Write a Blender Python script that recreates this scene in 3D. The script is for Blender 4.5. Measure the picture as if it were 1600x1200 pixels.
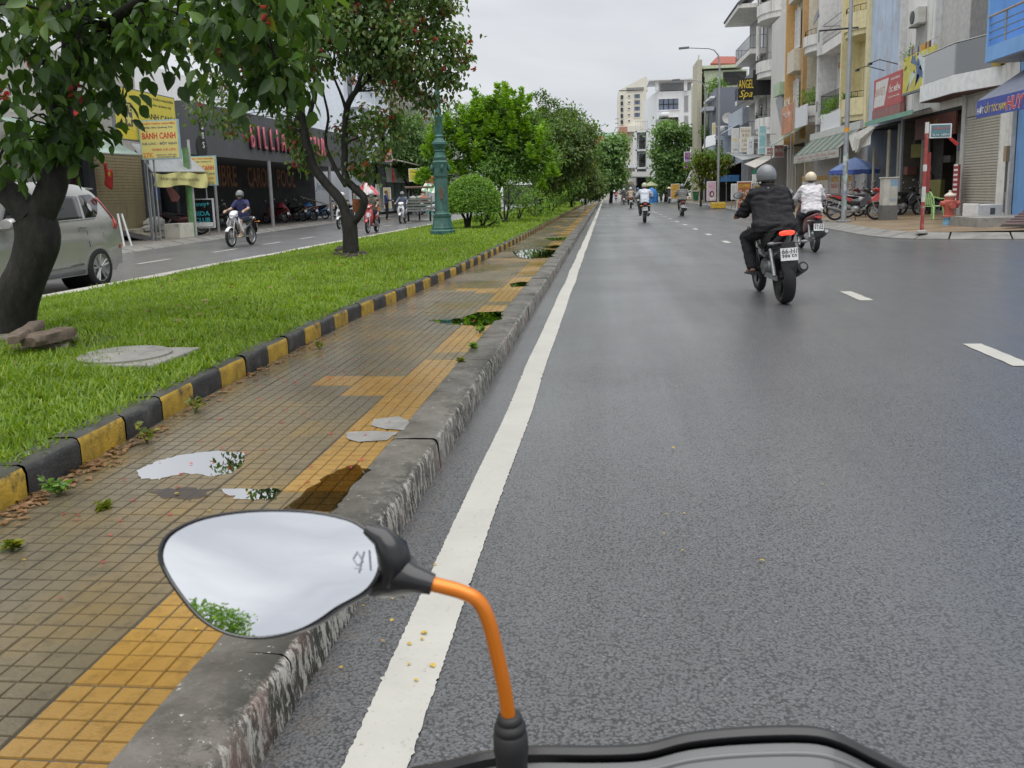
import bpy, bmesh, math, random
import numpy as np
from mathutils import Matrix, Vector, Euler, noise as mnoise
random.seed(7); rng=np.random.default_rng(7)
S=bpy.context.scene; C=S.collection
for o in list(bpy.data.objects): bpy.data.objects.remove(o)
R=math.radians
# ---------------- camera (fitted: road vanishing point, roll, focal length) ----------------
FPX=1340.; PX,PY=800.,520.; CH=1.32; VP=(947.,300.); SL=.027
def _n(v): v=np.array(v,float); return v/np.linalg.norm(v)
_F=_n(((VP[0]-PX)/FPX,(PY-VP[1])/FPX,-1)); _U=_n(np.cross(np.array((1,SL,0.)),_F))
if _U[1]<0: _U=-_U
RM=np.array([np.cross(_F,_U),_F,_U])
cd=bpy.data.cameras.new('camera'); cam=bpy.data.objects.new('camera',cd); C.objects.link(cam)
cam.matrix_world=Matrix.Translation((0,0,CH))@Matrix(RM.tolist()).to_4x4()
cd.sensor_width=36; cd.lens=36*FPX/1600; cd.shift_y=-(600-PY)/1600; cd.clip_start=.02; cd.clip_end=3000
cd.dof.use_dof=True; cd.dof.focus_distance=9.0; cd.dof.aperture_fstop=18
S.camera=cam
# ---------------- overcast sky, soft sun, exposure ----------------
w=bpy.data.worlds.new('World'); S.world=w; w.use_nodes=True; nt=w.node_tree; nt.nodes.clear()
def _nd(t,**k):
    n=nt.nodes.new(t)
    for a,b in k.items(): setattr(n,a,b)
    return n
SUN_EL,SUN_AZ=80.,170.
sky=_nd('ShaderNodeTexSky',sky_type='NISHITA',sun_disc=False); sky.sun_elevation=R(SUN_EL); sky.sun_rotation=R(SUN_AZ)
sc_=_nd('ShaderNodeVectorMath',operation='SCALE'); sc_.inputs['Scale'].default_value=.1; nt.links.new(sky.outputs[0],sc_.inputs[0])
tc=_nd('ShaderNodeTexCoord'); mp=_nd('ShaderNodeMapping'); mp.inputs['Scale'].default_value=(1,1,2.6); nt.links.new(tc.outputs['Generated'],mp.inputs[0])
nz=_nd('ShaderNodeTexNoise'); nz.inputs['Scale'].default_value=2.3; nz.inputs['Detail'].default_value=6; nz.inputs['Roughness'].default_value=.5; nz.inputs['Distortion'].default_value=.35; nt.links.new(mp.outputs[0],nz.inputs[0])
cr=_nd('ShaderNodeValToRGB'); cr.color_ramp.elements[0].position=.34; cr.color_ramp.elements[0].color=(.55,.57,.605,1); cr.color_ramp.elements[1].position=.66; cr.color_ramp.elements[1].color=(.80,.82,.845,1)
nt.links.new(nz.outputs[0],cr.inputs[0])
mx=_nd('ShaderNodeMix',data_type='RGBA'); mx.inputs[0].default_value=.93; nt.links.new(sc_.outputs[0],mx.inputs[6]); nt.links.new(cr.outputs[0],mx.inputs[7])
bg=_nd('ShaderNodeBackground'); nt.links.new(mx.outputs[2],bg.inputs[0]); bg.inputs[1].default_value=.515
nt.links.new(bg.outputs[0],_nd('ShaderNodeOutputWorld').inputs[0])
sl=bpy.data.lights.new('sun','SUN'); sl.energy=1.5; sl.angle=R(80); sl.color=(1,.98,.95)
so=bpy.data.objects.new('sun',sl); C.objects.link(so); so.rotation_euler=Euler((R(90-SUN_EL),0,R(180-SUN_AZ)),'XYZ')
vs=S.view_settings; vs.view_transform='Standard'; vs.look='None'; vs.gamma=1; vs.use_curve_mapping=False; vs.exposure=1.15
S.render.engine='CYCLES'
# ---------------- pixel helpers: a pixel gives a ray; ground / facade plane gives the distance ----------------
def ray(x,y): return RM@np.array(((x-PX)/FPX,(PY-y)/FPX,-1))
def G(x,y,z=0.): r=ray(x,y); t=(z-CH)/r[2]; return Vector((r[0]*t,r[1]*t,z))
def AX(x,y,X0): r=ray(x,y); t=X0/r[0]; return Vector((X0,t*r[1],CH+t*r[2]))
def AY(x,y,Y0): r=ray(x,y); t=Y0/r[1]; return Vector((t*r[0],Y0,CH+t*r[2]))
def U(a,b): return random.uniform(a,b)
WS=bpy.data.scenes.new('workshop')   # scratch scene for evaluating text and remeshed shapes, removed at the end
def ws_dg():
    with bpy.context.temp_override(scene=WS,view_layer=WS.view_layers[0]):
        d=bpy.context.evaluated_depsgraph_get(); d.update(); return d
# ---------------- objects ----------------
def tag(o,label=None,cat=None,group=None,kind=None):
    if label: o['label']=label
    if cat: o['category']=cat
    if group: o['group']=group
    if kind: o['kind']=kind
    return o
def empty(name,loc,label=None,cat=None,group=None,rz=0):
    o=bpy.data.objects.new(name,None); C.objects.link(o); o.location=loc; o.rotation_euler.z=rz; o.empty_display_size=.2
    return tag(o,label,cat,group)
def link(name,me,parent=None,world=False):
    o=bpy.data.objects.new(name,me); C.objects.link(o)
    if parent:
        o.parent=parent
        if world:
            q=parent; T=Matrix.Identity(4)
            T=Matrix.Translation(q.location)@q.rotation_euler.to_matrix().to_4x4() if q.parent is None else Matrix.Identity(4)
            if q.parent is not None:
                p=q.parent; T=Matrix.Translation(p.location)@p.rotation_euler.to_matrix().to_4x4()@q.matrix_parent_inverse@Matrix.Translation(q.location)@q.rotation_euler.to_matrix().to_4x4()
            o.matrix_parent_inverse=T.inverted()
    return o
def copy_tree(o,parent=None):
    c=o.copy(); C.objects.link(c); c.parent=parent
    for ch in o.children: copy_tree(ch,c)
    return c
def np_mesh(name,V,Fq):
    me=bpy.data.meshes.new(name); V=np.asarray(V,np.float32).reshape(-1,3); Fq=np.asarray(Fq,np.int32)
    k=Fq.shape[1]; nF=len(Fq)
    me.vertices.add(len(V)); me.vertices.foreach_set('co',V.ravel())
    me.loops.add(nF*k); me.loops.foreach_set('vertex_index',Fq.ravel())
    me.polygons.add(nF); me.polygons.foreach_set('loop_start',np.arange(nF,dtype=np.int32)*k)
    me.update(calc_edges=True); return me
class MB:
    def __init__(s): s.v=[]; s.f=[]; s.m=[]; s.mats=[]; s.cur=0
    def use(s,mt):
        if mt not in s.mats: s.mats.append(mt)
        s.cur=s.mats.index(mt); return s
    def add(s,v,f,M=None):
        b=len(s.v)
        s.v+=[tuple(M@Vector(p)) for p in v] if M is not None else [tuple(p) for p in v]
        s.f+=[tuple(i+b for i in q) for q in f]; s.m+=[s.cur]*len(f); return s
    def box(s,x0,x1,y0,y1,z0,z1,M=None):
        return s.add([(x0,y0,z0),(x1,y0,z0),(x1,y1,z0),(x0,y1,z0),(x0,y0,z1),(x1,y0,z1),(x1,y1,z1),(x0,y1,z1)],
          [(0,3,2,1),(4,5,6,7),(0,1,5,4),(1,2,6,5),(2,3,7,6),(3,0,4,7)],M)
    def cbox(s,c,sz,rot=(0,0,0)):
        M=Matrix.Translation(c)@Euler(rot).to_matrix().to_4x4(); a,b,d=sz[0]/2,sz[1]/2,sz[2]/2
        return s.box(-a,a,-b,b,-d,d,M)
    def tube(s,pts,rad,n=8,cap=True,flat=None):
        pts=[Vector(p) for p in pts]; k=len(pts)
        if not hasattr(rad,'__len__'): rad=[rad]*k
        v=[]; f=[]; up=None
        for i,p in enumerate(pts):
            t=(pts[min(i+1,k-1)]-pts[max(i-1,0)]).normalized()
            if up is None: up=t.orthogonal().normalized()
            up=(up-t*up.dot(t)).normalized(); sd=t.cross(up)
            for j in range(n):
                a=2*math.pi*j/n; v.append(p+(up*math.cos(a)+sd*math.sin(a))*rad[i])
        for i in range(k-1):
            for j in range(n): f.append((i*n+j,i*n+(j+1)%n,(i+1)*n+(j+1)%n,(i+1)*n+j))
        if cap: f.append(tuple(range(n))[::-1]); f.append(tuple((k-1)*n+j for j in range(n)))
        return s.add(v,f)
    def lathe(s,prof,n=16,M=None,ang=None):
        k=len(prof); v=[]; f=[]
        for r,z in prof:
            for j in range(n): a=2*math.pi*j/n; v.append((r*math.cos(a),r*math.sin(a),z))
        for i in range(k-1):
            for j in range(n): f.append((i*n+j,i*n+(j+1)%n,(i+1)*n+(j+1)%n,(i+1)*n+j))
        f.append(tuple(range(n))[::-1]); f.append(tuple((k-1)*n+j for j in range(n)))
        return s.add(v,f,M)
    def ell(s,c,r,rot=(0,0,0),n=12,m=8,zmin=-1.,noise=0.):
        M=Matrix.Translation(c)@Euler(rot).to_matrix().to_4x4(); v=[]; f=[]
        t0=math.asin(max(-1,zmin))
        for i in range(m+1):
            t=t0+(math.pi/2-t0)*i/m; cr_,sz=math.cos(t),math.sin(t)
            for j in range(n):
                a=2*math.pi*j/n; q=Vector((cr_*math.cos(a),cr_*math.sin(a),sz))
                if noise: q*=1+noise*mnoise.noise(q*2.3+Vector(c))
                v.append((q.x*r[0],q.y*r[1],q.z*r[2]))
        for i in range(m):
            for j in range(n): f.append((i*n+j,i*n+(j+1)%n,(i+1)*n+(j+1)%n,(i+1)*n+j))
        f.append(tuple(range(n))[::-1])
        return s.add(v,f,M)
    def loft(s,secs,n=14,cap=True):
        # secs: (centre, half width x, half height along up, up vector, exponent)
        v=[]; f=[]; k=len(secs)
        for c,hw,hh,up,e in secs:
            c=Vector(c); up=Vector(up).normalized()
            for j in range(n):
                a=2*math.pi*j/n; ca,sa=math.cos(a),math.sin(a)
                x=math.copysign(abs(ca)**(2/e),ca)*hw; z=math.copysign(abs(sa)**(2/e),sa)*hh
                v.append(c+Vector((x,0,0))+up*z)
        for i in range(k-1):
            for j in range(n): f.append((i*n+j,i*n+(j+1)%n,(i+1)*n+(j+1)%n,(i+1)*n+j))
        if cap: f.append(tuple(range(n))[::-1]); f.append(tuple((k-1)*n+j for j in range(n)))
        return s.add(v,f)
    def prism(s,poly,d0,d1,ax):
        # poly in the plane normal to axis ax (x:(y,z) y:(x,z) z:(x,y)), extruded d0..d1
        n=len(poly); mk={'x':lambda p,d:(d,p[0],p[1]),'y':lambda p,d:(p[0],d,p[1]),'z':lambda p,d:(p[0],p[1],d)}[ax]
        v=[mk(p,d0) for p in poly]+[mk(p,d1) for p in poly]
        f=[tuple(range(n)),tuple(range(2*n-1,n-1,-1))]+[(i,i+n,(i+1)%n+n,(i+1)%n) for i in range(n)]
        return s.add(v,f)
    def quad(s,a,b,c,d): return s.add([a,b,c,d],[(0,1,2,3)])
    def slab(s,pts,th):   # planar polygon with thickness along its normal
        p=[Vector(q) for q in pts]; nrm=(p[1]-p[0]).cross(p[2]-p[0]).normalized()*th; n=len(p)
        return s.add(p+[q-nrm for q in p],[tuple(range(n)),tuple(range(2*n-1,n-1,-1))]+[(i,i+n,(i+1)%n+n,(i+1)%n) for i in range(n)])
    def grid(s,fn,nu,nv):
        v=[fn(i/(nu-1),j/(nv-1)) for i in range(nu) for j in range(nv)]
        f=[(i*nv+j,(i+1)*nv+j,(i+1)*nv+j+1,i*nv+j+1) for i in range(nu-1) for j in range(nv-1)]
        return s.add(v,f)
    def mesh(s,name,mat=None,smooth=False,fixn=True):
        me=bpy.data.meshes.new(name); me.from_pydata(s.v,[],s.f)
        if s.mats:
            for mt in s.mats: me.materials.append(mt)
            me.polygons.foreach_set('material_index',s.m)
        elif mat: me.materials.append(mat)
        if fixn:
            bm=bmesh.new(); bm.from_mesh(me); bmesh.ops.recalc_face_normals(bm,faces=bm.faces); bm.to_mesh(me); bm.free()
        if smooth:
            me.polygons.foreach_set('use_smooth',[True]*len(me.polygons))
            try: me.set_sharp_from_angle(angle=R(42 if smooth is True else smooth))
            except Exception: pass
        me.update(); return me
    def build(s,name,mat=None,parent=None,smooth=False,bevel=0,world=False,fixn=True):
        o=link(name,s.mesh(name,mat,smooth,fixn),parent,world)
        if bevel:
            b=o.modifiers.new('bevel','BEVEL'); b.width=bevel; b.segments=2; b.limit_method='ANGLE'; b.angle_limit=R(40)
        return o
def struct(name,mb,mat=None,label=None,**k):
    o=mb.build(name,mat,**k); o['kind']='structure'
    if label: o['label']=label
    return o
# flat or raised lettering fitted in a box: origin = lower left corner, right / up = unit vectors
def text(s,parent,mat,org,right,up,width,height,ext=.004,name='lettering',world=True,shear=0,bold=.0):
    cu=bpy.data.curves.new('t','FONT'); cu.body=s; cu.extrude=.01; cu.shear=shear; cu.offset=bold; cu.resolution_u=2
    t=bpy.data.objects.new('t',cu); WS.collection.objects.link(t); dg=ws_dg()
    me=bpy.data.meshes.new_from_object(t.evaluated_get(dg)); bpy.data.objects.remove(t); bpy.data.curves.remove(cu)
    n=len(me.vertices)
    if n==0: return None
    V=np.zeros(n*3,np.float32); me.vertices.foreach_get('co',V); V=V.reshape(-1,3)
    mn,mxv=V.min(0),V.max(0); sz=np.maximum(mxv-mn,1e-6)
    a=(V[:,0]-mn[0])/sz[0]*width; b=(V[:,1]-mn[1])/sz[1]*height; c=(V[:,2]-mn[2])/sz[2]*ext
    r=np.array(Vector(right).normalized()); u=np.array(Vector(up).normalized()); nn=np.cross(r,u)
    W=np.array(org)+a[:,None]*r+b[:,None]*u+c[:,None]*nn
    me.vertices.foreach_set('co',W.astype(np.float32).ravel()); me.materials.clear(); me.materials.append(mat); me.update()
    return link(name,me,parent,world)
# ---------------- procedural materials ----------------
MC={}
def mat(name,col,rough=.6,metal=0.,var=.12,vs=5.,bump=0.,bs=60.,streak=0.,scol=(.06,.055,.045),spec=.5,coat=0.,emit=0.,spots=0.,spcol=(.05,.05,.045),sps=3.,rvar=.15,island=0.):
    if name in MC: return MC[name]
    m=bpy.data.materials.new(name); m.use_nodes=True; t=m.node_tree; L=t.links; b=t.nodes['Principled BSDF']; MC[name]=m
    def N(k,**a):
        n=t.nodes.new(k)
        for q,v in a.items(): setattr(n,q,v)
        return n
    geo=N('ShaderNodeNewGeometry'); pos=geo.outputs['Position']
    def noise(scale,detail=4,vec=None,rg=.55):
        n=N('ShaderNodeTexNoise'); n.inputs['Scale'].default_value=scale; n.inputs['Detail'].default_value=detail; n.inputs['Roughness'].default_value=rg
        L.new(vec if vec else pos,n.inputs['Vector']); return n.outputs[0]
    def ramp(x,a,c):
        r=N('ShaderNodeMapRange'); r.inputs[1].default_value=a; r.inputs[2].default_value=c; L.new(x,r.inputs[0]); return r.outputs[0]
    def mixc(fac,a,c):
        q=N('ShaderNodeMix',data_type='RGBA')
        for sock,val in ((q.inputs[0],fac),(q.inputs[6],a),(q.inputs[7],c)):
            if hasattr(val,'node'): L.new(val,sock)
            elif isinstance(val,(int,float)): sock.default_value=val
            else: sock.default_value=(*val,1)
        return q.outputs[2]
    lo=tuple(c*(1-var) for c in col); hi=tuple(min(1,c*(1+var)) for c in col)
    n1=noise(vs); c=mixc(ramp(n1,.3,.7),lo,hi)
    if island:
        r=N('ShaderNodeMapRange'); r.inputs[3].default_value=1-island; r.inputs[4].default_value=1+island; L.new(geo.outputs['Random Per Island'],r.inputs[0])
        q=N('ShaderNodeVectorMath',operation='SCALE'); L.new(c,q.inputs[0]); L.new(r.outputs[0],q.inputs['Scale']); c=q.outputs[0]
    if streak:
        mp=N('ShaderNodeMapping'); mp.inputs['Scale'].default_value=(3.2,3.2,.28); L.new(pos,mp.inputs[0])
        s1=noise(1.3,6,mp.outputs[0],.7); q=N('ShaderNodeMath',operation='MULTIPLY'); q.inputs[1].default_value=streak; L.new(ramp(s1,.5,.78),q.inputs[0]); c=mixc(q.outputs[0],c,scol)
    if spots:
        s2=noise(sps,7,None,.72); q=N('ShaderNodeMath',operation='MULTIPLY'); q.inputs[1].default_value=spots; L.new(ramp(s2,.54,.66),q.inputs[0]); c=mixc(q.outputs[0],c,spcol)
    L.new(c,b.inputs['Base Color']); b.inputs['Metallic'].default_value=metal
    rr=N('ShaderNodeMapRange'); rr.inputs[1].default_value=.3; rr.inputs[2].default_value=.7; rr.inputs[3].default_value=max(.02,rough-rvar*rough); rr.inputs[4].default_value=min(1,rough+rvar*rough); L.new(noise(vs*2.3),rr.inputs[0]); L.new(rr.outputs[0],b.inputs['Roughness'])
    b.inputs['Specular IOR Level'].default_value=spec; b.inputs['Coat Weight'].default_value=coat; b.inputs['Coat Roughness'].default_value=.06
    if emit:
        L.new(c,b.inputs['Emission Color']); b.inputs['Emission Strength'].default_value=emit
    if bump:
        bp=N('ShaderNodeBump'); bp.inputs['Strength'].default_value=bump; bp.inputs['Distance'].default_value=.01; L.new(noise(bs,5),bp.inputs['Height']); L.new(bp.outputs[0],b.inputs['Normal'])
    return m
def raw(name):
    m=bpy.data.materials.new(name); m.use_nodes=True; t=m.node_tree; b=t.nodes['Principled BSDF']
    def N(k,**a):
        n=t.nodes.new(k)
        for q,v in a.items():
            if isinstance(q,str) and hasattr(n,q): setattr(n,q,v)
        return n
    MC[name]=m; return m,t,b,N,t.links
def cramp(N,L,x,els):
    r=N('ShaderNodeValToRGB'); e=r.color_ramp.elements
    while len(e)<len(els): e.new(.5)
    for q,(p,c) in zip(e,els): q.position=p; q.color=(*c,1) if len(c)==3 else c
    L.new(x,r.inputs[0]); return r.outputs[0]
def nse(N,L,vec,scale,detail=5,rg=.55,sc=None):
    if sc: mp=N('ShaderNodeMapping'); mp.inputs['Scale'].default_value=sc; L.new(vec,mp.inputs[0]); vec=mp.outputs[0]
    n=N('ShaderNodeTexNoise'); n.inputs['Scale'].default_value=scale; n.inputs['Detail'].default_value=detail; n.inputs['Roughness'].default_value=rg; L.new(vec,n.inputs['Vector']); return n.outputs[0]
def math_(N,L,op,a,b_=None):
    n=N('ShaderNodeMath'); n.operation=op
    for i,v in enumerate((a,b_)):
        if v is None: continue
        if hasattr(v,'node'): L.new(v,n.inputs[i])
        else: n.inputs[i].default_value=v
    return n.outputs[0]
def mixrgb(N,L,fac,a,c,bt='MIX'):
    q=N('ShaderNodeMix'); q.data_type='RGBA'; q.blend_type=bt
    for sock,val in ((q.inputs[0],fac),(q.inputs[6],a),(q.inputs[7],c)):
        if hasattr(val,'node'): L.new(val,sock)
        elif isinstance(val,(int,float)): sock.default_value=val
        else: sock.default_value=(*val,1)
    return q.outputs[2]
def asphalt(name,dry=(.118,.120,.126),wet=.0):
    m,t,b,N,L=raw(name); P=N('ShaderNodeNewGeometry').outputs['Position']
    vo=N('ShaderNodeTexVoronoi'); vo.inputs['Scale'].default_value=110; L.new(P,vo.inputs['Vector'])
    agg=cramp(N,L,vo.outputs['Color'],[(0.,tuple(c*.72 for c in dry)),(.5,tuple(c*.95 for c in dry)),(.92,tuple(c*1.2 for c in dry)),(1.,tuple(c*2.2 for c in dry))])
    dn=nse(N,L,P,85,5,.75); dk=cramp(N,L,math_(N,L,'ADD',math_(N,L,'MULTIPLY',vo.outputs['Distance'],.6),math_(N,L,'MULTIPLY',dn,.9)),[(.77,(0,0,0)),(.88,(.9,)*3)]); agg=mixrgb(N,L,dk,agg,tuple(c*.16 for c in dry))
    big=nse(N,L,P,.55,6,.6); trk=nse(N,L,P,.9,3,.5,(1.5,.045,1))
    f=math_(N,L,'MULTIPLY',cramp(N,L,big,[(.35,(0,0,0)),(.7,(1,1,1))]),.35)
    c=mixrgb(N,L,f,agg,tuple(c*.62 for c in dry))
    c=mixrgb(N,L,math_(N,L,'MULTIPLY',cramp(N,L,trk,[(.45,(0,0,0)),(.7,(1,1,1))]),.3),c,tuple(c*.6 for c in dry))
    sp=N('ShaderNodeSeparateXYZ'); L.new(P,sp.inputs[0])
    # dirt gathered in the gutter next to the median kerb (grit, a shape of its own)
    gx=N('ShaderNodeMapRange'); gx.inputs[1].default_value=-.66; gx.inputs[2].default_value=-.8; L.new(sp.outputs['X'],gx.inputs[0])
    gut=math_(N,L,'MULTIPLY',gx.outputs[0],cramp(N,L,nse(N,L,P,9,6,.7),[(.45,(0,0,0)),(.62,(1,1,1))]))
    c=mixrgb(N,L,math_(N,L,'MULTIPLY',gut,.45),c,(.13,.11,.085))
    L.new(c,b.inputs['Base Color'])
    rg=cramp(N,L,math_(N,L,'ADD',math_(N,L,'MULTIPLY',big,.55),math_(N,L,'MULTIPLY',trk,.45)),[(.36,(.27,)*3),(.5,(.40,)*3),(.66,(.55,)*3)])
    L.new(rg,b.inputs['Roughness']); b.inputs['Specular IOR Level'].default_value=.5
    # water film: streaks along the road
    L.new(cramp(N,L,math_(N,L,'ADD',math_(N,L,'MULTIPLY',nse(N,L,P,.35,5,.6),.5),math_(N,L,'MULTIPLY',nse(N,L,P,1.3,4,.55,(1.2,.06,1)),.5)),[(.36,(.2,)*3),(.48,(.6,)*3),(.6,(1,)*3)]),b.inputs['Coat Weight']); b.inputs['Coat Roughness'].default_value=.28; b.inputs['Coat IOR'].default_value=1.33
    h=math_(N,L,'ADD',math_(N,L,'MULTIPLY',vo.outputs['Distance'],1.),math_(N,L,'MULTIPLY',nse(N,L,P,60,5,.7),1.5))
    bp=N('ShaderNodeBump'); bp.inputs['Strength'].default_value=.8; bp.inputs['Distance'].default_value=.007; L.new(h,bp.inputs['Height']); L.new(bp.outputs[0],b.inputs['Normal'])
    return m
M_ASPH=asphalt('asphalt_wet'); M_ASPL=asphalt('asphalt_left',(.17,.174,.182))
def leafmat(name,cols,tr=.35,rough=.4,hue=1.):
    m,t,b,N,L=raw(name); g=N('ShaderNodeNewGeometry'); out=t.nodes['Material Output']
    n=len(cols); c=cramp(N,L,g.outputs['Random Per Island'],[(i/(n-1) if n>1 else 0,q) for i,q in enumerate(cols)])
    big=nse(N,L,g.outputs['Position'],1.1,3); c=mixrgb(N,L,cramp(N,L,big,[(.35,(0,0,0)),(.65,(.35,)*3)]),c,tuple(x*.55 for x in cols[0]))
    L.new(c,b.inputs['Base Color']); b.inputs['Roughness'].default_value=rough; b.inputs['Specular IOR Level'].default_value=.45
    tl=N('ShaderNodeBsdfTranslucent'); q=N('ShaderNodeVectorMath'); q.operation='MULTIPLY'; q.inputs[1].default_value=(1.5,1.5,.5); L.new(c,q.inputs[0]); L.new(q.outputs[0],tl.inputs[0])
    mx=N('ShaderNodeMixShader'); mx.inputs[0].default_value=tr; L.new(b.outputs[0],mx.inputs[1]); L.new(tl.outputs[0],mx.inputs[2]); L.new(mx.outputs[0],out.inputs[0])
    return m
LF_DARK=leafmat('leaf_dark',[(0.034,0.074,0.019),(0.054,0.115,0.027),(0.081,0.162,0.035),(0.128,0.223,0.041)])
LF_MID=leafmat('leaf_mid',[(0.064,0.120,0.040),(0.096,0.176,0.048),(0.144,0.240,0.056),(0.192,0.192,0.064)])
LF_BRIGHT=leafmat('leaf_bright',[(0.155,0.310,0.028),(0.233,0.420,0.034),(0.310,0.513,0.047)],.4)
LF_BUSH=leafmat('leaf_bush',[(0.085,0.181,0.038),(0.133,0.267,0.046),(0.209,0.362,0.057)])
LF_TOPI=leafmat('leaf_topiary',[(0.112,0.240,0.029),(0.176,0.336,0.038),(0.240,0.416,0.048)],.3)
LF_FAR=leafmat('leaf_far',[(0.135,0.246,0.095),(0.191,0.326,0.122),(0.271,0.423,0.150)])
LF_YEL=leafmat('leaf_yellowish',[(0.096,0.132,0.018),(0.180,0.216,0.024),(0.264,0.264,0.036)])
LF_RED=leafmat('flower_red',[(.50,.04,.05),(.60,.09,.08),(.45,.04,.09)],.35)
GRASS=leafmat('grass_blade',[(0.108,0.204,0.014),(0.168,0.288,0.019),(0.240,0.372,0.026),(0.324,0.396,0.060)],.4,.45)
def bark(name,a,c):
    m,t,b,N,L=raw(name); P=N('ShaderNodeNewGeometry').outputs['Position']
    n=nse(N,L,P,14,8,.65,(1,1,.4)); L.new(cramp(N,L,n,[(.3,a),(.5,c),(.72,tuple(x*2.1 for x in c))]),b.inputs['Base Color']); b.inputs['Roughness'].default_value=.75
    bp=N('ShaderNodeBump'); bp.inputs['Strength'].default_value=.9; bp.inputs['Distance'].default_value=.02; L.new(n,bp.inputs['Height']); L.new(bp.outputs[0],b.inputs['Normal']); return m
BARK=bark('bark_dark',(.007,.006,.005),(.018,.016,.013)); BARK2=bark('bark_brown',(.03,.025,.02),(.075,.06,.045))
# plain library
CONC=mat('concrete',(.27,.26,.24),.75,var=.2,vs=4,bump=.4,spots=.45,sps=6)
BLACK=mat('black_plastic',(.012,.012,.013),.42,var=.2,vs=20); BLACKG=mat('black_gloss',(.01,.01,.011),.15,coat=.6); RUBBER=mat('tyre_rubber',(.016,.016,.017),.8,bump=.3,bs=90)
CHROME=mat('bare_metal',(.55,.55,.56),.28,1.,var=.1); STEEL=mat('dull_steel',(.32,.33,.34),.45,.7,var=.15); GREYP=mat('grey_plastic',(.16,.165,.17),.5); WHITEP=mat('white_paint',(.72,.73,.74),.35,coat=.3)
LITW=mat('white_lettering',(.8,.8,.78),.5); LITR=mat('red_lettering',(.55,.03,.03),.5); LITB=mat('navy_lettering',(.03,.05,.16),.5); LITK=mat('black_lettering',(.03,.03,.03),.5); LITY=mat('yellow_lettering',(.8,.6,.06),.5)
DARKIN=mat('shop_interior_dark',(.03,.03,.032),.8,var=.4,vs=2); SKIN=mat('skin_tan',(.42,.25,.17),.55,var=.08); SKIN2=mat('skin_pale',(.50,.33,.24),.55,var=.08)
def glass(name,col=(.03,.035,.04),rough=.06):
    return mat(name,col,rough,spec=.8,coat=.5,var=.3,vs=1.5,rvar=.4)
GLASS=glass('window_glass'); GLASSB=glass('window_glass_blue',(.10,.13,.2))
def thin_glass(name,tint,ior=1.45,rough=.02,base=.02):
    m,t,b,N,L=raw(name); t.nodes.remove(b); tr=N('ShaderNodeBsdfTransparent'); tr.inputs[0].default_value=(*tint,1); gl=N('ShaderNodeBsdfGlossy'); gl.inputs['Roughness'].default_value=rough
    fr=N('ShaderNodeFresnel'); fr.inputs[0].default_value=ior; mx=N('ShaderNodeMixShader'); L.new(math_(N,L,'ADD',fr.outputs[0],base),mx.inputs[0]); L.new(tr.outputs[0],mx.inputs[1]); L.new(gl.outputs[0],mx.inputs[2]); L.new(mx.outputs[0],t.nodes['Material Output'].inputs[0]); return m
CLEAR=thin_glass('balcony_glass',(.84,.94,.90),base=.28); PUDDLE=thin_glass('puddle_water',(.52,.46,.36),1.33,.012,.0)
def mk(col,rough=.55,**k):
    return mat('c_%02x%02x%02x_%d_%s'%(*(int(max(0,min(1,c))*255) for c in col),int(rough*100),'_'.join('%s%s'%(a,str(b)[:4]) for a,b in k.items())),col,rough,**k)
# ---------------- the setting ----------------
def lerp_tab(tab,x):
    for (a,p),(b,q) in zip(tab,tab[1:]):
        if x<=b: return p+(q-p)*max(0,min(1,(x-a)/(b-a)))
    return tab[-1][1]
KX=[(-4,-2.33),(2.9,-2.36),(5,-2.46),(8,-2.48),(10,-2.36),(13,-2.24),(20,-2.18),(200,-2.1)]
def kx(y): return lerp_tab(KX,y)
LK=[(-20,-13.1),(18,-13.2),(24,-13.4),(30,-14.05),(40,-14.8),(50,-15.5),(70,-16),(220,-16)]
def lk(y): return lerp_tab(LK,y)
def lawn_z(x,y):
    a=(x-(kx(y)-.14)); t=min(1,max(0,-a/4.6)); return .262+.07*math.sin(math.pi*min(1,t*1.15))-.10*t*t+.012*mnoise.noise(Vector((x*1.3,y*1.3,0)))
PT=.15      # top of the median pavement
LAWN_END=96.
struct('ground',MB().quad((-700,-300,-.06),(700,-300,-.06),(700,1500,-.06),(-700,1500,-.06)),mat('ground_grey',(.16,.155,.14),.9,vs=.3,var=.25))
struct('road',MB().quad((-.95,-30,0),(60,-30,0),(60,260,0),(-.95,260,0)),M_ASPH,'wet grey asphalt carriageway')
mb=MB()
ys=list(range(-20,221,4))
for a,b in zip(ys,ys[1:]): mb.quad((lk(a)-.3,a,0),(-7.2,a,0),(-7.2,b,0),(lk(b)-.3,b,0))
struct('side_road',mb,M_ASPL,'asphalt carriageway beyond the median')
mb=MB().quad((-60,LAWN_END+6,.0),(-.95,LAWN_END+6,.0),(-.95,260,.0),(-60,260,.0)); 
for i,p in enumerate(mb.v): mb.v[i]=(p[0],p[1],.004)
struct('junction_road',mb,M_ASPL)
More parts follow.
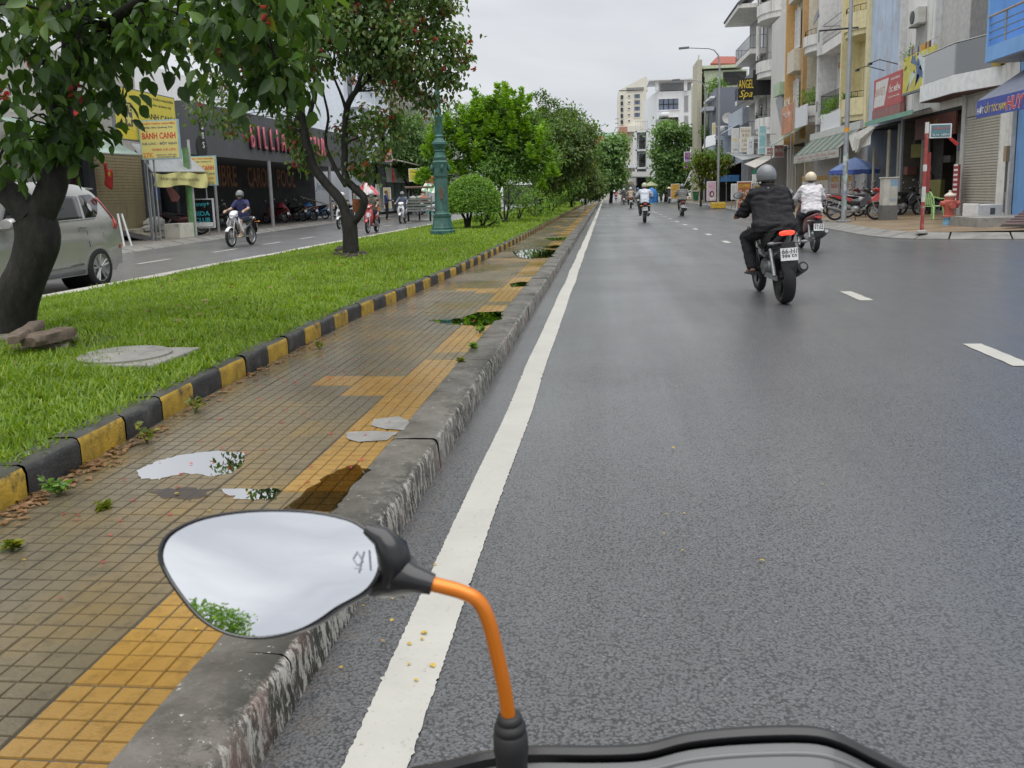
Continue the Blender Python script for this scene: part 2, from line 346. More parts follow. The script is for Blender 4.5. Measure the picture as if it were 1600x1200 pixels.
# painted markings
def paintmat(name,col):
    m,t,b,N,L=raw(name); P=N('ShaderNodeNewGeometry').outputs['Position']
    n1=nse(N,L,P,3,6,.6); n2=nse(N,L,P,55,5,.75)
    c=mixrgb(N,L,cramp(N,L,n1,[(.35,(0,0,0)),(.75,(.5,)*3)]),col,tuple(x*.72 for x in col)); c=mixrgb(N,L,cramp(N,L,n2,[(.60,(0,0,0)),(.70,(.7,)*3)]),c,(.16,.16,.15))
    L.new(c,b.inputs['Base Color']); b.inputs['Roughness'].default_value=.5
    w=N('ShaderNodeTexWave'); w.bands_direction='Y'; w.inputs['Scale'].default_value=5.; w.inputs['Distortion'].default_value=7.; w.inputs['Detail'].default_value=2; L.new(P,w.inputs['Vector'])
    bp=N('ShaderNodeBump'); bp.inputs['Strength'].default_value=.3; bp.inputs['Distance'].default_value=.004; L.new(math_(N,L,'ADD',math_(N,L,'MULTIPLY',w.outputs[1],.35),n2),bp.inputs['Height']); L.new(bp.outputs[0],b.inputs['Normal']); return m
PAINT=paintmat('road_paint',(.43,.42,.38))
mb=MB(); v=[]; f=[]; y=-1.; k=0
while y<170:
    j=(.0022 if random.random()<.93 else .009) if y<12 else .008
    v+=[(-.628+U(-j,j)+.02*mnoise.noise(Vector((0,y*.5,1))),y,.0045),(-.474+U(-j,j)+.02*mnoise.noise(Vector((0,y*.5,1))),y,.0045)]
    if k: f.append((2*k-2,2*k-1,2*k+1,2*k))
    k+=1; y+=.012 if y<6 else .03 if y<14 else .25 if y<50 else 2.
struct('edge_line',mb.add(v,f),PAINT,'continuous white edge line along the median kerb')
def dash(x0,x1,y0,y1,nm='lane_dash'):
    m=MB(); n=12; vv=[]
    for i in range(n+1):
        t=i/n; yy=y0+(y1-y0)*t; vv+=[(x0+U(-.006,.006),yy,.0045),(x1+U(-.006,.006),yy,.0045)]
    return m.add(vv,[(2*i,2*i+1,2*i+3,2*i+2) for i in range(n)])
for i in range(24): struct('lane_dash',dash(2.91+.0006*i,3.06+.0006*i,6.42+3.8*i,7.34+3.8*i),PAINT)
for (xa,ya,xb,yb) in [(252,412,290,406),(362,394,388,390),(440,382,459,379),(501,373,518,370.5)]:
    a,b=G(xa,ya),G(xb,yb); struct('lane_dash',dash(-10.55,-10.42,a.y,a.y+1.5),PAINT)
for i in range(8): struct('lane_dash',dash(-10.55,-10.42,40+4.6*i,41.4+4.6*i),PAINT)
# ---- outer kerb of the median, stone by stone
def kerbmat():
    m,t,b,N,L=raw('kerb_concrete'); g=N('ShaderNodeNewGeometry'); P=g.outputs['Position']
    n=nse(N,L,P,5,7,.65); c=cramp(N,L,n,[(.3,(.05,.044,.035)),(.48,(.10,.09,.075)),(.7,(.155,.143,.125))])
    moss=cramp(N,L,math_(N,L,'ADD',math_(N,L,'MULTIPLY',nse(N,L,P,16,10,.8),.5),math_(N,L,'MULTIPLY',nse(N,L,P,1.1,3,.5),.5)),[(.475,(0,0,0)),(.515,(1,1,1))]); sp0=N('ShaderNodeSeparateXYZ'); L.new(P,sp0.inputs[0]); eg=N('ShaderNodeMapRange'); eg.inputs[1].default_value=-.96; eg.inputs[2].default_value=-.85; eg.inputs[3].default_value=.25; eg.inputs[4].default_value=1.; L.new(sp0.outputs['X'],eg.inputs[0]); c=mixrgb(N,L,math_(N,L,'MULTIPLY',math_(N,L,'MULTIPLY',moss,eg.outputs[0]),.9),c,(.022,.022,.016))
    sx=N('ShaderNodeSeparateXYZ'); L.new(g.outputs['Normal'],sx.inputs[0]); side=cramp(N,L,sx.outputs['X'],[(.35,(0,0,0)),(.75,(1,1,1))])
    fl=cramp(N,L,nse(N,L,P,34,9,.8,(1,1,.3)),[(.5,(0,0,0)),(.55,(1,1,1))]); c=mixrgb(N,L,math_(N,L,'MULTIPLY',math_(N,L,'MULTIPLY',fl,side),.85),c,(.42,.41,.37))
    rd=cramp(N,L,nse(N,L,P,1.4,4,.6),[(.58,(0,0,0)),(.66,(1,1,1))]); c=mixrgb(N,L,math_(N,L,'MULTIPLY',math_(N,L,'MULTIPLY',rd,side),.6),c,(.21,.12,.10))
    fw=cramp(N,L,nse(N,L,P,34,6,.8),[(.62,(0,0,0)),(.65,(1,1,1))]); c=mixrgb(N,L,math_(N,L,'MULTIPLY',fw,.75),c,(.52,.51,.47))
    L.new(c,b.inputs['Base Color']); L.new(cramp(N,L,nse(N,L,P,1.7,4),[(.4,(.3,)*3),(.6,(.65,)*3)]),b.inputs['Roughness'])
    bp=N('ShaderNodeBump'); bp.inputs['Strength'].default_value=.6; bp.inputs['Distance'].default_value=.01; L.new(math_(N,L,'ADD',n,math_(N,L,'MULTIPLY',nse(N,L,P,70,5),.5)),bp.inputs['Height']); L.new(bp.outputs[0],b.inputs['Normal']); return m
KERB=kerbmat()
kr=empty('median_kerb',(-.94,0,0)); kr['kind']='structure'; kr['label']='worn mossy concrete kerb along the wet road'
def kerb_mesh(seed,Lc=1.0,W=.225,Hh=.155):
    random.seed(seed); m=MB(); nx,ny=9,14
    prof=[(-W/2,-.02),(-W/2,Hh-.004),(-W/2+.02,Hh),(0,Hh+.001),(W/2-.026,Hh-.003),(W/2-.012,Hh-.010),(W/2-.002,Hh-.026),(W/2+.002,.07),(W/2+.008,-.02)]
    def fn(i,j):
        k=min(len(prof)-1,round(i*(len(prof)-1))); x,z=prof[k]; y=-Lc/2+.002+(Lc-.004)*j
        q=mnoise.noise(Vector((x*6+seed*3,y*5,z*6))); e=mnoise.noise(Vector((x*18,y*17+seed,z*18)))
        return (x+.006*q+.004*e*(k>3),y,z+(.006*q+.003*e)*(k>0)-.003*(abs(j-.5)>.48))
    m.grid(fn,len(prof),ny); return m.mesh('kerb_stone',KERB,smooth=60)
KM=[kerb_mesh(i) for i in range(4)]; random.seed(11)
for i in range(100):
    o=link('kerb_stone',KM[i%4] if i%7 else KM[(i//7)%4],kr); o.location=(U(-.004,.004),-1.5+i,U(-.002,.002)); o.rotation_euler=(U(-.002,.002),U(-.006,.006),U(-.004,.004))
# ---- tiled pavement of the median
TS=.28; TX0=-1.052
def tilemat(name,pal,yel):
    m,t,b,N,L=raw(name); P=N('ShaderNodeNewGeometry').outputs['Position']; oi=N('ShaderNodeObjectInfo')
    n=nse(N,L,P,.9,5,.6); c=cramp(N,L,n,[(.36,pal[0]),(.5,pal[1]),(.66,pal[2])])
    c=mixrgb(N,L,cramp(N,L,oi.outputs['Random'],[(0,(0,0,0)),(1,(.4,)*3)]),c,pal[3])
    g=nse(N,L,P,18,6,.7); c=mixrgb(N,L,cramp(N,L,g,[(.5,(0,0,0)),(.72,(.55,)*3)]),c,tuple(x*.5 for x in pal[0]))
    ms=nse(N,L,P,1.6,5,.7); c=mixrgb(N,L,cramp(N,L,ms,[(.58,(0,0,0)),(.72,(.5,)*3)]),c,(.05,.052,.03))
    L.new(c,b.inputs['Base Color']); wet=nse(N,L,P,.8,4,.55); L.new(cramp(N,L,wet,[(.40,(.09,)*3),(.5,(.2,)*3),(.64,(.42,)*3)]),b.inputs['Roughness'])
    bp=N('ShaderNodeBump'); bp.inputs['Strength'].default_value=.25; bp.inputs['Distance'].default_value=.004; L.new(math_(N,L,'ADD',g,nse(N,L,P,120,3)),bp.inputs['Height']); L.new(bp.outputs[0],b.inputs['Normal']); return m
TILE_Y=tilemat('tile_yellow',[(.25,.14,.03),(.32,.185,.04),(.36,.215,.055),(.27,.17,.055)],1)
TILE_G=tilemat('tile_grey_brown',[(.105,.085,.052),(.15,.12,.07),(.215,.145,.05),(.12,.11,.085)],0)
GROUT=mat('pavement_grout',(.055,.05,.04),.5,var=.4,vs=8)
mp_=struct('median_pavement',MB().box(-2.75,-1.045,-3,LAWN_END,.02,PT-.005),GROUT,'tiled footway of the median between two kerbs')
def tile_geo():
    m=MB(); c=TS/4; g=.0016; h=.006
    for i in range(4):
        for j in range(4):
            x0=-TS/2+i*c+(g if i else .0035); x1=-TS/2+(i+1)*c-(g if i<3 else .0035); y0=-TS/2+j*c+(g if j else .0035); y1=-TS/2+(j+1)*c-(g if j<3 else .0035); e=.0025
            m.add([(x0,y0,-h),(x1,y0,-h),(x1,y1,-h),(x0,y1,-h),(x0+e,y0+e,0),(x1-e,y0+e,0),(x1-e,y1-e,0),(x0+e,y1-e,0)],[(4,5,6,7),(0,1,5,4),(1,2,6,5),(2,3,7,6),(3,0,4,7)])
    return m
tg=tile_geo(); TMY=tg.mesh('tile_yellow',TILE_Y,fixn=False); TMG=tg.mesh('tile_grey',TILE_G,fixn=False)
def is_yel(c,r):
    if c==0: return r%11!=7
    return (c,r) in {(1,14),(1,15),(2,15),(1,33),(2,34),(1,34),(3,52),(2,52),(1,51)}
TY0=.99
for r in range(60):
    for c in range(5):
        o=link('tile',TMY if is_yel(c,r) else TMG,mp_); o.location=(TX0-TS*(c+.5)+U(-.0012,.0012),TY0+TS*(r+.5),PT+U(-.0016,.0016)); o.rotation_euler=(U(-.006,.006),U(-.006,.006),U(-.004,.004)+math.pi/2*random.randrange(4))
mb=MB()
for r in range(60,165):
    for c in range(5):
        x=TX0-TS*(c+.5); y=TY0+TS*(r+.5); mb.use(TILE_Y if (is_yel(c,r) or mnoise.noise(Vector((c*.7,r*.13,0)))>.42) else TILE_G); mb.add(tg.v,tg.f,Matrix.Translation((x,y,PT+U(-.0015,.0015))))
o=mb.build('tile',None,mp_,fixn=False); o['kind']='stuff'
mb=MB(); 
for c in range(5):
    mb.use(TILE_Y if c==0 else TILE_G); mb.quad((TX0-TS*c-.004,TY0+TS*165,PT),(TX0-TS*c-.004,LAWN_END,PT),(TX0-TS*(c+1)+.004,LAWN_END,PT),(TX0-TS*(c+1)+.004,TY0+TS*165,PT))
mb.build('far_tiling',None,mp_)
# cement patches on the tiles and puddles
def blob(pts,z,n=5,jit=.012,M=None):
    P3=[G(x,y,z) for x,y in pts]; out=[]
    for a,b in zip(P3,P3[1:]+P3[:1]):
        for i in range(n):
            q=a.lerp(b,i/n); out.append(q+Vector((U(-jit,jit),U(-jit,jit),0)))
    return MB().add(out,[tuple(range(len(out)))])
PATCH=mat('cement_patch',(.20,.195,.185),.55,var=.25,vs=10,bump=.4)
for pts in ([(583,655),(625,650),(640,660),(632,672),(600,670),(580,664)],[(543,675),(585,673),(622,675),(605,688),(560,690),(540,684)]):
    struct('cement_patch',blob(pts,PT+.0035,4,.006),PATCH)
for pts in ([(215,732),(255,718),(300,708),(345,704),(385,708),(380,725),(362,738),(330,744),(285,738),(250,749),(222,748)],
            [(233,765),(280,762),(330,764),(322,776),(300,781),(255,778)],[(345,765),(438,763),(430,779),(370,781)],
            [(520,738),(555,725),(576,735),(550,768),(520,798),(445,797),(470,770)],
            [(668,500),(720,497),(745,488),(790,486),(782,500),(755,511),(735,508),(700,506)],[(796,443),(815,440),(830,441),(826,447),(800,448)],
            [(800,393),(835,389),(872,391),(868,402),(825,404),(805,400)],[(845,386),(870,383),(880,385),(866,388)],[(850,372),(885,370),(890,374),(862,376)]):
    struct('puddle',blob(pts,PT+.0026,6,.014),PUDDLE,'shallow puddle on the tiled footway')
# ---- black and yellow painted kerb
KY=mat('kerb_paint_yellow',(.33,.21,.022),.55,var=.35,vs=9,bump=.5,spots=.95,spcol=(.03,.028,.02),sps=5); KB=mat('kerb_paint_black',(.026,.026,.025),.5,var=.4,vs=9,bump=.5,spots=.5,spcol=(.11,.105,.09),sps=9); KT=mat('kerb_top_dirty',(.05,.05,.042),.45,var=.4,vs=7,bump=.5,spots=.5,spcol=(.04,.05,.02),sps=4)
pk=empty('painted_kerb',(0,0,PT)); pk['kind']='structure'; pk['label']='low kerb painted in black and yellow blocks beside the lawn'
def pk_mesh(mt,L_,seed):
    me_=MB(); nx=5
    prof=[(.078,-.04),(.076,.095),(.066,.122),(.045,.131),(-.06,.13),(-.075,.12),(-.078,-.04)]
    def fn(i,j):
        k=round(i*(len(prof)-1)); x,z=prof[k]; y=-L_/2+.003+(L_-.006)*j; q=mnoise.noise(Vector((x*9+seed*5,y*9,z*9))); return (x+.007*q,y,z+.006*q*(k>0 and k<6))
    me_.use(mt); me_.grid(fn,len(prof),6); me=me_.mesh('kerb_block',None,smooth=60); me.materials.append(KT)
    me.polygons.foreach_set('material_index',[1 if p.normal.z>.6 else 0 for p in me.polygons]); return me
PKM=[[pk_mesh(KY,.4,i) for i in range(3)],[pk_mesh(KB,.4,i+9) for i in range(3)]]
y=2.13
for i in range(-6,232):
    yy=y+.4*i
    o=link('kerb_block',random.choice(PKM[i%2]),pk); a=kx(yy); b=kx(yy+.4); o.location=(a-.075,yy,U(-.004,.004)); o.rotation_euler=(U(-.006,.006),0,-(b-a)/.4+U(-.01,.01))
# ---- lawn
LAWNM=mat('lawn_soil',(.045,.07,.014),.9,var=.5,vs=9,bump=.6,bs=30,spots=.5,spcol=(.05,.035,.018),sps=5)
mb=MB(); mb.grid(lambda i,j:(lambda yy:(lambda xx:(xx,yy,lawn_z(xx,yy)-.012))(kx(yy)-.13-(7.1+kx(yy)-.13)*j))(-3+(LAWN_END+3)*i),180,22)
struct('lawn',mb,LAWNM,smooth=True)
def blades(ya,yb,dens,Lr,Wr):
    n=int((yb-ya)*4.65*dens); Y=rng.uniform(ya,yb,n); kk=np.array([kx(q) for q in np.linspace(ya,yb,64)]); K=np.interp(Y,np.linspace(ya,yb,64),kk)
    X=K-.055-rng.random(n)*(7.12+K-.055)
    Z=np.array([lawn_z(a,b) for a,b in zip(X,Y)])-.012
    # sparse, worn places around the trees
    keep=np.ones(n,bool)
    for (tx,ty,tr) in BARE: keep&=~(((X-tx)**2+(Y-ty)**2<tr*tr)&(rng.random(n)<.75))
    X,Y,Z=X[keep],Y[keep],Z[keep]; n=len(X)
    clump=np.array([mnoise.noise(Vector((a*2.2,b*2.2,3))) for a,b in zip(X,Y)])
    L=rng.uniform(*Lr,n)*(1+.55*clump); W=rng.uniform(*Wr,n); a=rng.uniform(0,2*np.pi,n); ln=rng.uniform(.35,1.25,n)
    d=np.stack([np.cos(a),np.sin(a),np.zeros(n)],1); s=np.stack([-np.sin(a),np.cos(a),np.zeros(n)],1)
    p=np.stack([X,Y,Z],1); up=np.array([0,0,1.])
    h1=(np.cos(ln*.6)*L*.55)[:,None]; o1=(np.sin(ln*.6)*L*.55)[:,None]; h2=h1+(np.cos(ln*1.35)*L*.5)[:,None]; o2=o1+(np.sin(ln*1.35)*L*.5)[:,None]
    w=(W/2)[:,None]
    V=np.stack([p-s*w*.7,p+s*w*.7,p+d*o1+up*h1+s*w,p+d*o1+up*h1-s*w,p+d*o2+up*h2+s*w*.12,p+d*o2+up*h2-s*w*.12],1).reshape(-1,3)
    b=np.arange(n)[:,None]*6; return V,np.concatenate([b+np.array([[0,1,2,3]]),b+np.array([[3,2,4,5]])])
T1=G(14,528,.27); T2=G(548,399,.3); LP=G(692,368,.3)
BARE=[(T1.x,T1.y,.5),(T2.x,T2.y,.45),(T1.x+.75,T1.y-.5,.45)]
Vs=[];Fs=[];b0=0
for a in ((2.6,6.5,4600,(.035,.085),(.006,.012)),(6.5,10.5,3000,(.04,.09),(.008,.014)),(10.5,17,1500,(.045,.095),(.010,.018)),(17,30,520,(.05,.10),(.015,.03)),(30,55,150,(.06,.12),(.03,.05)),(55,95.5,50,(.07,.13),(.05,.09))):
    V,F=blades(*a); Vs.append(V); Fs.append(F+b0); b0+=len(V)
me=np_mesh('grass',np.concatenate(Vs),np.concatenate(Fs)); me.materials.append(GRASS)
o=link('grass',me); tag(o,'bright green carpet grass covering the median lawn','grass',kind='stuff')
# ---- kerb on the far side of the lawn
PALEK=mat('kerb_pale',(.42,.40,.36),.7,var=.15,vs=5,bump=.4,spots=.4,spcol=(.2,.19,.16),sps=5)
ik=empty('inner_kerb',(-7.22,0,0)); ik['kind']='structure'; ik['label']='pale concrete kerb between lawn and far carriageway'
mb=MB().box(-.13,.13,-.745,.745,-.02,.19); KM2=mb.mesh('kerb_stone',PALEK)
for i in range(68):
    o=link('kerb_stone',KM2,ik); o.location=(U(-.01,.01),-4+1.5*i,U(-.008,.004)); o.rotation_euler.z=U(-.004,.004)
struct('lawn_end',MB().box(-7.35,-.83,LAWN_END-.2,LAWN_END+.1,-.02,.2),PALEK)
# ---- left footway
FWL=mat('footway_grey',(.20,.185,.165),.5,var=.25,vs=2,bump=.2,spots=.5,spcol=(.30,.22,.12),sps=1.2)
mb=MB()
for a,b in zip(ys,ys[1:]):
    mb.quad((-40,a,.13),(lk(a)-.45,a,.11),(lk(b)-.45,b,.11),(-40,b,.13))
struct('footway_left',mb,FWL)
lkk=empty('footway_kerb_left',(0,0,0)); lkk['kind']='structure'
KST=mat('kerb_stone_grey',(.20,.195,.18),.6,var=.25,vs=3,bump=.4,spots=.5,spcol=(.14,.13,.11),sps=4)
yy=10.
while yy<100:
    a,b=lk(yy),lk(yy+1.2); g=.02
    MB().add([(a,yy+g,-.01),(b,yy+1.2-g,-.01),(b-.5,yy+1.2-g,-.01),(a-.5,yy+g,-.01),(a-.06,yy+g,.03),(b-.06,yy+1.2-g,.03),(b-.47,yy+1.2-g,.118),(a-.47,yy+g,.118)],[(0,3,2,1),(4,5,6,7),(0,1,5,4),(1,2,6,5),(2,3,7,6),(3,0,4,7)]).build('kerb_stone',KST,lkk)
    yy+=1.2
# ---- right footway with a sloped kerb round the corner
RK=[(8.6,210),(8.4,110),(8.1,70),(7.9,55),(7.35,42),(7.0,33),(6.88,28.6),(6.78,25),(6.78,23.4),(6.95,22.3),(7.35,21.6),(8.0,21.25),(9.2,20.75),(12,20.1),(18,19),(45,14)]
def rz(x): return .14+max(0,min(1,(x-7.5)/5.5))*.12
def dense(pts,stp):
    out=[]
    for a,b in zip(pts,pts[1:]):
        a,b=Vector((*a,0)),Vector((*b,0)); n=max(1,int((b-a).length/stp))
        out+=[a.lerp(b,i/n) for i in range(n)]
    return out+[Vector((*pts[-1],0))]
dp=dense(RK,1.0); ins=[]
for i,p in enumerate(dp):
    t=(dp[min(i+1,len(dp)-1)]-dp[max(i-1,0)]).normalized(); nrm=Vector((-t.y,t.x,0)); ins.append(p+nrm*.55)
rkk=empty('footway_kerb_right',(0,0,0)); rkk['kind']='structure'; rkk['label']='sloped pale kerb around the street corner'
for p,q,a,b in zip(dp,dp[1:],ins,ins[1:]):
    if p.y>120: continue
    e=(q-p).normalized()*.02; z0=.02; z1=.145
    MB().add([p+e,q-e,b-e,a+e]+[p+e+Vector((0,0,z0)),q-e+Vector((0,0,z0)),b-e+Vector((0,0,z1)),a+e+Vector((0,0,z1))],[(0,3,2,1),(4,5,6,7),(0,1,5,4),(1,2,6,5),(2,3,7,6),(3,0,4,7)]).build('kerb_stone',KST,rkk)
FWR=mat('footway_orange_tiles',(.235,.17,.105),.45,var=.3,vs=1.1,bump=.2,bs=30,spots=.5,spcol=(.22,.19,.15),sps=1.6)
mb=MB()
for a,b in zip(ins,ins[1:]):
    xa,xb=60,60
    if a.x>8.2 and a.y<21.5: mb.quad((a.x,a.y,rz(a.x)),(b.x,b.y,rz(b.x)),(b.x,30,rz(b.x)),(a.x,30,rz(a.x)))
    else:
        mb.quad((a.x,a.y,rz(a.x)),(b.x,b.y,rz(b.x)),(13.2,b.y if b.y>30 else max(b.y,21.5),.262),(13.2,a.y if a.y>30 else max(a.y,21.5),.262))
mb=MB(); ring=[(p.x,p.y) for p in ins]
# simple footway sheet: corner polygon then the strip along the road
def strip(pts,xr):
    for a,b in zip(pts,pts[1:]):
        n=6
        for i in range(n):
            t0,t1=i/n,(i+1)/n; f_=lambda p,t:(p.x+(xr-p.x)*t,p.y,rz(p.x+(xr-p.x)*t))
            mb.quad(f_(a,t0),f_(b,t0),f_(b,t1),f_(a,t1))
i0=min(range(len(ins)),key=lambda i:abs(ins[i].y-23.0)+(ins[i].x>8)*9)
strip(ins[:i0+1],45)
low=ins[i0:]; P0=ins[i0]
for a,b in zip(low,low[1:]):
    mb.quad((a.x,a.y,rz(a.x)),(b.x,b.y,rz(b.x)),(b.x,P0.y,rz(b.x)),(a.x,P0.y,rz(a.x)))
struct('footway_right',mb,FWR,'orange tiled pavement in front of the shops')
# ---------------- vegetation ----------------
def leaf_mesh(name,Cn,D,Nv,Ln,Wd,mt,fold=.25,shape=0):
    # Cn base points, D leaf direction, Nv leaf normal; two folded quads per leaf
    n=len(Cn); D=D/np.linalg.norm(D,axis=1)[:,None]; Sd=np.cross(D,Nv); Sd/= (np.linalg.norm(Sd,axis=1)[:,None]+1e-9); Nn=np.cross(Sd,D)
    l=Ln[:,None]; w=(Wd/2)[:,None]; fz=Nn*(w*fold)
    if shape==2:
        row=[Cn]; sd_=[(.10,.58),(.30,1.),(.56,.88),(.80,.45)]; crl=lambda a:-Nn*l*(.16*a*a)
        for a,q in sd_: row.append(Cn+D*l*a+Sd*w*q+fz*q+crl(a))
        row.append(Cn+D*l+crl(1.))
        for a,q in sd_[::-1]: row.append(Cn+D*l*a-Sd*w*q+fz*q+crl(a))
        V=np.stack(row,1).reshape(-1,3); k=np.arange(n)[:,None]*10; F=np.concatenate([k+np.array([[0,1,2,3,4,5]]),k+np.array([[0,5,6,7,8,9]])])
        me=np_mesh(name,V,F); me.materials.append(mt); return me
    a,b=(.28,.68) if shape==0 else (.35,.6); wa,wb=(1.,.72) if shape==0 else (1.,.8)
    V=np.stack([Cn,Cn+D*l*a+Sd*w*wa+fz,Cn+D*l*b+Sd*w*wb+fz-Nn*l*.04,Cn+D*l-Nn*l*.12,Cn+D*l*b-Sd*w*wb+fz-Nn*l*.04,Cn+D*l*a-Sd*w*wa+fz],1).reshape(-1,3)
    k=np.arange(n)[:,None]*6; F=np.concatenate([k+np.array([[0,1,2,3]]),k+np.array([[0,3,4,5]])])
    me=np_mesh(name,V,F); me.materials.append(mt); return me
def unit(n):
    v=rng.normal(size=(n,3)); return v/np.linalg.norm(v,axis=1)[:,None]
def cluster_pts(blobs,dens,hollow=.35):
    # blobs: (centre, rx, ry, rz); points fill sub-clumps so that gaps stay open
    P=[];O=[]
    for c,rx,ry,rz_ in blobs:
        vol=rx*ry*rz_*4.19; ns=max(10,int(vol*dens[0]))
        u=unit(ns)*(hollow+(1-hollow)*rng.random(ns)**.6)[:,None]; sub=np.array(c)+u*np.array((rx,ry,rz_))
        for q,uu in zip(sub,u):
            k=max(3,int(rng.normal(dens[1],dens[1]*.3))); r=dens[2]*rng.uniform(.7,1.3)
            P.append(q+rng.normal(size=(k,3))*r*np.array((1,1,.8))); O.append(np.repeat(uu[None],k,0))
    return np.concatenate(P),np.concatenate(O)
def limb(mb,pts,r0,r1,n=8,jit=0.):
    pts=[Vector(p) for p in pts]; out=[]
    for i in range(len(pts)-1):
        p0=pts[max(i-1,0)];p1=pts[i];p2=pts[i+1];p3=pts[min(i+2,len(pts)-1)]
        for k in range(4):
            t=k/4; q=.5*((2*p1)+(p2-p0)*t+(2*p0-5*p1+4*p2-p3)*t*t+(3*p1-p0-3*p2+p3)*t**3)
            if jit: q=q+Vector((mnoise.noise(q*3),mnoise.noise(q*3+Vector((9,0,0))),0))*jit
            out.append(q)
    out.append(pts[-1]); m=len(out)
    if hasattr(r0,'__len__'): rad=[np.interp(i/(m-1)*(len(r0)-1),range(len(r0)),r0) for i in range(m)]
    else: rad=[r0+(r1-r0)*(i/(m-1))**.8 for i in range(m)]
    rad=[r*(1+.08*mnoise.noise(q*4.)) for r,q in zip(rad,out)]
    mb.tube(out,rad,n); return out
def make_tree(name,label,base,limbs,blobs,lm,dens,Ls,droop=.6,ratio=.6,group='trees on the median',bk=BARK,twigs=True,flowers=0,single=0,cat='tree',up=0.,shape=0,tips=None,twr=.012):
    t=empty(name,base,label,cat,group); mb=MB(); sk=[]
    for pts,r0,r1 in limbs: sk+=limb(mb,pts,r0,r1,10,.02)
    tr=mb.build('trunk',bk,t,smooth=60,world=True)
    if twigs and sk:
        mb=MB(); A=np.array([tuple(p) for p in sk]); hi=A[len(A)//6:]
        for c,rx,ry,rz_ in blobs:
            d=np.linalg.norm(hi-np.array(c),axis=1)+.5*np.maximum(0,hi[:,2]-c[2]); s0=Vector(hi[d.argmin()]); e=Vector(c)
            for k in range(3):
                g=e+Vector((U(-rx,rx),U(-ry,ry),U(-.2,.9)*rz_))*.75; md=s0.lerp(g,.5)+Vector((U(-.1,.1),U(-.1,.1),U(0,.15))); limb(mb,[s0,md,g],twr*1.6,.004,5)
        mb.build('twigs',bk,t,smooth=True,world=True)['kind']='stuff'
    P,O=cluster_pts(blobs,dens); n=len(P)
    D=O*.55+unit(n)*.65+np.array((0,0,-droop+up)); Nv=O*.6+unit(n)*.5+np.array((0,0,.55))
    L=rng.uniform(*Ls,n)
    if single:
        cp=np.array((0,0,CH)); dist=np.linalg.norm(P-cp,axis=1); idx=np.argsort(dist)[:int(n*.45)]; idx=rng.choice(idx,min(single,len(idx)),replace=False)
        keep=np.ones(n,bool); keep[idx]=False
        base_me=[leaf_mesh('leaf',np.zeros((1,3)),np.array([[0,0,-1.]]),np.array([[0,-1.,.1]]),np.array([1.]),np.array([ratio]),lm if k<3 else LF_YEL,.3,shape) for k in range(4)]
        for i in idx:
            z=Vector(-D[i]).normalized(); yv=-Vector(Nv[i]); xv=yv.cross(z).normalized(); yv=z.cross(xv)
            o=link('leaf',base_me[0 if rng.random()<.93 else 3],t,True); o.matrix_basis=Matrix.Translation(P[i])@Matrix((xv,yv,z)).transposed().to_4x4()@Matrix.Scale(L[i],4)
        P,D,Nv,L=P[keep],D[keep],Nv[keep],L[keep]; n=len(P)
    me=leaf_mesh('foliage',P,D,Nv,L,L*ratio*rng.uniform(.85,1.15,n),lm,.3,shape); o=link('crown',me,t,True); o['kind']='stuff'
    if tips:   # lighter young leaves on the outside
        m2,frac,lup=tips; s=np.where((O[:len(P),2]>-.1 if len(O)>=len(P) else np.ones(len(P),bool))&(rng.random(len(P))<frac))[0]
        P2=P[s]+unit(len(s))*.05+np.array((0,0,lup)); me=leaf_mesh('young_leaves',P2,unit(len(s))*.6+np.array((0,0,.6)),unit(len(s))+np.array((0,0,.6)),L[s]*1.05,L[s]*ratio,m2,.3,shape); o=link('young_leaves',me,t,True); o['kind']='stuff'
    if flowers:
        s=rng.choice(len(P),flowers); Q=np.repeat(P[s],7,0)+rng.normal(size=(flowers*7,3))*.028; m=len(Q)
        me=leaf_mesh('blossom',Q,unit(m)*.6+np.array((0,0,-.6)),unit(m),rng.uniform(.04,.075,m),rng.uniform(.03,.05,m),LF_RED,.5); o=link('blossom',me,t,True); o['kind']='stuff'
    return t
def pb(x,y,Y,rx,rz_,ry=None): return (tuple(AY(x,y,Y)),rx,ry if ry else rx,rz_)
# tree nearest the camera, trunk at the left picture edge
Y1=T1.y
def A1(x,y,d=0): return AY(x,y,Y1+d)
limbs=[([T1-Vector((.06,0,.1)),A1(14,515),A1(32,455),A1(50,405),A1(58,370),A1(50,335)],[.23,.185,.165,.16,.165,.16],0),
       ([A1(58,345),A1(78,300),A1(90,255,.05),A1(94,205,.1),A1(98,150,.1),A1(112,90,.05),A1(118,20),A1(150,-80,.1),A1(190,-190,.2)],[.12,.11,.098,.092,.09,.085,.08,.06,.04],0),
       ([A1(50,340),A1(10,300),A1(-50,265,-.1),A1(-120,200,-.3),A1(-190,100,-.5),A1(-220,0,-.5)],[.125,.10,.09,.075,.06,.04],0),
       ([A1(112,90,.05),A1(190,20,-.4),A1(290,-40,-.9),A1(400,-70,-1.0)],.05,.02),([A1(116,40),A1(60,-40,.5),A1(30,-140,.9)],.05,.02),([A1(104,120),A1(150,60,.6),A1(240,10,1.0)],.04,.015),
       ([A1(66,374),A1(80,374,-.04)],.085,.04)]
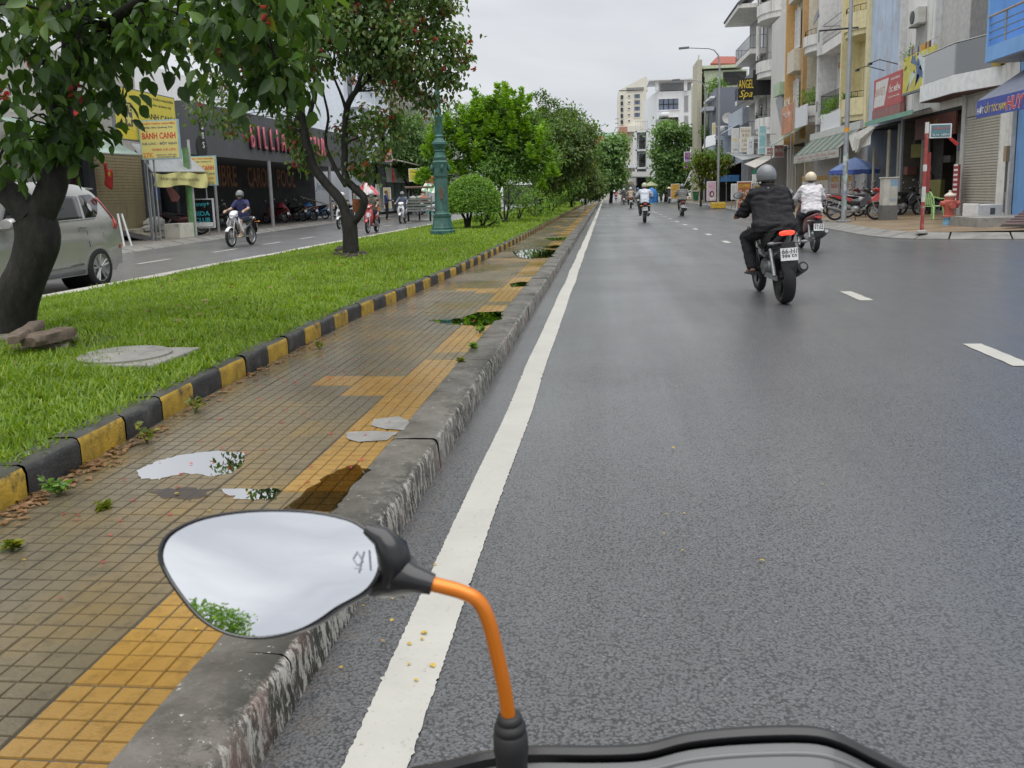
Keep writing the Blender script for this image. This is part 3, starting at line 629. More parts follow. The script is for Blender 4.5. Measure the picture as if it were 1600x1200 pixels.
bl=[pb(30,30,Y1-.5,.45,.35),pb(30,120,Y1-.3,.35,.4),pb(15,215,Y1-.1,.25,.35),pb(45,235,Y1+.4,.2,.25),pb(110,60,Y1-.5,.4,.4),pb(150,110,Y1-.2,.32,.26),pb(190,60,Y1-.2,.5,.4),pb(215,70,Y1,.3,.22),
    pb(260,50,Y1-.4,.5,.4),pb(290,55,Y1-.3,.3,.2),pb(330,20,Y1-.6,.5,.35),pb(400,15,Y1-.8,.45,.35),pb(395,80,Y1-.7,.25,.25),pb(430,120,Y1-.6,.14,.2),pb(445,20,Y1-.8,.3,.3),pb(110,-60,Y1,.9,.5,.9),pb(280,-70,Y1-.3,.9,.4,1.),pb(430,-60,Y1-.8,.5,.35),pb(0,-80,Y1+.3,.9,.5,.9),pb(-80,60,Y1,.6,.6),pb(230,10,Y1+.9,.5,.3),pb(120,200,Y1-.1,.16,.14),pb(105,215,Y1-.05,.1,.12)]
make_tree('flowering_tree','tree with a forked dark trunk and big leaves nearest the camera',T1,limbs,bl,LF_DARK,(28,9,.11),(.085,.15),.75,.62,flowers=14,single=280,tips=(LF_BUSH,.16,-.02),shape=2)
# second tree: double curved trunk, red blossoms
Y2=T2.y
def A2(x,y,d=0): return AY(x,y,Y2+d)
limbs=[([T2-Vector((0,0,.1)),A2(548,385),A2(546,350),A2(540,335)],[.155,.14,.135,.12],0),
       ([A2(544,352),A2(533,315,.05),A2(508,285,.1),A2(488,255,.1),A2(479,222,.1),A2(474,190,.1),A2(470,168,.1),A2(450,140,.2)],[.09,.088,.086,.085,.08,.06,.05,.03],0),
       ([A2(479,200,.1),A2(488,165),A2(492,130,-.1),A2(480,70,-.2)],.055,.02),
       ([A2(550,350),A2(564,332,-.05),A2(570,310,-.1),A2(556,296,-.1),A2(541,278,-.05),A2(538,240),A2(541,175),A2(552,148,.1),A2(572,125,.2),A2(600,70,.3)],[.075,.072,.07,.07,.068,.06,.055,.05,.042,.03],0),
       ([A2(540,290),A2(520,255,.2),A2(508,225,.3),A2(512,185,.3),A2(505,140,.2)],.05,.018),([A2(541,175),A2(530,140,-.2),A2(515,110,-.3)],.035,.015),([A2(541,170),A2(560,130,-.3),A2(575,60,-.4),A2(560,0,-.5)],.045,.02)]
bl=[pb(345,90,Y2-.3,.55,.7),pb(330,165,Y2-.4,.35,.5),pb(365,190,Y2-.2,.2,.25),pb(400,70,Y2,.6,.7),pb(425,150,Y2+.2,.25,.25),pb(460,90,Y2-.5,.55,.5),pb(470,30,Y2,.8,.6),pb(520,70,Y2-.6,.7,.6),pb(560,30,Y2,.9,.6),pb(610,60,Y2-.2,.8,.7),pb(655,70,Y2,.65,.8),pb(690,90,Y2+.1,.4,.55),pb(700,130,Y2+.1,.22,.35),pb(640,130,Y2+.2,.35,.3),pb(688,40,Y2,.4,.5),pb(715,75,Y2+.2,.25,.3),
    pb(580,190,Y2-.2,.32,.3),pb(590,225,Y2-.1,.3,.25),pb(545,220,Y2+.3,.25,.3),pb(610,200,Y2+.2,.2,.2),pb(470,215,Y2+.5,.2,.25),pb(460,195,Y2+.4,.15,.25),pb(570,262,Y2,.12,.15),pb(520,-60,Y2,1.6,.9,1.3),pb(400,-30,Y2,.9,.7,1.),pb(640,-30,Y2,.9,.7,1.),pb(600,110,Y2+.6,.5,.4),pb(470,120,Y2+.6,.4,.4),pb(480,245,Y2+.35,.15,.2),pb(668,155,Y2+.1,.16,.2)]
make_tree('flowering_tree','tree with looping twin stems and red blossom clusters beside the green lamp post',T2,limbs,bl,LF_MID,(38,20,.13),(.075,.125),.7,.58,flowers=260,tips=(LF_BUSH,.14,0),twr=.007)
# clipped mushroom shrub
TP=G(731,358,.3)
def shell(c,rx,ry,rz_,n,zmin=-.25):
    u=unit(int(n*1.6)); u=u[u[:,2]>zmin][:n]; r=rng.uniform(.9,1.02,len(u))[:,None]; bump=1+.04*np.array([mnoise.noise(Vector(q)*3) for q in u])[:,None]
    return np.array(c)+u*r*bump*np.array((rx,ry,rz_)),u
tr=empty('topiary_shrub',TP,'round clipped mushroom shaped shrub beside the green lamp post','shrub')
c=AY(738,322,TP.y); P,O=shell(c,.86,.86,.92,9000,-.22); n=len(P)
me=leaf_mesh('f',P,O*.7+unit(n)*.8,O+unit(n)*.5,rng.uniform(.05,.085,n),rng.uniform(.03,.045,n),LF_TOPI); link('crown',me,tr,True)['kind']='stuff'
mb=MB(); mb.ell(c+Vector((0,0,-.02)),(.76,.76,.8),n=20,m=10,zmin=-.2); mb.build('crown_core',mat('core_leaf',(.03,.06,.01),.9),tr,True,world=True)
mb=MB()
for dx in (-.1,0,.08): limb(mb,[TP+Vector((dx*.4,0,-.05)),TP+Vector((dx,U(-.05,.05),.35)),TP+Vector((dx*3,U(-.2,.2),.75)),TP+Vector((dx*5,U(-.3,.3),1.1))],.055,.03,7,.02)
mb.build('trunk',BARK,tr,True,world=True)
# bright green bushy tree with upright shoots
YB=33.; BB=G(765,350,.3); BB=Vector((-4.6,YB,.3))
bl=[pb(735,215,YB,.9,.9),pb(700,225,YB-.3,.7,.8),pb(775,215,YB+.4,1.1,1.2),pb(815,235,YB+.4,1.0,1.1),pb(845,260,YB,.7,.8),pb(770,262,YB,1.3,.6),pb(690,285,YB-.2,.3,.6),pb(840,215,YB+.3,.6,.7),pb(705,190,YB,.6,.6),pb(780,180,YB+.3,.8,.7),pb(740,180,YB,.6,.6),pb(820,195,YB+.4,.6,.6)]
limbs=[([BB+Vector((0,0,-.1)),BB+Vector((.1,0,.7)),BB+Vector((-.3,0,1.5)),BB+Vector((-.6,.2,2.6))],.12,.05),([BB+Vector((.1,0,.3)),BB+Vector((.5,.2,1.2)),BB+Vector((.8,.2,2.5))],.10,.05),([BB+Vector((0,0,.4)),BB+Vector((.1,.3,1.6)),BB+Vector((.1,.3,3.2))],.09,.04)]
t=make_tree('bushy_tree','tall bushy tree with bright green upright shoots behind the round clipped shrub',BB,limbs,bl,LF_BUSH,(22,34,.17),(.12,.19),.1,.4,up=.2,twr=.02)
Q=[];Dq=[];Lq=[]
def shoot(p,h,dirv=(0,0,1)):
    m=int(h*150); s=rng.random(m); d=Vector(dirv)+Vector((U(-.15,.15),U(-.15,.15),0)); d.normalize(); d=np.array(d)
    Q.append(np.array(p)+s[:,None]*h*d+rng.normal(size=(m,3))*.02); Dq.append(unit(m)*np.array((1,1,.35))+np.array((0,0,.35))); Lq.append((.15+.10*(1-s))*rng.uniform(.8,1.2,m))
for x,y,h in ((787,160,.95),(752,178,.9),(815,172,.85),(735,185,.8),(765,195,.9),(705,200,.7),(690,235,.7),(800,200,.8),(845,215,.8),(835,235,.7),(848,250,.6),(720,225,.7),(752,215,.8),(780,215,.7),(700,265,.6),(672,240,.6),(664,275,.5),(685,215,.7),(860,270,.5),(845,285,.5),(728,262,.5),(800,235,.6),(825,205,.7),(742,240,.6),(770,172,.8),(800,180,.7)):
    for k in range(3): shoot(AY(x+U(-10,10),y+U(0,14),YB-U(0,1.0)),h*U(.7,1.1),(U(-.25,.25),U(-.3,.1),1))
Q=np.concatenate(Q);Dq=np.concatenate(Dq);Lq=np.concatenate(Lq); me=leaf_mesh('f',Q,Dq,unit(len(Q))+np.array((0,-.3,.5)),Lq,Lq*.42,LF_BRIGHT,.3,1); link('young_shoots',me,t,True)['kind']='stuff'
# darker trees and shrubs farther along the median
def median_tree(x,Y,blpx,label,lm,r=.09,base_x=None,tips=None,name='median_tree',lean=0,Ls=(.13,.21),d=(17,28,.2)):
    b=AY(x,330,Y); b.z=.3; c0=Vector(blpx[0][0])
    lb=[([b-Vector((0,0,.1)),b+Vector((lean*.3,0,.8)),b.lerp(c0,.6)+Vector((.1,0,.1)),c0],r,r*.4),([b+Vector((0,0,.5)),b.lerp(Vector(blpx[-1][0]),.5)+Vector((0,0,.2)),Vector(blpx[-1][0])],r*.7,r*.3)]
    return make_tree(name,label,b,lb,blpx,lm,d,Ls,.5,.5,tips=tips,twr=.02)
Y=42.
t=median_tree(842,Y,[pb(880,235,Y,1.5,1.4),pb(850,205,Y+1,1.1,1.2),pb(905,215,Y,.9,.9),pb(860,265,Y,1.2,1.),pb(915,250,Y+1,.6,.7),pb(880,190,Y+1,.9,.7)],'leaning darker tree with a reddish tinge behind the bright bushy tree',LF_MID,.12,tips=(LF_BUSH,.25,.05),lean=.6)
# bare twig tops with sparse leaf tufts
bl=[pb(x,y,Y+1,.18,.15) for x,y in ((832,150),(848,146),(857,158),(850,166),(866,160),(875,172),(890,175),(893,182),(845,175),(905,192),(912,200),(870,185))]
P,O=cluster_pts(bl,(60,9,.09)); n=len(P); L=rng.uniform(.10,.16,n); link('top_tufts',leaf_mesh('f',P,O+unit(n)+np.array((0,0,-.3)),unit(n)+np.array((0,0,.6)),L,L*.5,LF_MID),t,True)['kind']='stuff'
mb=MB()
for c in bl: limb(mb,[AY(865,215,Y+1),AY(865,215,Y+1).lerp(Vector(c[0]),.6)+Vector((U(-.1,.1),0,-.1)),Vector(c[0])],.03,.012,5)
mb.build('top_twigs',BARK2,t,True,world=True)
Y=50.; median_tree(858,Y,[pb(868,290,Y,1.0,.8),pb(885,275,Y,1.0,.9),pb(850,300,Y,.7,.6)],'short tree with yellowish tips and slanting stem on the median',LF_BUSH,.10,tips=(LF_BRIGHT,.3,.1))
Y=62.; median_tree(893,Y,[pb(900,275,Y,1.5,1.6),pb(890,250,Y,1.2,1.2),pb(912,290,Y,.9,1.),pb(885,300,Y,1.,.7)],'rounded olive tree farther along the lawn',LF_MID,.13,tips=(LF_YEL,.12,.1),Ls=(.14,.22))
Y=80.; median_tree(915,Y,[pb(922,285,Y,1.3,1.3),pb(915,270,Y,1.,1.),pb(928,300,Y,.9,.8)],'last small tree at the far end of the lawn',LF_MID,.13,Ls=(.18,.28))
def shrub(x,y,Y,label,blobs,lm,tips=None,Ls=(.07,.12),d=(25,16,.12)):
    b=AY(x,y,Y); b.z=.29
    lb=[([b-Vector((0,0,.06)),b.lerp(Vector(c[0]),.55)+Vector((U(-.1,.1),0,0)),Vector(c[0])],.045,.02) for c in blobs[:4]]
    return make_tree('shrub',label,b,lb,blobs,lm,d,Ls,.2,.5,group='shrubs under the median trees',cat='shrub',tips=tips)
shrub(789,336,31.,'dark stemmed shrub directly right of the clipped mushroom shrub',[pb(790,312,31.,.5,.45),pb(772,300,31,.4,.4),pb(808,305,31.,.45,.4),pb(795,290,31.,.5,.35)],LF_BUSH)
shrub(752,352,27.6,'thin shrub with sparse yellow green leaves beneath the clipped shrub',[pb(752,335,27.6,.28,.3),pb(768,322,27.6,.22,.4),pb(745,340,27.6,.12,.12),pb(775,345,27.6,.15,.15)],LF_TOPI,d=(30,10,.1))
shrub(835,335,38.,'pale feathery shrub under the dark leaning tree',[pb(836,312,38.,.75,.7),pb(825,325,38.,.5,.45),pb(850,325,38.,.4,.4)],LF_TOPI)
shrub(862,330,47.,'small leafy shrub with light tips behind the pale feathery shrub',[pb(864,305,47.,.8,.6),pb(872,318,47.,.5,.45)],LF_BUSH,(LF_BRIGHT,.3,.05))
shrub(810,340,33.5,'low leafy shrub at the foot of the bright bushy tree',[pb(812,330,33.5,.45,.35),pb(822,322,33.5,.35,.35)],LF_BUSH)
# rubble and old timber by the first tree, stones by the second, manhole lid
WOOD=mat('weathered_wood',(.14,.105,.075),.75,var=.35,vs=14,bump=.7,bs=25,spots=.4,spcol=(.05,.04,.03)); WOOD2=mat('weathered_stone',(.20,.17,.135),.75,var=.3,vs=10,bump=.7,bs=30,spots=.4)
def chunk(pa,pb_,w,h,z,label,mt):
    a=G(*pa,z); b=G(*pb_,z); d=b-a; L_=d.length; m=MB(); ny=8
    def fn(i,j):
        t=i; an=2*math.pi*j; ca,sa=math.cos(an),math.sin(an); x=math.copysign(abs(ca)**.5,ca)*w/2; zz=math.copysign(abs(sa)**.5,sa)*h/2
        q=1+.22*mnoise.noise(Vector((t*4+pa[0],ca*1.5,sa*1.5))); k=1 if .06<t<.94 else .72
        return (x*q*k,(t-.5)*L_,zz*q*k)
    m.grid(fn,9,13); n=13; m.f.append(tuple(range(12))); m.m.append(0); m.f.append(tuple(8*13+j for j in range(12))); m.m.append(0)
    mid=(a+b)/2; o=m.build('rubble_piece',mt,smooth=45); o.location=(mid.x,mid.y,z+h/2); o.rotation_euler.z=math.atan2(-d.x,d.y); return tag(o,label,'rubble','rubble heaped at the first tree')
chunk((45,545),(110,527),.15,.09,.36,'thick squared beam end on top of the rubble at the first tree',WOOD)
chunk((22,540),(62,512),.11,.07,.40,'narrow slanting timber leaning on the rubble beside the trunk',WOOD)
chunk((85,535),(122,532),.16,.06,.31,'flat broken block at the right end of the rubble',WOOD2)
chunk((40,552),(110,547),.13,.06,.285,'long pale split plank at the front of the rubble',WOOD2)
chunk((0,553),(80,556),.12,.06,.26,'dark low timber along the front of the rubble',WOOD)
chunk((-30,540),(30,538),.2,.08,.27,'dark stone slab against the trunk of the first tree',WOOD2)
chunk((110,542),(148,548),.12,.025,.27,'thin dark slate lying between rubble and manhole lid',WOOD2)
for i,(x,y,s) in enumerate(((534,392,.16),(552,404,.13),(567,400,.14),(541,402,.12),(527,399,.1))):
    p=G(x,y,.31); m=MB().ell(p,(s,s*.8,s*.62),rot=(U(-.3,.3),U(-.3,.3),U(0,3)),n=9,m=6,noise=.5)
    tag(m.build('stone',mat('stone_dark',(.06,.045,.035),.8,bump=.6,var=.4),smooth=30),['reddish stone at the left foot of the second tree','dark stone in front of the second tree','round dark stone right of the second tree','small stone touching the second trunk','small stone farthest left of the second tree'][i],'stone','stones around the second tree')
mh=G(195,553,.325); t=empty('manhole_lid',mh,'round grey concrete manhole lid set in the lawn','manhole lid')
m=MB().lathe([(.02,-.05),(.30,-.05),(.30,.0),(.27,.012),(.0,.014)],28); m.build('lid',CONC,t,smooth=30)
MB().box(-.38,.38,-.32,.32,-.09,-.012).build('surround',CONC,t,bevel=.01)
p=G(600,398,.3); tag(MB().lathe([(.0,-.03),(.22,-.03),(.22,.02),(.0,.03)],18,Matrix.Translation(p)).build('drain_lid',CONC,smooth=30),'small pale drain lid in the lawn right of the second tree','drain lid')
# weeds along the painted kerb, petals and leaf litter
def weed(x,y,z,h,n,label,lm=LF_BUSH):
    b=G(x,y,z); t=empty('weed',b,label,'weed','weeds in the pavement joints'); m=MB(); P=[];D=[]
    for i in range(n):
        tp=b+Vector((U(-.5,.5)*h,U(-.5,.5)*h,h*U(.4,1))); m.tube([b,b.lerp(tp,.5)+Vector((0,0,h*.1)),tp],[.004,.003,.002],5)
        for k in range(5): P.append(tuple(b.lerp(tp,U(.4,1)))); D.append((U(-1,1),U(-1,1),U(-.2,.5)))
    m.build('stem',mat('weed_stem',(.10,.12,.04),.6),t,world=True); P=np.array(P); k=len(P); L=rng.uniform(.025,.045,k)
    link('leaves',leaf_mesh('l',P,np.array(D),unit(k)+np.array((0,0,1.)),L,L*.6,lm),t,True)
weed(92,775,.15,.11,9,'leafy weed with round leaves growing against the nearest black kerb block'); weed(230,692,.15,.13,5,'straggly weed in front of a yellow kerb block',LF_YEL); weed(305,645,.15,.1,6,'small weed with dead leaves at the painted kerb',LF_YEL); weed(750,520,.15,.06,9,'grassy tuft in the joint beside the outer kerb',LF_TOPI); weed(740,545,.15,.05,9,'low strip of weeds beside the outer kerb',LF_TOPI); weed(720,567,.15,.04,6,'tiny weed tuft on the cement edge of the outer kerb',LF_YEL); weed(162,795,.15,.025,9,'flat withered tuft among the near tiles',LF_YEL); weed(20,860,.15,.04,7,'low creeping weed at the left picture edge on the tiles',LF_YEL); weed(500,545,.15,.08,5,'thin grass weed at the painted kerb',LF_YEL)
def litter(name,label,pts,Ls,lm,z0=.004):
    P=np.array(pts); n=len(P); a=rng.uniform(0,2*np.pi,n); D=np.stack([np.cos(a),np.sin(a),np.zeros(n)],1); L=rng.uniform(*Ls,n); P[:,2]+=z0
    o=link(name,leaf_mesh(name,P,D,unit(n)*.25+np.array((0,0,1.)),L,L*rng.uniform(.45,.8,n),lm,.25)); tag(o,label,'litter',kind='stuff')
pts=[]
for i in range(260):
    y=U(5,18)**1; x=kx(y)+abs(rng.normal())*.35; 
    if x<-1.1: pts.append((x,y,PT+.003))
for i in range(120): y=U(2.2,9); pts.append((U(-2.3,-1.1),y,PT+.003))
litter('fallen_petals','crimson fallen petals scattered on the tiled footway',pts,(.012,.026),LF_RED)
DRY=leafmat('dry_leaf',[(.20,.11,.05),(.28,.16,.08),(.16,.08,.03)],.2); YLW=leafmat('yellow_leaf',[(.5,.32,.03),(.6,.42,.06)],.2)
pts=[]
for i in range(420):
    y=random.choice((U(2.8,4.2),U(2.8,3.6),U(4.4,7),U(2,14))); pts.append((kx(y)+.02+abs(rng.normal())*.06,y,PT+.004))
litter('dry_leaves','brown dry leaf litter gathered at the foot of the painted kerb',pts,(.02,.05),DRY)
pts=[(U(-.8,-.5),U(2.1,2.9),.006) for i in range(16)]+[(U(-.82,2.5),U(2,9),.006) for i in range(16)]+[(U(-2.3,-1.1),U(1.6,4),PT+.004) for i in range(10)]
litter('yellow_leaves','tiny yellow fallen leaves on road and footway',pts,(.012,.024),YLW)
pts=[]
for i in range(90): y=U(3,16); x=U(-6.5,-2.7); pts.append((x,y,lawn_z(x,y)+.04))
litter('brown_leaves','brown fallen leaves lying in the grass',pts,(.04,.09),DRY)
# ---------------- people ----------------
def capsule(mb,a,b,r0,r1,n=10):
    a,b=Vector(a),Vector(b); d=(b-a); L=d.length; d=d.normalized() if L>1e-6 else Vector((0,0,1)); pts=[];rd=[]
    for t in (-.92,-.6,-.25): pts.append(a+d*r0*t); rd.append(r0*math.sqrt(1-t*t))
    pts.append(a); rd.append(r0); pts.append(b); rd.append(r1)
    for t in (.25,.6,.92): pts.append(b+d*r1*t); rd.append(r1*math.sqrt(1-t*t))
    mb.tube(pts,rd,n)
def remesh(mb,vox,it=4,fold=0.,ff=9.,seed=0):
    me=mb.mesh('tmp'); o=bpy.data.objects.new('tmp',me); WS.collection.objects.link(o)
    m=o.modifiers.new('r','REMESH'); m.mode='VOXEL'; m.voxel_size=vox; m.use_smooth_shade=True
    s=o.modifiers.new('s','SMOOTH'); s.iterations=it; s.factor=.5
    dg=ws_dg(); r=bpy.data.meshes.new_from_object(o.evaluated_get(dg)); bpy.data.objects.remove(o); bpy.data.meshes.remove(me)
    if fold:
        for v in r.vertices:
            p=v.co*ff+Vector((seed,0,0)); q=abs(mnoise.noise(Vector((p.x*.8,p.y*.8,p.z*1.7))))*2-.5; v.co+=v.normal*fold*q
    r.update(); return r
PCACHE={}
def skel(pose):
    J={}
    if pose=='ride':    J=dict(hip=(0,-.26,.83),belly=(0,-.22,1.0),chest=(0,-.13,1.2),neck=(0,-.07,1.36),head=(0,-.02,1.48),sh=(.17,-.10,1.29),el=(.30,.02,1.10),ha=(.31,.30,1.03),hj=(.09,-.22,.80),kn=(.19,.20,.70),an=(.17,.02,.36),to=(.18,.18,.30))
    elif pose=='scoot': J=dict(hip=(0,-.24,.84),belly=(0,-.22,1.0),chest=(0,-.17,1.2),neck=(0,-.13,1.36),head=(0,-.09,1.48),sh=(.165,-.15,1.29),el=(.27,-.03,1.10),ha=(.29,.27,1.04),hj=(.085,-.2,.80),kn=(.13,.22,.74),an=(.12,.22,.36),to=(.13,.38,.32))
    elif pose=='sport': J=dict(hip=(0,-.26,.86),belly=(0,-.22,1.0),chest=(0,-.09,1.17),neck=(0,.0,1.325),head=(0,.07,1.44),sh=(.165,-.03,1.25),el=(.265,.10,1.06),ha=(.285,.36,1.02),hj=(.10,-.2,.84),kn=(.24,.18,.74),an=(.235,-.06,.37),to=(.25,.10,.335))
    elif pose=='stand': J=dict(hip=(0,0,.92),belly=(0,.0,1.06),chest=(0,.0,1.25),neck=(0,.01,1.42),head=(0,.03,1.54),sh=(.18,0,1.38),el=(.25,.10,1.14),ha=(.2,.32,1.10),hj=(.09,0,.9),kn=(.10,.03,.5),an=(.10,-.02,.09),to=(.11,.13,.05))
    return {k:Vector(v) for k,v in J.items()}
def mir(v,s): return Vector((v.x*s,v.y,v.z))
def body_meshes(pose,bulk=1.,long_sleeve=True,vox=.016,seed=0,shorts=False,coat=False):
    key=(pose,bulk,long_sleeve,vox,seed,shorts,coat)
    if key in PCACHE: return PCACHE[key]
    J=skel(pose); b=MB()
    # continuous body: torso, head with face, limbs, hands with fingers, feet
    capsule(b,J['hip'],J['belly'],.11,.10); capsule(b,J['belly'],J['chest'],.10,.10); capsule(b,J['chest'],J['neck'],.085,.05); capsule(b,J['neck'],J['head'],.05,.055)
    h=J['head']; b.ell(h+Vector((0,.005,.02)),(.078,.095,.112)); b.ell(h+Vector((0,.04,-.055)),(.05,.055,.05)); b.ell(h+Vector((0,.105,-.005)),(.016,.022,.026))
    for s in (-1,1):
        b.ell(h+Vector((.08*s,-.005,0)),(.014,.025,.034)); sh,el,ha=mir(J['sh'],s),mir(J['el'],s),mir(J['ha'],s)
        capsule(b,J['chest']+Vector((.08*s,0,.06)),sh,.075,.06); capsule(b,sh,el,.052,.042); capsule(b,el,ha,.042,.03)
        d=(ha-el).normalized(); capsule(b,ha,ha+d*.06,.034,.036)
        for i in range(4):
            f0=ha+d*.085+Vector(((i-1.5)*.021,0,0)); L=(.05,.058,.053,.042)[i]; f1=f0+d*L*.5+Vector((0,0,-.012)); f2=f1+Vector((0,-.01,-.034)); capsule(b,f0-d*.03,f1,.0105,.0095,6); capsule(b,f1,f2,.0095,.008,6)
        capsule(b,ha+d*.03+Vector((-.03*s,0,-.005)),ha+d*.07+Vector((-.045*s,0,-.03)),.012,.009,6)
        hj,kn,an,to=mir(J['hj'],s),mir(J['kn'],s),mir(J['an'],s),mir(J['to'],s)
        capsule(b,hj,kn,.082,.058); capsule(b,kn,an,.055,.036); capsule(b,an,to,.042,.03); 
    body=remesh(b,max(.011,vox*.75),3)
    t=MB(); k=bulk
    if coat:   # blouson hanging over the seat
        hp=J['hip']; secs=[(hp+Vector((0,-.02,-.05)),.235*k,.17*k,(0,1,0),2.6),(hp+Vector((0,-.02,.04)),.245*k,.175*k,(0,1,0),2.6),(J['belly'],.215*k,.16*k,(0,1,.2),2.4),(J['chest']+Vector((0,-.01,0)),.225*k,.155*k,(0,1,.2),2.4),(J['chest']+Vector((0,.0,.08)),.19*k,.155*k,(0,1,.3),2.2),(J['neck']+Vector((0,-.01,-.03)),.125*k,.125*k,(0,1,.3),2.),(J['neck']+Vector((0,0,.03)),.082,.088,(0,1,.3),2.),(J['neck']+Vector((0,0,.065)),.075,.08,(0,1,.3),2.)]
        t.loft(secs,20)
    else:
        hp=J['hip']; secs=[(hp+Vector((0,-.01,-.04)),.165*k,.135*k,(0,1,0),2.3),(J['belly'],.16*k,.135*k,(0,1,.2),2.3),(J['chest']+Vector((0,0,0)),.178*k,.135*k,(0,1,.2),2.3),(J['chest']+Vector((0,.0,.09)),.165*k,.14*k,(0,1,.3),2.2),(J['neck']+Vector((0,-.01,-.02)),.10*k,.105*k,(0,1,.3),2.),(J['neck']+Vector((0,-.0,.03)),.07*k,.075*k,(0,1,.3),2.)]
        t.loft(secs,18)
    for s in (-1,1):
        sh,el,ha=mir(J['sh'],s),mir(J['el'],s),mir(J['ha'],s); a=.075*k if not coat else .086*k; capsule(t,J['chest']+Vector((.09*s,0,.07)),sh,a*1.05,a)
        if long_sleeve: capsule(t,sh,el,a,a*.86); capsule(t,el,el.lerp(ha,.93),a*.86,a*.58)
        else: capsule(t,sh,sh.lerp(el,.7),a*.95,a*.9)
    t.ell(J['neck']+Vector((0,-.045,-.07)),(.15*k,.10*k,.085*k),n=14,m=9); t.ell(J['neck']+Vector((0,.0,-.02)),(.10*k,.10*k,.06*k),n=14,m=9)
    shirt=remesh(t,vox,8,.016 if coat else .009,8.,seed)
    p=MB()
    for s in (-1,1):
        hj,kn,an=mir(J['hj'],s),mir(J['kn'],s),mir(J['an'],s); e=kn.lerp(an,.93) if not shorts else kn.lerp(hj,.12)
        capsule(p,J['hip']+Vector((.04*s,0,-.02)),hj,.125,.105); capsule(p,hj,kn if not shorts else e,.105,.085)
        if not shorts: capsule(p,kn,e,.083,.066)
    pants=remesh(p,vox,3,.008,9.,seed+3)
    shoes=[]
    for s in (-1,1):
        f=MB(); an,to=mir(J['an'],s),mir(J['to'],s); d=(to-an); d.normalize(); f.loft([(an+Vector((0,-.06,-.05)),.035,.025,(0,.2,1),2.5),(an+Vector((0,0,-.045)),.042,.028,(0,.2,1),2.5),(an.lerp(to,.6)+Vector((0,.0,-.035)),.047,.02,(0,.2,1),2.5),(to+Vector((0,.05,-.03)),.04,.016,(0,.2,1),2.5),(to+Vector((0,.09,-.03)),.02,.012,(0,.2,1),2.5)],10); shoes.append(f.mesh('shoe',None,True))
    PCACHE[key]=(body,shirt,pants,shoes,J); return PCACHE[key]
def wm(me,mt):
    m=me.copy(); m.materials.clear(); m.materials.append(mt); return m
HAIR=mat('black_hair',(.012,.010,.009),.5)
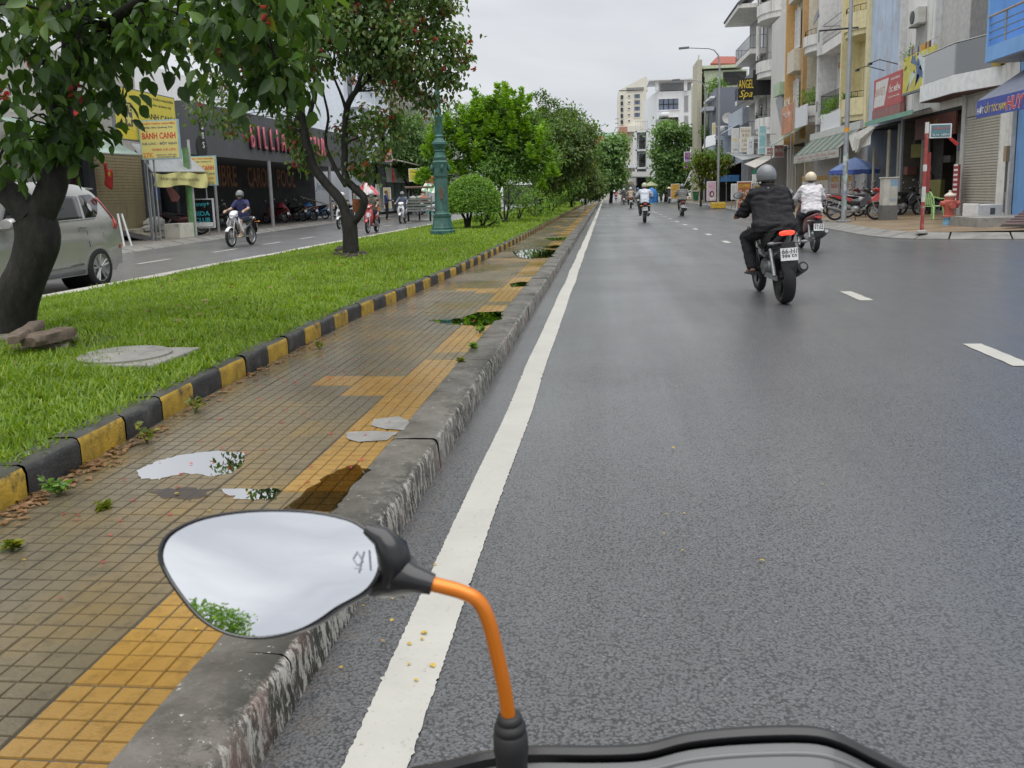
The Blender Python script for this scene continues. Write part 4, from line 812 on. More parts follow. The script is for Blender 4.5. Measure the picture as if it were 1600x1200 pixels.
def person(label,loc,rz,pose,shirt,pants,helmet=None,skin=SKIN,shoes=BLACK,bulk=1.,sleeve=True,vox=.02,seed=0,shorts=False,coat=False,hat=None,mask=None,vs=1.,group=None,roll=0.,head_turn=0.,barefoot=False,backpack=None,label_patch=False):
    b,s,p,f,J=body_meshes(pose,bulk,sleeve,vox,seed,shorts,coat); r=empty('person',loc,label,'person',group,rz); r.rotation_euler.y=roll; r.scale=(vs,)*3
    bo=link('body',wm(b,skin),r); link('jacket' if coat else 'shirt',wm(s,shirt),r); link('shorts' if shorts else 'trousers',wm(p,pants),r)
    for q in f: link('sandal' if barefoot else 'shoe',wm(q,shoes),r)
    h=J['head']; HM=Matrix.Translation(h)@Matrix.Rotation(head_turn,4,'Z')
    if helmet:
        m=MB(); m.add(*(lambda q:(q.v,q.f))(MB().ell((0,-.005,.025),(.118,.14,.135),n=20,m=9,zmin=-.38)),HM); ho=m.build('helmet',helmet,r,smooth=60)
        m=MB(); m.add(*(lambda q:(q.v,q.f))(MB().loft([((0,.10,.05),.085,.012,(0,.1,1),2.4),((0,.165,.035),.08,.007,(0,.1,1),2.4),((0,.20,.025),.055,.004,(0,.1,1),2.4)],12)),HM); m.build('helmet_visor',helmet if hat is None else BLACK,ho,True)
        m=MB(); m.add(*(lambda q:(q.v,q.f))(MB().lathe([(.113,-.015),(.122,-.015),(.122,.0),(.113,.0)],20,Matrix.Translation((0,-.005,-.025))@Matrix.Diagonal((.97,1.13,1,1)))),HM); m.build('helmet_rim',BLACK,ho,True)
        m=MB()
        for sd in (-1,1): m.tube([h+Vector((.10*sd,.0,-.03)),h+Vector((.085*sd,.03,-.07)),h+Vector((0,.055,-.115))],.006,5)
        m.build('chin_strap',BLACK,ho)
    elif hat=='cone':
        m=MB().lathe([(.24,.03),(.235,.035),(.12,.13),(.0,.21),(.0,.2),(.12,.12)],20,Matrix.Translation(h)); m.build('conical_hat',mk((.62,.50,.30),.7),r,smooth=60)
    elif hat=='cap':
        m=MB().ell(h+Vector((0,-.005,.035)),(.10,.115,.105),n=16,m=7,zmin=-.1); m.loft([(h+Vector((0,.09,.045)),.08,.008,(0,.1,1),2.4),(h+Vector((0,.17,.035)),.06,.006,(0,.1,1),2.4)],12); m.build('cap',mk((.55,.52,.45),.7),r,smooth=60)
    m=MB().ell(h+Vector((0,-.015,.035)),(.088,.10,.108),n=14,m=7,zmin=-.35); m.build('hair',HAIR,r,smooth=True)
    m=MB()
    for sd in (-1,1): m.add(*(lambda q:(q.v,q.f))(MB().ell((.03*sd,.088,.012),(.012,.008,.008),n=8,m=5)),HM)
    m.build('eyes',LITK,bo,True); m=MB(); m.add(*(lambda q:(q.v,q.f))(MB().ell((0,.088,-.06),(.02,.008,.006),n=8,m=5)),HM); m.build('mouth',mk((.3,.11,.09),.5),bo,True)
    if mask:
        m=MB(); m.add(*(lambda q:(q.v,q.f))(MB().ell((0,.04,-.045),(.075,.085,.062),n=14,m=8)),HM); m.build('face_mask',mask,r,True)
    if label_patch:
        m=MB().cbox(J['neck']+Vector((0,-.096,-.012)),(.06,.006,.022),(.5,0,0)); m.build('collar_tag',LITW,r)
    if backpack:
        m=MB().loft([((0,-.40,.86),.10,.06,(0,1,0),3),((0,-.42,1.0),.14,.09,(0,1,0),3),((0,-.36,1.2),.13,.08,(0,1,.2),3),((0,-.3,1.28),.09,.05,(0,1,.2),3)],14); m.build('backpack',backpack,r,True)
    return r
# ---------------- motorbikes ----------------
def wheel(root,nm,c,Rw,tw,rimc,spoke=5,wire=False):
    c=Vector(c); m=MB(); k=22; prof=[(Rw-.075,-tw*.36),(Rw-.06,-tw*.4),(Rw-.055,-tw*.3),(Rw-.07,0),(Rw-.055,tw*.3),(Rw-.06,tw*.4),(Rw-.075,tw*.36),(Rw-.09,0)]
    def ring(m,prof,closed=True):
        v=[];f=[];q=len(prof)
        for j in range(k):
            a=2*math.pi*j/k
            for r_,x in prof: v.append((c.x+x,c.y+r_*math.cos(a),c.z+r_*math.sin(a)))
        for j in range(k):
            for i in range(q): f.append((j*q+i,j*q+(i+1)%q,((j+1)%k)*q+(i+1)%q,((j+1)%k)*q+i))
        m.add(v,f)
    ring(m,prof); m.tube([c+Vector((-.05,0,0)),c+Vector((.05,0,0))],.032,10)
    for i in range(spoke):
        a=2*math.pi*i/spoke+.3; d=Vector((0,math.cos(a),math.sin(a))); 
        if wire: m.tube([c+d*.02,c+d*(Rw-.075)],.004,4)
        else: m.tube([c+d*.02+Vector((.012,0,0)),c+d*(Rw-.075)],[.02,.012],6); m.tube([c+d*.02-Vector((.012,0,0)),c+d*(Rw-.075)],[.02,.012],6)
    o=m.build(nm,rimc,root,smooth=40); m=MB(); t=tw/2; ring(m,[(Rw-.07,-t*.85),(Rw-.03,-t),(Rw-.008,-t*.6),(Rw,0),(Rw-.008,t*.6),(Rw-.03,t),(Rw-.07,t*.85)]); m.build('tyre',RUBBER,o,smooth=50)
    m=MB().lathe([(.09,-.004),(.09,.004),(.05,.005),(.05,-.005)],16,Matrix.Translation(c+Vector((.045,0,0)))@Matrix.Rotation(math.pi/2,4,'Y')); m.build('brake_disc',STEEL,o)
    return o
TAIL=mat('tail_light_red',(.45,.02,.015),.25,coat=.5); TAILON=mat('tail_light_lit',(.9,.05,.025),.3,emit=.9); HEADL=mat('headlamp_glass',(.6,.62,.65),.1,coat=.5); ORANGEL=mat('indicator_orange',(.7,.25,.03),.3)
def bike(label,loc,rz,kind,body,acc=BLACK,plate=None,roll=0.,group=None,name='motorbike',stand=False,mirrors=True,lit=False,fat=False):
    r=empty(name,loc,label,'motorbike',group,rz); r.rotation_euler.y=roll
    sc=kind=='scooter'; Rw=.265 if sc else .29; yr,yf=-.62,.64; tw=.10 if not fat else .135; ft=.085
    wheel(r,'front_wheel',(0,yf,Rw),Rw,ft,STEEL if kind!='sport' else BLACK,5 if sc or kind=='sport' else 18,not(sc or kind=='sport')); wheel(r,'rear_wheel',(0,yr,Rw+(.01 if fat else 0)),Rw+(.012 if fat else 0),tw,STEEL if kind!='sport' else BLACK,5 if sc or kind=='sport' else 18,not(sc or kind=='sport'))
    m=MB()   # fork
    for s in (-1,1): m.tube([(.075*s,yf,Rw),(.07*s,yf-.1,Rw+.3),(.06*s,yf-.2,.80)],[.022,.022,.018],8)
    m.build('fork',STEEL,r,True)
    def fend(y0,a0,a1,rad,w,nm,mt,cz):
        m=MB(); n=10; v=[];f=[]
        for i in range(n):
            a=a0+(a1-a0)*i/(n-1)
            for q in (-1,-.6,0,.6,1): v.append((q*w,y0+(rad-.02*abs(q)**2)*math.cos(a),cz+(rad-.035*abs(q)**2)*math.sin(a)))
        for i in range(n-1):
            for j in range(4): f.append((i*5+j,i*5+j+1,(i+1)*5+j+1,(i+1)*5+j))
        m.add(v,f); o=m.build(nm,mt,r,True); q=o.modifiers.new('s','SOLIDIFY'); q.thickness=.008; return o
    fend(yf,R(35),R(165),Rw+.035,.062,'front_fender',body,Rw)
    # tail, seat, flanks
    if sc:
        m=MB().loft([((0,.10,.42),.10,.10,(0,0,1),3),((0,-.02,.50),.125,.16,(0,0,1),3),((0,-.25,.58),.15,.15,(0,0,1),2.6),((0,-.55,.66),.135,.105,(0,.1,1),2.4),((0,-.80,.74),.085,.055,(0,.2,1),2.2),((0,-.90,.77),.04,.025,(0,.2,1),2)],16); m.build('body',body,r,smooth=50)
        m=MB().loft([((0,.16,.76),.06,.03,(0,0,1),2.6),((0,.02,.785),.125,.045,(0,0,1),2.8),((0,-.25,.775),.14,.05,(0,0,1),2.8),((0,-.5,.80),.13,.045,(0,0,1),2.6),((0,-.66,.825),.07,.025,(0,0,1),2.2)],16); m.build('seat',BLACK,r,smooth=50)
        m=MB().loft([((0,-.02,.30),.11,.03,(0,0,1),4),((0,.15,.29),.14,.03,(0,0,1),4),((0,.36,.31),.13,.035,(0,.2,1),4)],14); m.build('footboard',acc,r,smooth=40)
        m=MB().loft([((0,.37,.27),.09,.04,(0,1,.2),3),((0,.42,.42),.15,.05,(0,1,.3),3),((0,.42,.60),.185,.065,(0,1,.35),2.8),((0,.38,.78),.17,.07,(0,1,.4),2.6),((0,.33,.92),.12,.06,(0,1,.4),2.4)],18); m.build('front_shield',body,r,smooth=50)
        m=MB().loft([((0,.475,.60),.06,.03,(0,1,.35),2.4),((0,.47,.68),.11,.03,(0,1,.35),2.4),((0,.44,.77),.08,.03,(0,1,.4),2.4)],14); m.build('shield_trim',acc,r,True)
        m=MB().loft([((0,.22,1.0),.10,.05,(0,0,1),2.6),((0,.33,1.02),.15,.075,(0,0,1),2.4),((0,.43,.99),.10,.06,(0,-.2,1),2.2),((0,.47,.97),.05,.03,(0,-.2,1),2.2)],16); hc=m.build('handlebar_cover',body,r,smooth=50)
        m=MB().ell((0,.44,.985),(.085,.035,.04),rot=(-.3,0,0)); m.build('headlight',HEADL,hc,True); bz,by,bw=1.03,.27,.33; eng=(.0,-.42,.34)
    else:
        m=MB().loft([((0,.44,.84),.075,.10,(0,.5,1),2.6),((0,.30,.72),.10,.12,(0,.6,1),2.6),((0,.14,.58),.11,.12,(0,.4,1),2.6),((0,-.08,.60),.11,.13,(0,0,1),2.6),((0,-.35,.68),.12,.10,(0,0,1),2.4),((0,-.62,.755),.10,.065,(0,.1,1),2.3),((0,-.85,.83),.05,.03,(0,.2,1),2.)],16); m.build('body',body,r,smooth=50)
        m=MB().loft([((0,.12,.745),.07,.03,(0,0,1),2.6),((0,-.02,.765),.11,.04,(0,0,1),2.8),((0,-.3,.785),.135,.045,(0,0,1),2.8),((0,-.55,.825),.12,.04,(0,0,1),2.6),((0,-.76,.86),.05,.02,(0,0,1),2.2)],16); m.build('seat',BLACK,r,smooth=50)
        for s in (-1,1):
            m=MB().slab([(.15*s,.40,.86),(.19*s,.46,.70),(.20*s,.34,.46),(.17*s,.16,.40),(.13*s,.14,.56),(.12*s,.26,.72)],.025*s); o=m.build('leg_shield',body if s>0 else body,r,bevel=.008)
            m=MB().slab([(.135*s,-.1,.70),(.145*s,-.55,.79),(.12*s,-.78,.83),(.13*s,-.55,.72),(.13*s,-.15,.60)],.015*s); m.build('side_stripe',acc,r)
        m=MB().loft([((0,.24,.98),.08,.045,(0,0,1),2.6),((0,.34,1.0),.13,.075,(0,0,1),2.4),((0,.45,.95),.11,.09,(0,-.2,1),2.3),((0,.52,.90),.06,.05,(0,-.2,1),2.2)],16); hc=m.build('handlebar_cover',body,r,smooth=50)
        m=MB().ell((0,.485,.925),(.09,.045,.05),rot=(-.4,0,0)); m.build('headlight',HEADL,hc,True); bz,by,bw=1.03,.26,(.29 if kind=='sport' else .33); eng=(0,.02,.38)
        m=MB().tube([(0,-.1,.38),(0,.2,.40),(0,.38,.75)],[.03,.03,.03],8); m.build('frame',BLACK,r,True)
    m=MB().ell(eng,(.12,.17,.12),n=10,m=6); m.tube([(-.1,eng[1]-.05,eng[2]),(.1,eng[1]-.05,eng[2])],.09,12)
    if sc: m.tube([(-.09,-.3,.32),(-.09,yr,Rw)],[.07,.06],8)
    else: m.box(-.09,-.07,yr,-.05,Rw-.025,Rw+.03); m.box(.07,.09,yr,-.05,Rw-.025,Rw+.03)
    m.build('engine',STEEL,r,smooth=40)
    m=MB()
    for s in (-1,1): m.tube([(.1*s,yr+.02,Rw+.03),(.1*s,yr+.18,.62)],.022,8)
    m.build('shock_absorber',STEEL,r,True)
    m=MB(); m.tube([(.13,-.1,.28),(.135,-.35,.26),(.15,-.5,.32)],.018,8); m.tube([(.15,-.42,.30),(.155,-.55,.34),(.16,-.84,.43)],[.04,.055,.06 if kind=='sport' else .05],12); ex=m.build('exhaust',BLACK if kind=='sport' else GREYP,r,True)
    MB().tube([(.16,-.845,.432),(.16,-.862,.438)],[.04,.035],10).build('exhaust_tip',STEEL if kind!='sport' else GREYP,ex)
    # handlebar
    m=MB(); m.tube([(-bw-.06,by-.05,bz-.01),(-.2,by+.01,bz+.01),(0,by+.06,bz-.02),(.2,by+.01,bz+.01),(bw+.06,by-.05,bz-.01)],.013,8); hb=m.build('handlebar',BLACK,r,True)
    for s in (-1,1):
        MB().tube([((bw-.06)*s,by-.03,bz-.005),((bw+.07)*s,by-.055,bz-.012)],.021,8).build('grip',RUBBER,hb,True); MB().tube([((bw-.09)*s,by+.04,bz-.005),((bw+.05)*s,by+.025,bz-.015)],.006,6).build('lever',STEEL,hb,True)
        if mirrors:
            m=MB().tube([((bw-.1)*s,by+.01,bz),((bw-.09)*s,by+.02,bz+.10),((bw-.02)*s,by-.0,bz+.19)],.007,6); mo=m.build('mirror',BLACK,r,True); m=MB().ell(((bw+.01)*s,by,bz+.22),(.065,.02,.042),n=12,m=6); m.build('mirror_head',BLACK,mo,True); m=MB().lathe([(0,-.002),(1,-.002),(1,.002),(0,.002)],14,Matrix.Translation(((bw+.01)*s,by-.018,bz+.22))@Matrix.Rotation(math.pi/2,4,'X')@Matrix.Diagonal((.055,.034,1,1))); m.build('mirror_glass',CHROME,mo)
    # rear mudguard, plate, lights
    ty,tz=(-.86,.70) if sc else (-.86,.77)
    if kind=='sport':
        tl=MB().loft([((0,-.80,.815),.085,.03,(0,0,1),2.6),((0,-.87,.825),.075,.024,(0,0,1),2.6),((0,-.885,.828),.055,.016,(0,0,1),2.4)],14).build('tail_light',TAILON if lit else TAIL,r,True)
    else: MB().loft([((0,ty+.02,tz+.02),.075,.035,(0,.3,1),2.6),((0,ty-.045,tz+.02),.055,.025,(0,.3,1),2.6)],14).build('tail_light',TAILON if lit else TAIL,r,True)
    for s in (-1,1):
        MB().tube([(.06*s,ty+.06,tz-.06),(.17*s,ty+.03,tz-.06)],.010,6).ell((.18*s,ty+.03,tz-.06),(.045,.028,.02),n=8,m=5).build('indicator',ORANGEL if kind=='under' else GREYP,r,True)
    m=MB().slab([(-.075,ty+.02,tz-.05),(.075,ty+.02,tz-.05),(.095,ty-.03,tz-.30),(.07,ty-.02,tz-.40),(-.07,ty-.02,tz-.40),(-.095,ty-.03,tz-.30)],.012); mg=m.build('rear_mudguard',BLACK,r,bevel=.006)
    pl=MB().cbox((0,ty-.028,tz-.185),(.19,.006,.14),(-.12,0,0)).build('number_plate',WHITEP,r)
    if plate:
        for i,sx in enumerate(plate): text(sx,pl,LITK,(-.082,ty-.0325-.008*(1-i),tz-.176-.064*i),(1,0,0),(0,-.12,1),.164,.055,.001,world=False,bold=.01)
    if stand:
        MB().tube([(-.1,.0,.3),(-.2,.05,.01)],.012,6).build('side_stand',BLACK,r)
    return r
P_BLK=mat('paint_black',(.013,.013,.014),.25,coat=.5); P_WHT=mat('paint_white',(.70,.71,.73),.25,coat=.6); P_RED=mat('paint_red',(.42,.03,.03),.25,coat=.6); P_MAR=mat('paint_maroon',(.14,.03,.035),.3,coat=.5); P_GRY=mat('paint_grey',(.15,.155,.16),.3,coat=.5); P_BLU=mat('paint_blue',(.05,.09,.22),.3,coat=.5); P_PINK=mat('paint_pink',(.45,.15,.18),.3,coat=.5)
def cl(r,g,b): return mat('cloth_%d_%d_%d'%(r*100,g*100,b*100),(r,g,b),.85,var=.15,vs=14,bump=.25,bs=45,spec=.25)
def rider(px,py,label_b,label_p,kind,body,pose,shirt,pants,helmet,rz=0.,z=0,dy=.62,Y=None,**k):
    p=G(px,py,z); 
    kb={q:k.pop(q) for q in ('plate','acc','lit','fat','groupb') if q in k}; gb=kb.pop('groupb',None)
    loc=Vector((p.x,p.y,z))+Vector((0,dy,0)) if rz==0 else Vector((p.x,p.y,z))+Matrix.Rotation(rz,3,'Z')@Vector((0,dy,0))
    bike(label_b,loc,rz,kind,body,roll=k.get('roll',0.),group=gb,**kb); return person(label_p,loc,rz,pose,shirt,pants,helmet,**k)
HB=mat('helmet_grey',(.16,.17,.18),.4,coat=.3); HW=mat('helmet_cream',(.55,.47,.33),.35,coat=.4); HK=mat('helmet_black',(.03,.03,.032),.35,coat=.4); HG=mat('helmet_greenish',(.42,.43,.30),.4); HP=mat('helmet_pale',(.55,.55,.54),.4); HBL=mat('helmet_blue',(.10,.2,.38),.4)
# riders ahead on the right
GA='riders on the wet road'
rider(1226,474,'black sport motorbike with a lit red tail light and white plate in the near lane','rider in a black jacket and dark grey helmet in the near lane','sport',P_BLK,'sport',cl(.018,.018,.020),cl(.02,.02,.022),HB,plate=('66-H1','399.50'),lit=True,fat=True,coat=True,bulk=1.08,vox=.013,vs=1.0,label_patch=True,barefoot=True,roll=R(-3),rz=R(3),dy=.62)
rider(1273,394,'dark scooter with white plate just ahead of the black jacket rider','rider in a white shirt and cream helmet beside the black jacket rider','scooter',P_MAR,'scoot',cl(.62,.6,.62),cl(.06,.06,.07),HW,plate=('59-S2','3184'),vox=.016,coat=True,bulk=.92,vs=.99,seed=4)
rider(1008,348,'dark motorbike of the white shirted rider in the middle of the road','rider in a pale blue shirt and greenish helmet in the middle of the road','under',P_BLK,'ride',cl(.60,.63,.70),cl(.05,.06,.05),HG,plate=('59-T1','772'),bulk=1.12,vs=1.02,seed=7)
rider(1067,338,'maroon scooter of the grey jacketed rider near the right footway','rider in a loose grey jacket and grey helmet on a maroon scooter','scooter',P_MAR,'scoot',cl(.18,.18,.17),cl(.08,.08,.08),HB,plate=('59','401'),coat=True,vs=1.0,seed=9)
rider(986,326,'dark motorbike under the rider in beige','rider in a beige shirt and pale helmet behind the white shirted rider','under',P_BLK,'ride',cl(.45,.36,.27),cl(.05,.05,.05),HP,plate=('59','12'),seed=2)
rider(975,320,'brown motorbike beside the beige shirted rider','rider in dark clothes on the brown motorbike left of the beige shirt','under',P_MAR,'ride',cl(.05,.05,.055),cl(.04,.04,.04),HP,seed=3)
rider(997,321,'grey motorbike right of the beige shirted rider','rider in a grey green top and blue helmet right of the beige shirt','scooter',P_GRY,'scoot',cl(.10,.13,.11),cl(.04,.04,.05),HBL,seed=5)
rider(962.5,314,'small far motorbike beneath the rider in pink','rider in a pink top and dark helmet nearest the median far ahead','scooter',P_GRY,'scoot',cl(.58,.18,.22),cl(.05,.05,.06),HB,seed=6)
rider(1046,318,'dark motorbike of the rider in the conical hat','rider in dark clothes wearing a yellow conical hat','under',P_BLK,'ride',cl(.05,.05,.06),cl(.05,.05,.05),None,hat='cone',seed=8)
p=G(1033,314.5); bike('dark scooter standing far off beside the pedestrian in beige',p,R(170),'scooter',P_BLK)
p=G(1027,314.5); person('pedestrian in beige standing beside a dark scooter far off','' or p,R(-60),'stand',cl(.62,.52,.42),cl(.55,.45,.36),None,hat='cap',vs=.97)
# oncoming traffic beyond the median
ro=R(180)
rider(362,386.5,'white scooter coming towards the camera on the far carriageway','man in shorts and navy T-shirt riding the oncoming white scooter','under',P_WHT,'scoot',cl(.05,.055,.14),cl(.03,.035,.06),HB,rz=R(176),dy=-.64,sleeve=False,shorts=True,backpack=BLACK,acc=P_BLK,vox=.016,head_turn=R(20),skin=SKIN2,shoes=mk((.6,.5,.3),.6),vs=1.02)
rider(575,365,'red scooter coming towards the camera between the tree and the lamp post','rider with face mask and floral jacket on the red scooter','scooter',P_RED,'scoot',cl(.20,.18,.14),cl(.02,.022,.04),HP,rz=R(180),dy=-.64,acc=P_WHT,mask=cl(.6,.6,.6),seed=11,vox=.018)
rider(626,349.5,'white scooter coming towards the camera near the cargo cart','rider in a blue grey shirt on the white scooter near the cargo cart','scooter',P_WHT,'scoot',cl(.16,.19,.25),cl(.04,.05,.09),HB,rz=R(182),dy=-.64,acc=P_BLK,seed=12)
rider(530,358,'pale scooter hidden behind the twin stemmed tree','rider in olive behind the trunk of the twin stemmed tree','scooter',P_WHT,'scoot',cl(.16,.15,.09),cl(.05,.05,.05),HP,rz=R(180),dy=-.64,acc=P_BLK,seed=13)
# ---------------- silver MPV on the far carriageway ----------------
CARP=mat('car_silver',(.42,.415,.405),.3,.5,var=.03,vs=2,coat=.8,rvar=.1); CARG=mat('car_glass',(.012,.013,.014),.06,spec=.45,var=.2)
def car():
    rw=G(157,449); r=empty('parked_car' if False else 'minivan',(rw.x-.86,rw.y-1.36,0),'silver minivan with alloy wheels seen behind the first tree','car',rz=math.pi)
    # local frame: front +Y, left side of the body faces the camera after the half turn
    HWD=.875
    top=[(-2.18,.62),(-2.20,.80),(-2.16,1.0),(-2.02,1.14),(-1.86,1.45),(-1.72,1.60),(-1.40,1.665),(-.6,1.70),(.1,1.685),(.55,1.60),(.95,1.33),(1.25,1.10),(1.7,1.02),(2.05,.90),(2.22,.70),(2.24,.5)]
    ty=[a for a,b in top]; 
    def ztop(y): return float(np.interp(y,[a for a,b in top[4:]],[b for a,b in top[4:]])) if y>-1.86 else float(np.interp(y,[-2.2,-2.12,-2.02,-1.86],[.80,1.04,1.16,1.45]))
    def hw(y,z):
        zt=ztop(y); e=HWD*(1-.10*max(0,(y-1.2)/1.05)**2-.09*max(0,(-y-1.35)/.85)**2)
        if z<.45: q=.955+.045*max(0,(z-.2)/.25)
        elif z<.98: q=1.-.012*math.cos((z-.45)/.53*math.pi*2)+.006
        else: q=1.-.30*((z-.98)/.72)**1.25
        if zt>1.2: q*=1-.10*max(0,(z-(zt-.16))/.16)**2
        q+=.014*math.exp(-((z-(.79+.06*(-y)/2))/.03)**2)   # shoulder crease
        for yw in (-1.39,1.39):
            d=math.hypot(y-yw,z-.33); q+=.022*math.exp(-((d-.40)/.075)**2)
        return e*q
    ny,nz=60,26; ysx=[-2.2+4.42*i/(ny-1) for i in range(ny)]
    m=MB(); v=[];f=[]
    for s in (1,-1):
        b=len(v)
        for y in ysx:
            zt=ztop(y) if y<2.2 else .72; zb=.24 if abs(y)<2.0 else .34
            for j in range(nz): z=zb+(zt-zb)*(j/(nz-1))**.9; v.append((s*hw(y,z),y,z))
        for i in range(ny-1):
            for j in range(nz-1): f.append((b+i*nz+j,b+(i+1)*nz+j,b+(i+1)*nz+j+1,b+i*nz+j+1))
    b2=ny*nz
    for i in range(ny-1):  # roof/bonnet and floor
        a,c,d,e=i*nz+nz-1,(i+1)*nz+nz-1,b2+(i+1)*nz+nz-1,b2+i*nz+nz-1; f.append((a,c,d,e)); f.append((i*nz,b2+i*nz,b2+(i+1)*nz,(i+1)*nz))
    for i in (0,ny-1):
        for j in range(nz-1): f.append((i*nz+j,i*nz+j+1,b2+i*nz+j+1,b2+i*nz+j))
    m.add(v,f); me=m.mesh('body',CARP,smooth=35); me.materials.append(BLACK)
    o=link('body',me,r)
    cut=MB()
    for yw in (-1.39,1.39): cut.tube([(-1.2,yw,.33),(1.2,yw,.33)],.375,28)
    co=cut.build('tmpcut',BLACK); bo=o.modifiers.new('b','BOOLEAN'); bo.object=co; bo.operation='DIFFERENCE'; bo.solver='EXACT'
    bpy.context.view_layer.update(); dg=bpy.context.evaluated_depsgraph_get(); me2=bpy.data.meshes.new_from_object(o.evaluated_get(dg)); o.modifiers.clear(); o.data=me2; bpy.data.objects.remove(co)
    me2.polygons.foreach_set('use_smooth',[True]*len(me2.polygons)); me2.set_sharp_from_angle(angle=R(35))
    body=o
    def panel(nm,poly,off,mt,s=1,par=None,nsub=6):
        # polygon in (y,z) draped on the flank
        bm=bmesh.new(); vs_=[bm.verts.new((0,y,z)) for y,z in poly]; fc=bm.faces.new(vs_); bmesh.ops.subdivide_edges(bm,edges=bm.edges[:],cuts=nsub,use_grid_fill=True); bmesh.ops.triangulate(bm,faces=bm.faces[:])
        for v_ in bm.verts: v_.co.x=s*(hw(v_.co.y,v_.co.z)+off)
        me=bpy.data.meshes.new(nm); bm.to_mesh(me); bm.free(); me.materials.append(mt); me.polygons.foreach_set('use_smooth',[True]*len(me.polygons)); ob=link(nm,me,par or r); q=ob.modifiers.new('s','SOLIDIFY'); q.thickness=.006; q.offset=1; return ob
    for s in (-1,1):
        panel('rear_side_window',[(-1.72,1.40),(-1.56,1.20),(-1.46,1.135),(-1.17,1.12),(-1.25,1.49),(-1.60,1.51)],.004,CARG,s)
        panel('rear_door_window',[(-1.10,1.115),(-.12,1.075),(-.14,1.50),(-1.2,1.475)],.004,CARG,s); panel('front_door_window',[(-.04,1.07),(.88,1.06),(.45,1.46),(-.06,1.50)],.004,CARG,s)
        panel('window_trim',[(-1.42,1.118),(-1.42,1.135),(.95,1.068),(.95,1.05)],.010,CHROME,s,nsub=3)
        for y0,y1 in ((-1.14,-1.125),(-.09,-.075),(.98,.995)): panel('door_gap',[(y0,.32),(y1,.32),(y1,1.06),(y0,1.06)],.0015,BLACK,s,nsub=3)
        panel('sill_trim',[(-.98,.262),(.98,.262),(.98,.33),(-.98,.33)],.012,GREYP,s,nsub=3)
        panel('lower_door_trim',[(-.95,.40),(.9,.34),(.9,.365),(-.95,.43)],.008,CHROME,s,nsub=3)
        for yh in (-.98,.1):
            MB().loft([((s*(hw(yh,.98)+.02),yh-.10,.985),.012,.013,(0,0,1),2.6),((s*(hw(yh,.98)+.035),yh,.988),.014,.015,(0,0,1),2.6),((s*(hw(yh,.98)+.02),yh+.10,.985),.012,.013,(0,0,1),2.6)],8).build('door_handle',CHROME,r,True)
        m=MB().loft([((s*.98,.72,1.10),.10,.06,(0,0,1),2.6),((s*.99,.80,1.10),.115,.085,(0,0,1),2.6),((s*.98,.88,1.10),.09,.06,(0,0,1),2.4)],14); m.tube([(s*.88,.83,1.04),(s*.97,.82,1.05)],.03,8); m.build('door_mirror',CARP,r,True)
        tl=panel('tail_light',[(-1.98,1.20),(-2.10,1.03),(-2.10,.94),(-1.98,.93),(-1.93,.96),(-1.98,1.03)],.008,TAIL,s); panel('tail_light_bar',[(-1.75,1.46),(-1.70,1.46),(-1.98,1.10),(-2.02,1.12)],.006,TAIL,s,nsub=3)
        panel('reflector',[(-2.08,.60),(-2.13,.60),(-2.13,.68),(-2.08,.66)],.006,TAIL,s,nsub=2)
    sx=lambda c: MB().slab(c,.008)
    sx([(-.62,.62,1.60),(.62,.62,1.60),(.70,1.14,1.19),(-.70,1.14,1.19)]).build('windscreen',CARG,r); sx([(.60,-1.74,1.58),(-.60,-1.74,1.58),(-.68,-2.03,1.18),(.68,-2.03,1.18)]).build('rear_window',CARG,r)
    MB().box(-.5,.5,-2.24,-2.19,.5,.62).build('rear_bumper',GREYP,r,bevel=.02); MB().box(-.26,.26,-2.215,-2.2,.78,.90).build('number_plate',WHITEP,r)
    MB().loft([((0,-1.66,1.61),.62,.012,(0,0,1),4),((0,-1.86,1.60),.6,.016,(0,0,1),4),((0,-1.93,1.595),.55,.01,(0,0,1),4)],16).build('roof_spoiler',CARP,r,True)
    ALLOY=mat('alloy_rim',(.55,.55,.55),.3,.9); 
    for s in (-1,1):
        for yw in (-1.39,1.39):
            c=Vector((s*.80,yw,.325)); k=28; m=MB(); tw=.10
            def ring(m,prof):
                q=len(prof); v=[];f=[]
                for j in range(k):
                    a=2*math.pi*j/k
                    for r_,x in prof: v.append((c.x+x,c.y+r_*math.cos(a),c.z+r_*math.sin(a)))
                for j in range(k):
                    for i in range(q): f.append((j*q+i,j*q+(i+1)%q,((j+1)%k)*q+(i+1)%q,((j+1)%k)*q+i))
                m.add(v,f)
            ring(m,[(.215,-tw),(.225,-tw),(.225,tw*.85),(.235,tw*.9),(.225,tw*.97),(.212,tw*.85)]); m.tube([c-Vector((.02,0,0)),c+Vector((s*.075,0,0))],.04,12)
            for i in range(5):
                for da in (-.14,.14):
                    a=2*math.pi*i/5+da+.2; d=Vector((0,math.cos(a),math.sin(a))); a2=a+da*.3; d2=Vector((0,math.cos(a2),math.sin(a2))); m.tube([c+d*.03+Vector((s*.07,0,0)),c+d2*.22+Vector((s*.085,0,0))],[.022,.022],6)
            w_=m.build('wheel',ALLOY,r,smooth=40); m=MB(); ring(m,[(.225,-tw),(.29,-tw*1.05),(.318,-tw*.85),(.325,-tw*.5),(.325,tw*.5),(.318,tw*.85),(.29,tw*1.05),(.225,tw)]); m.build('tyre',RUBBER,w_,smooth=50)
            m=MB().tube([c-Vector((s*.02,0,0)),c+Vector((s*.02,0,0))],.21,24); m.build('brake_drum',mat('drum_dark',(.02,.02,.02),.7),w_)
            m=MB(); m.tube([(s*.40,yw,.33),(s*.86,yw,.33)],.372,28,cap=False); m.build('wheel_arch_liner',BLACK,r)
    return r
car()
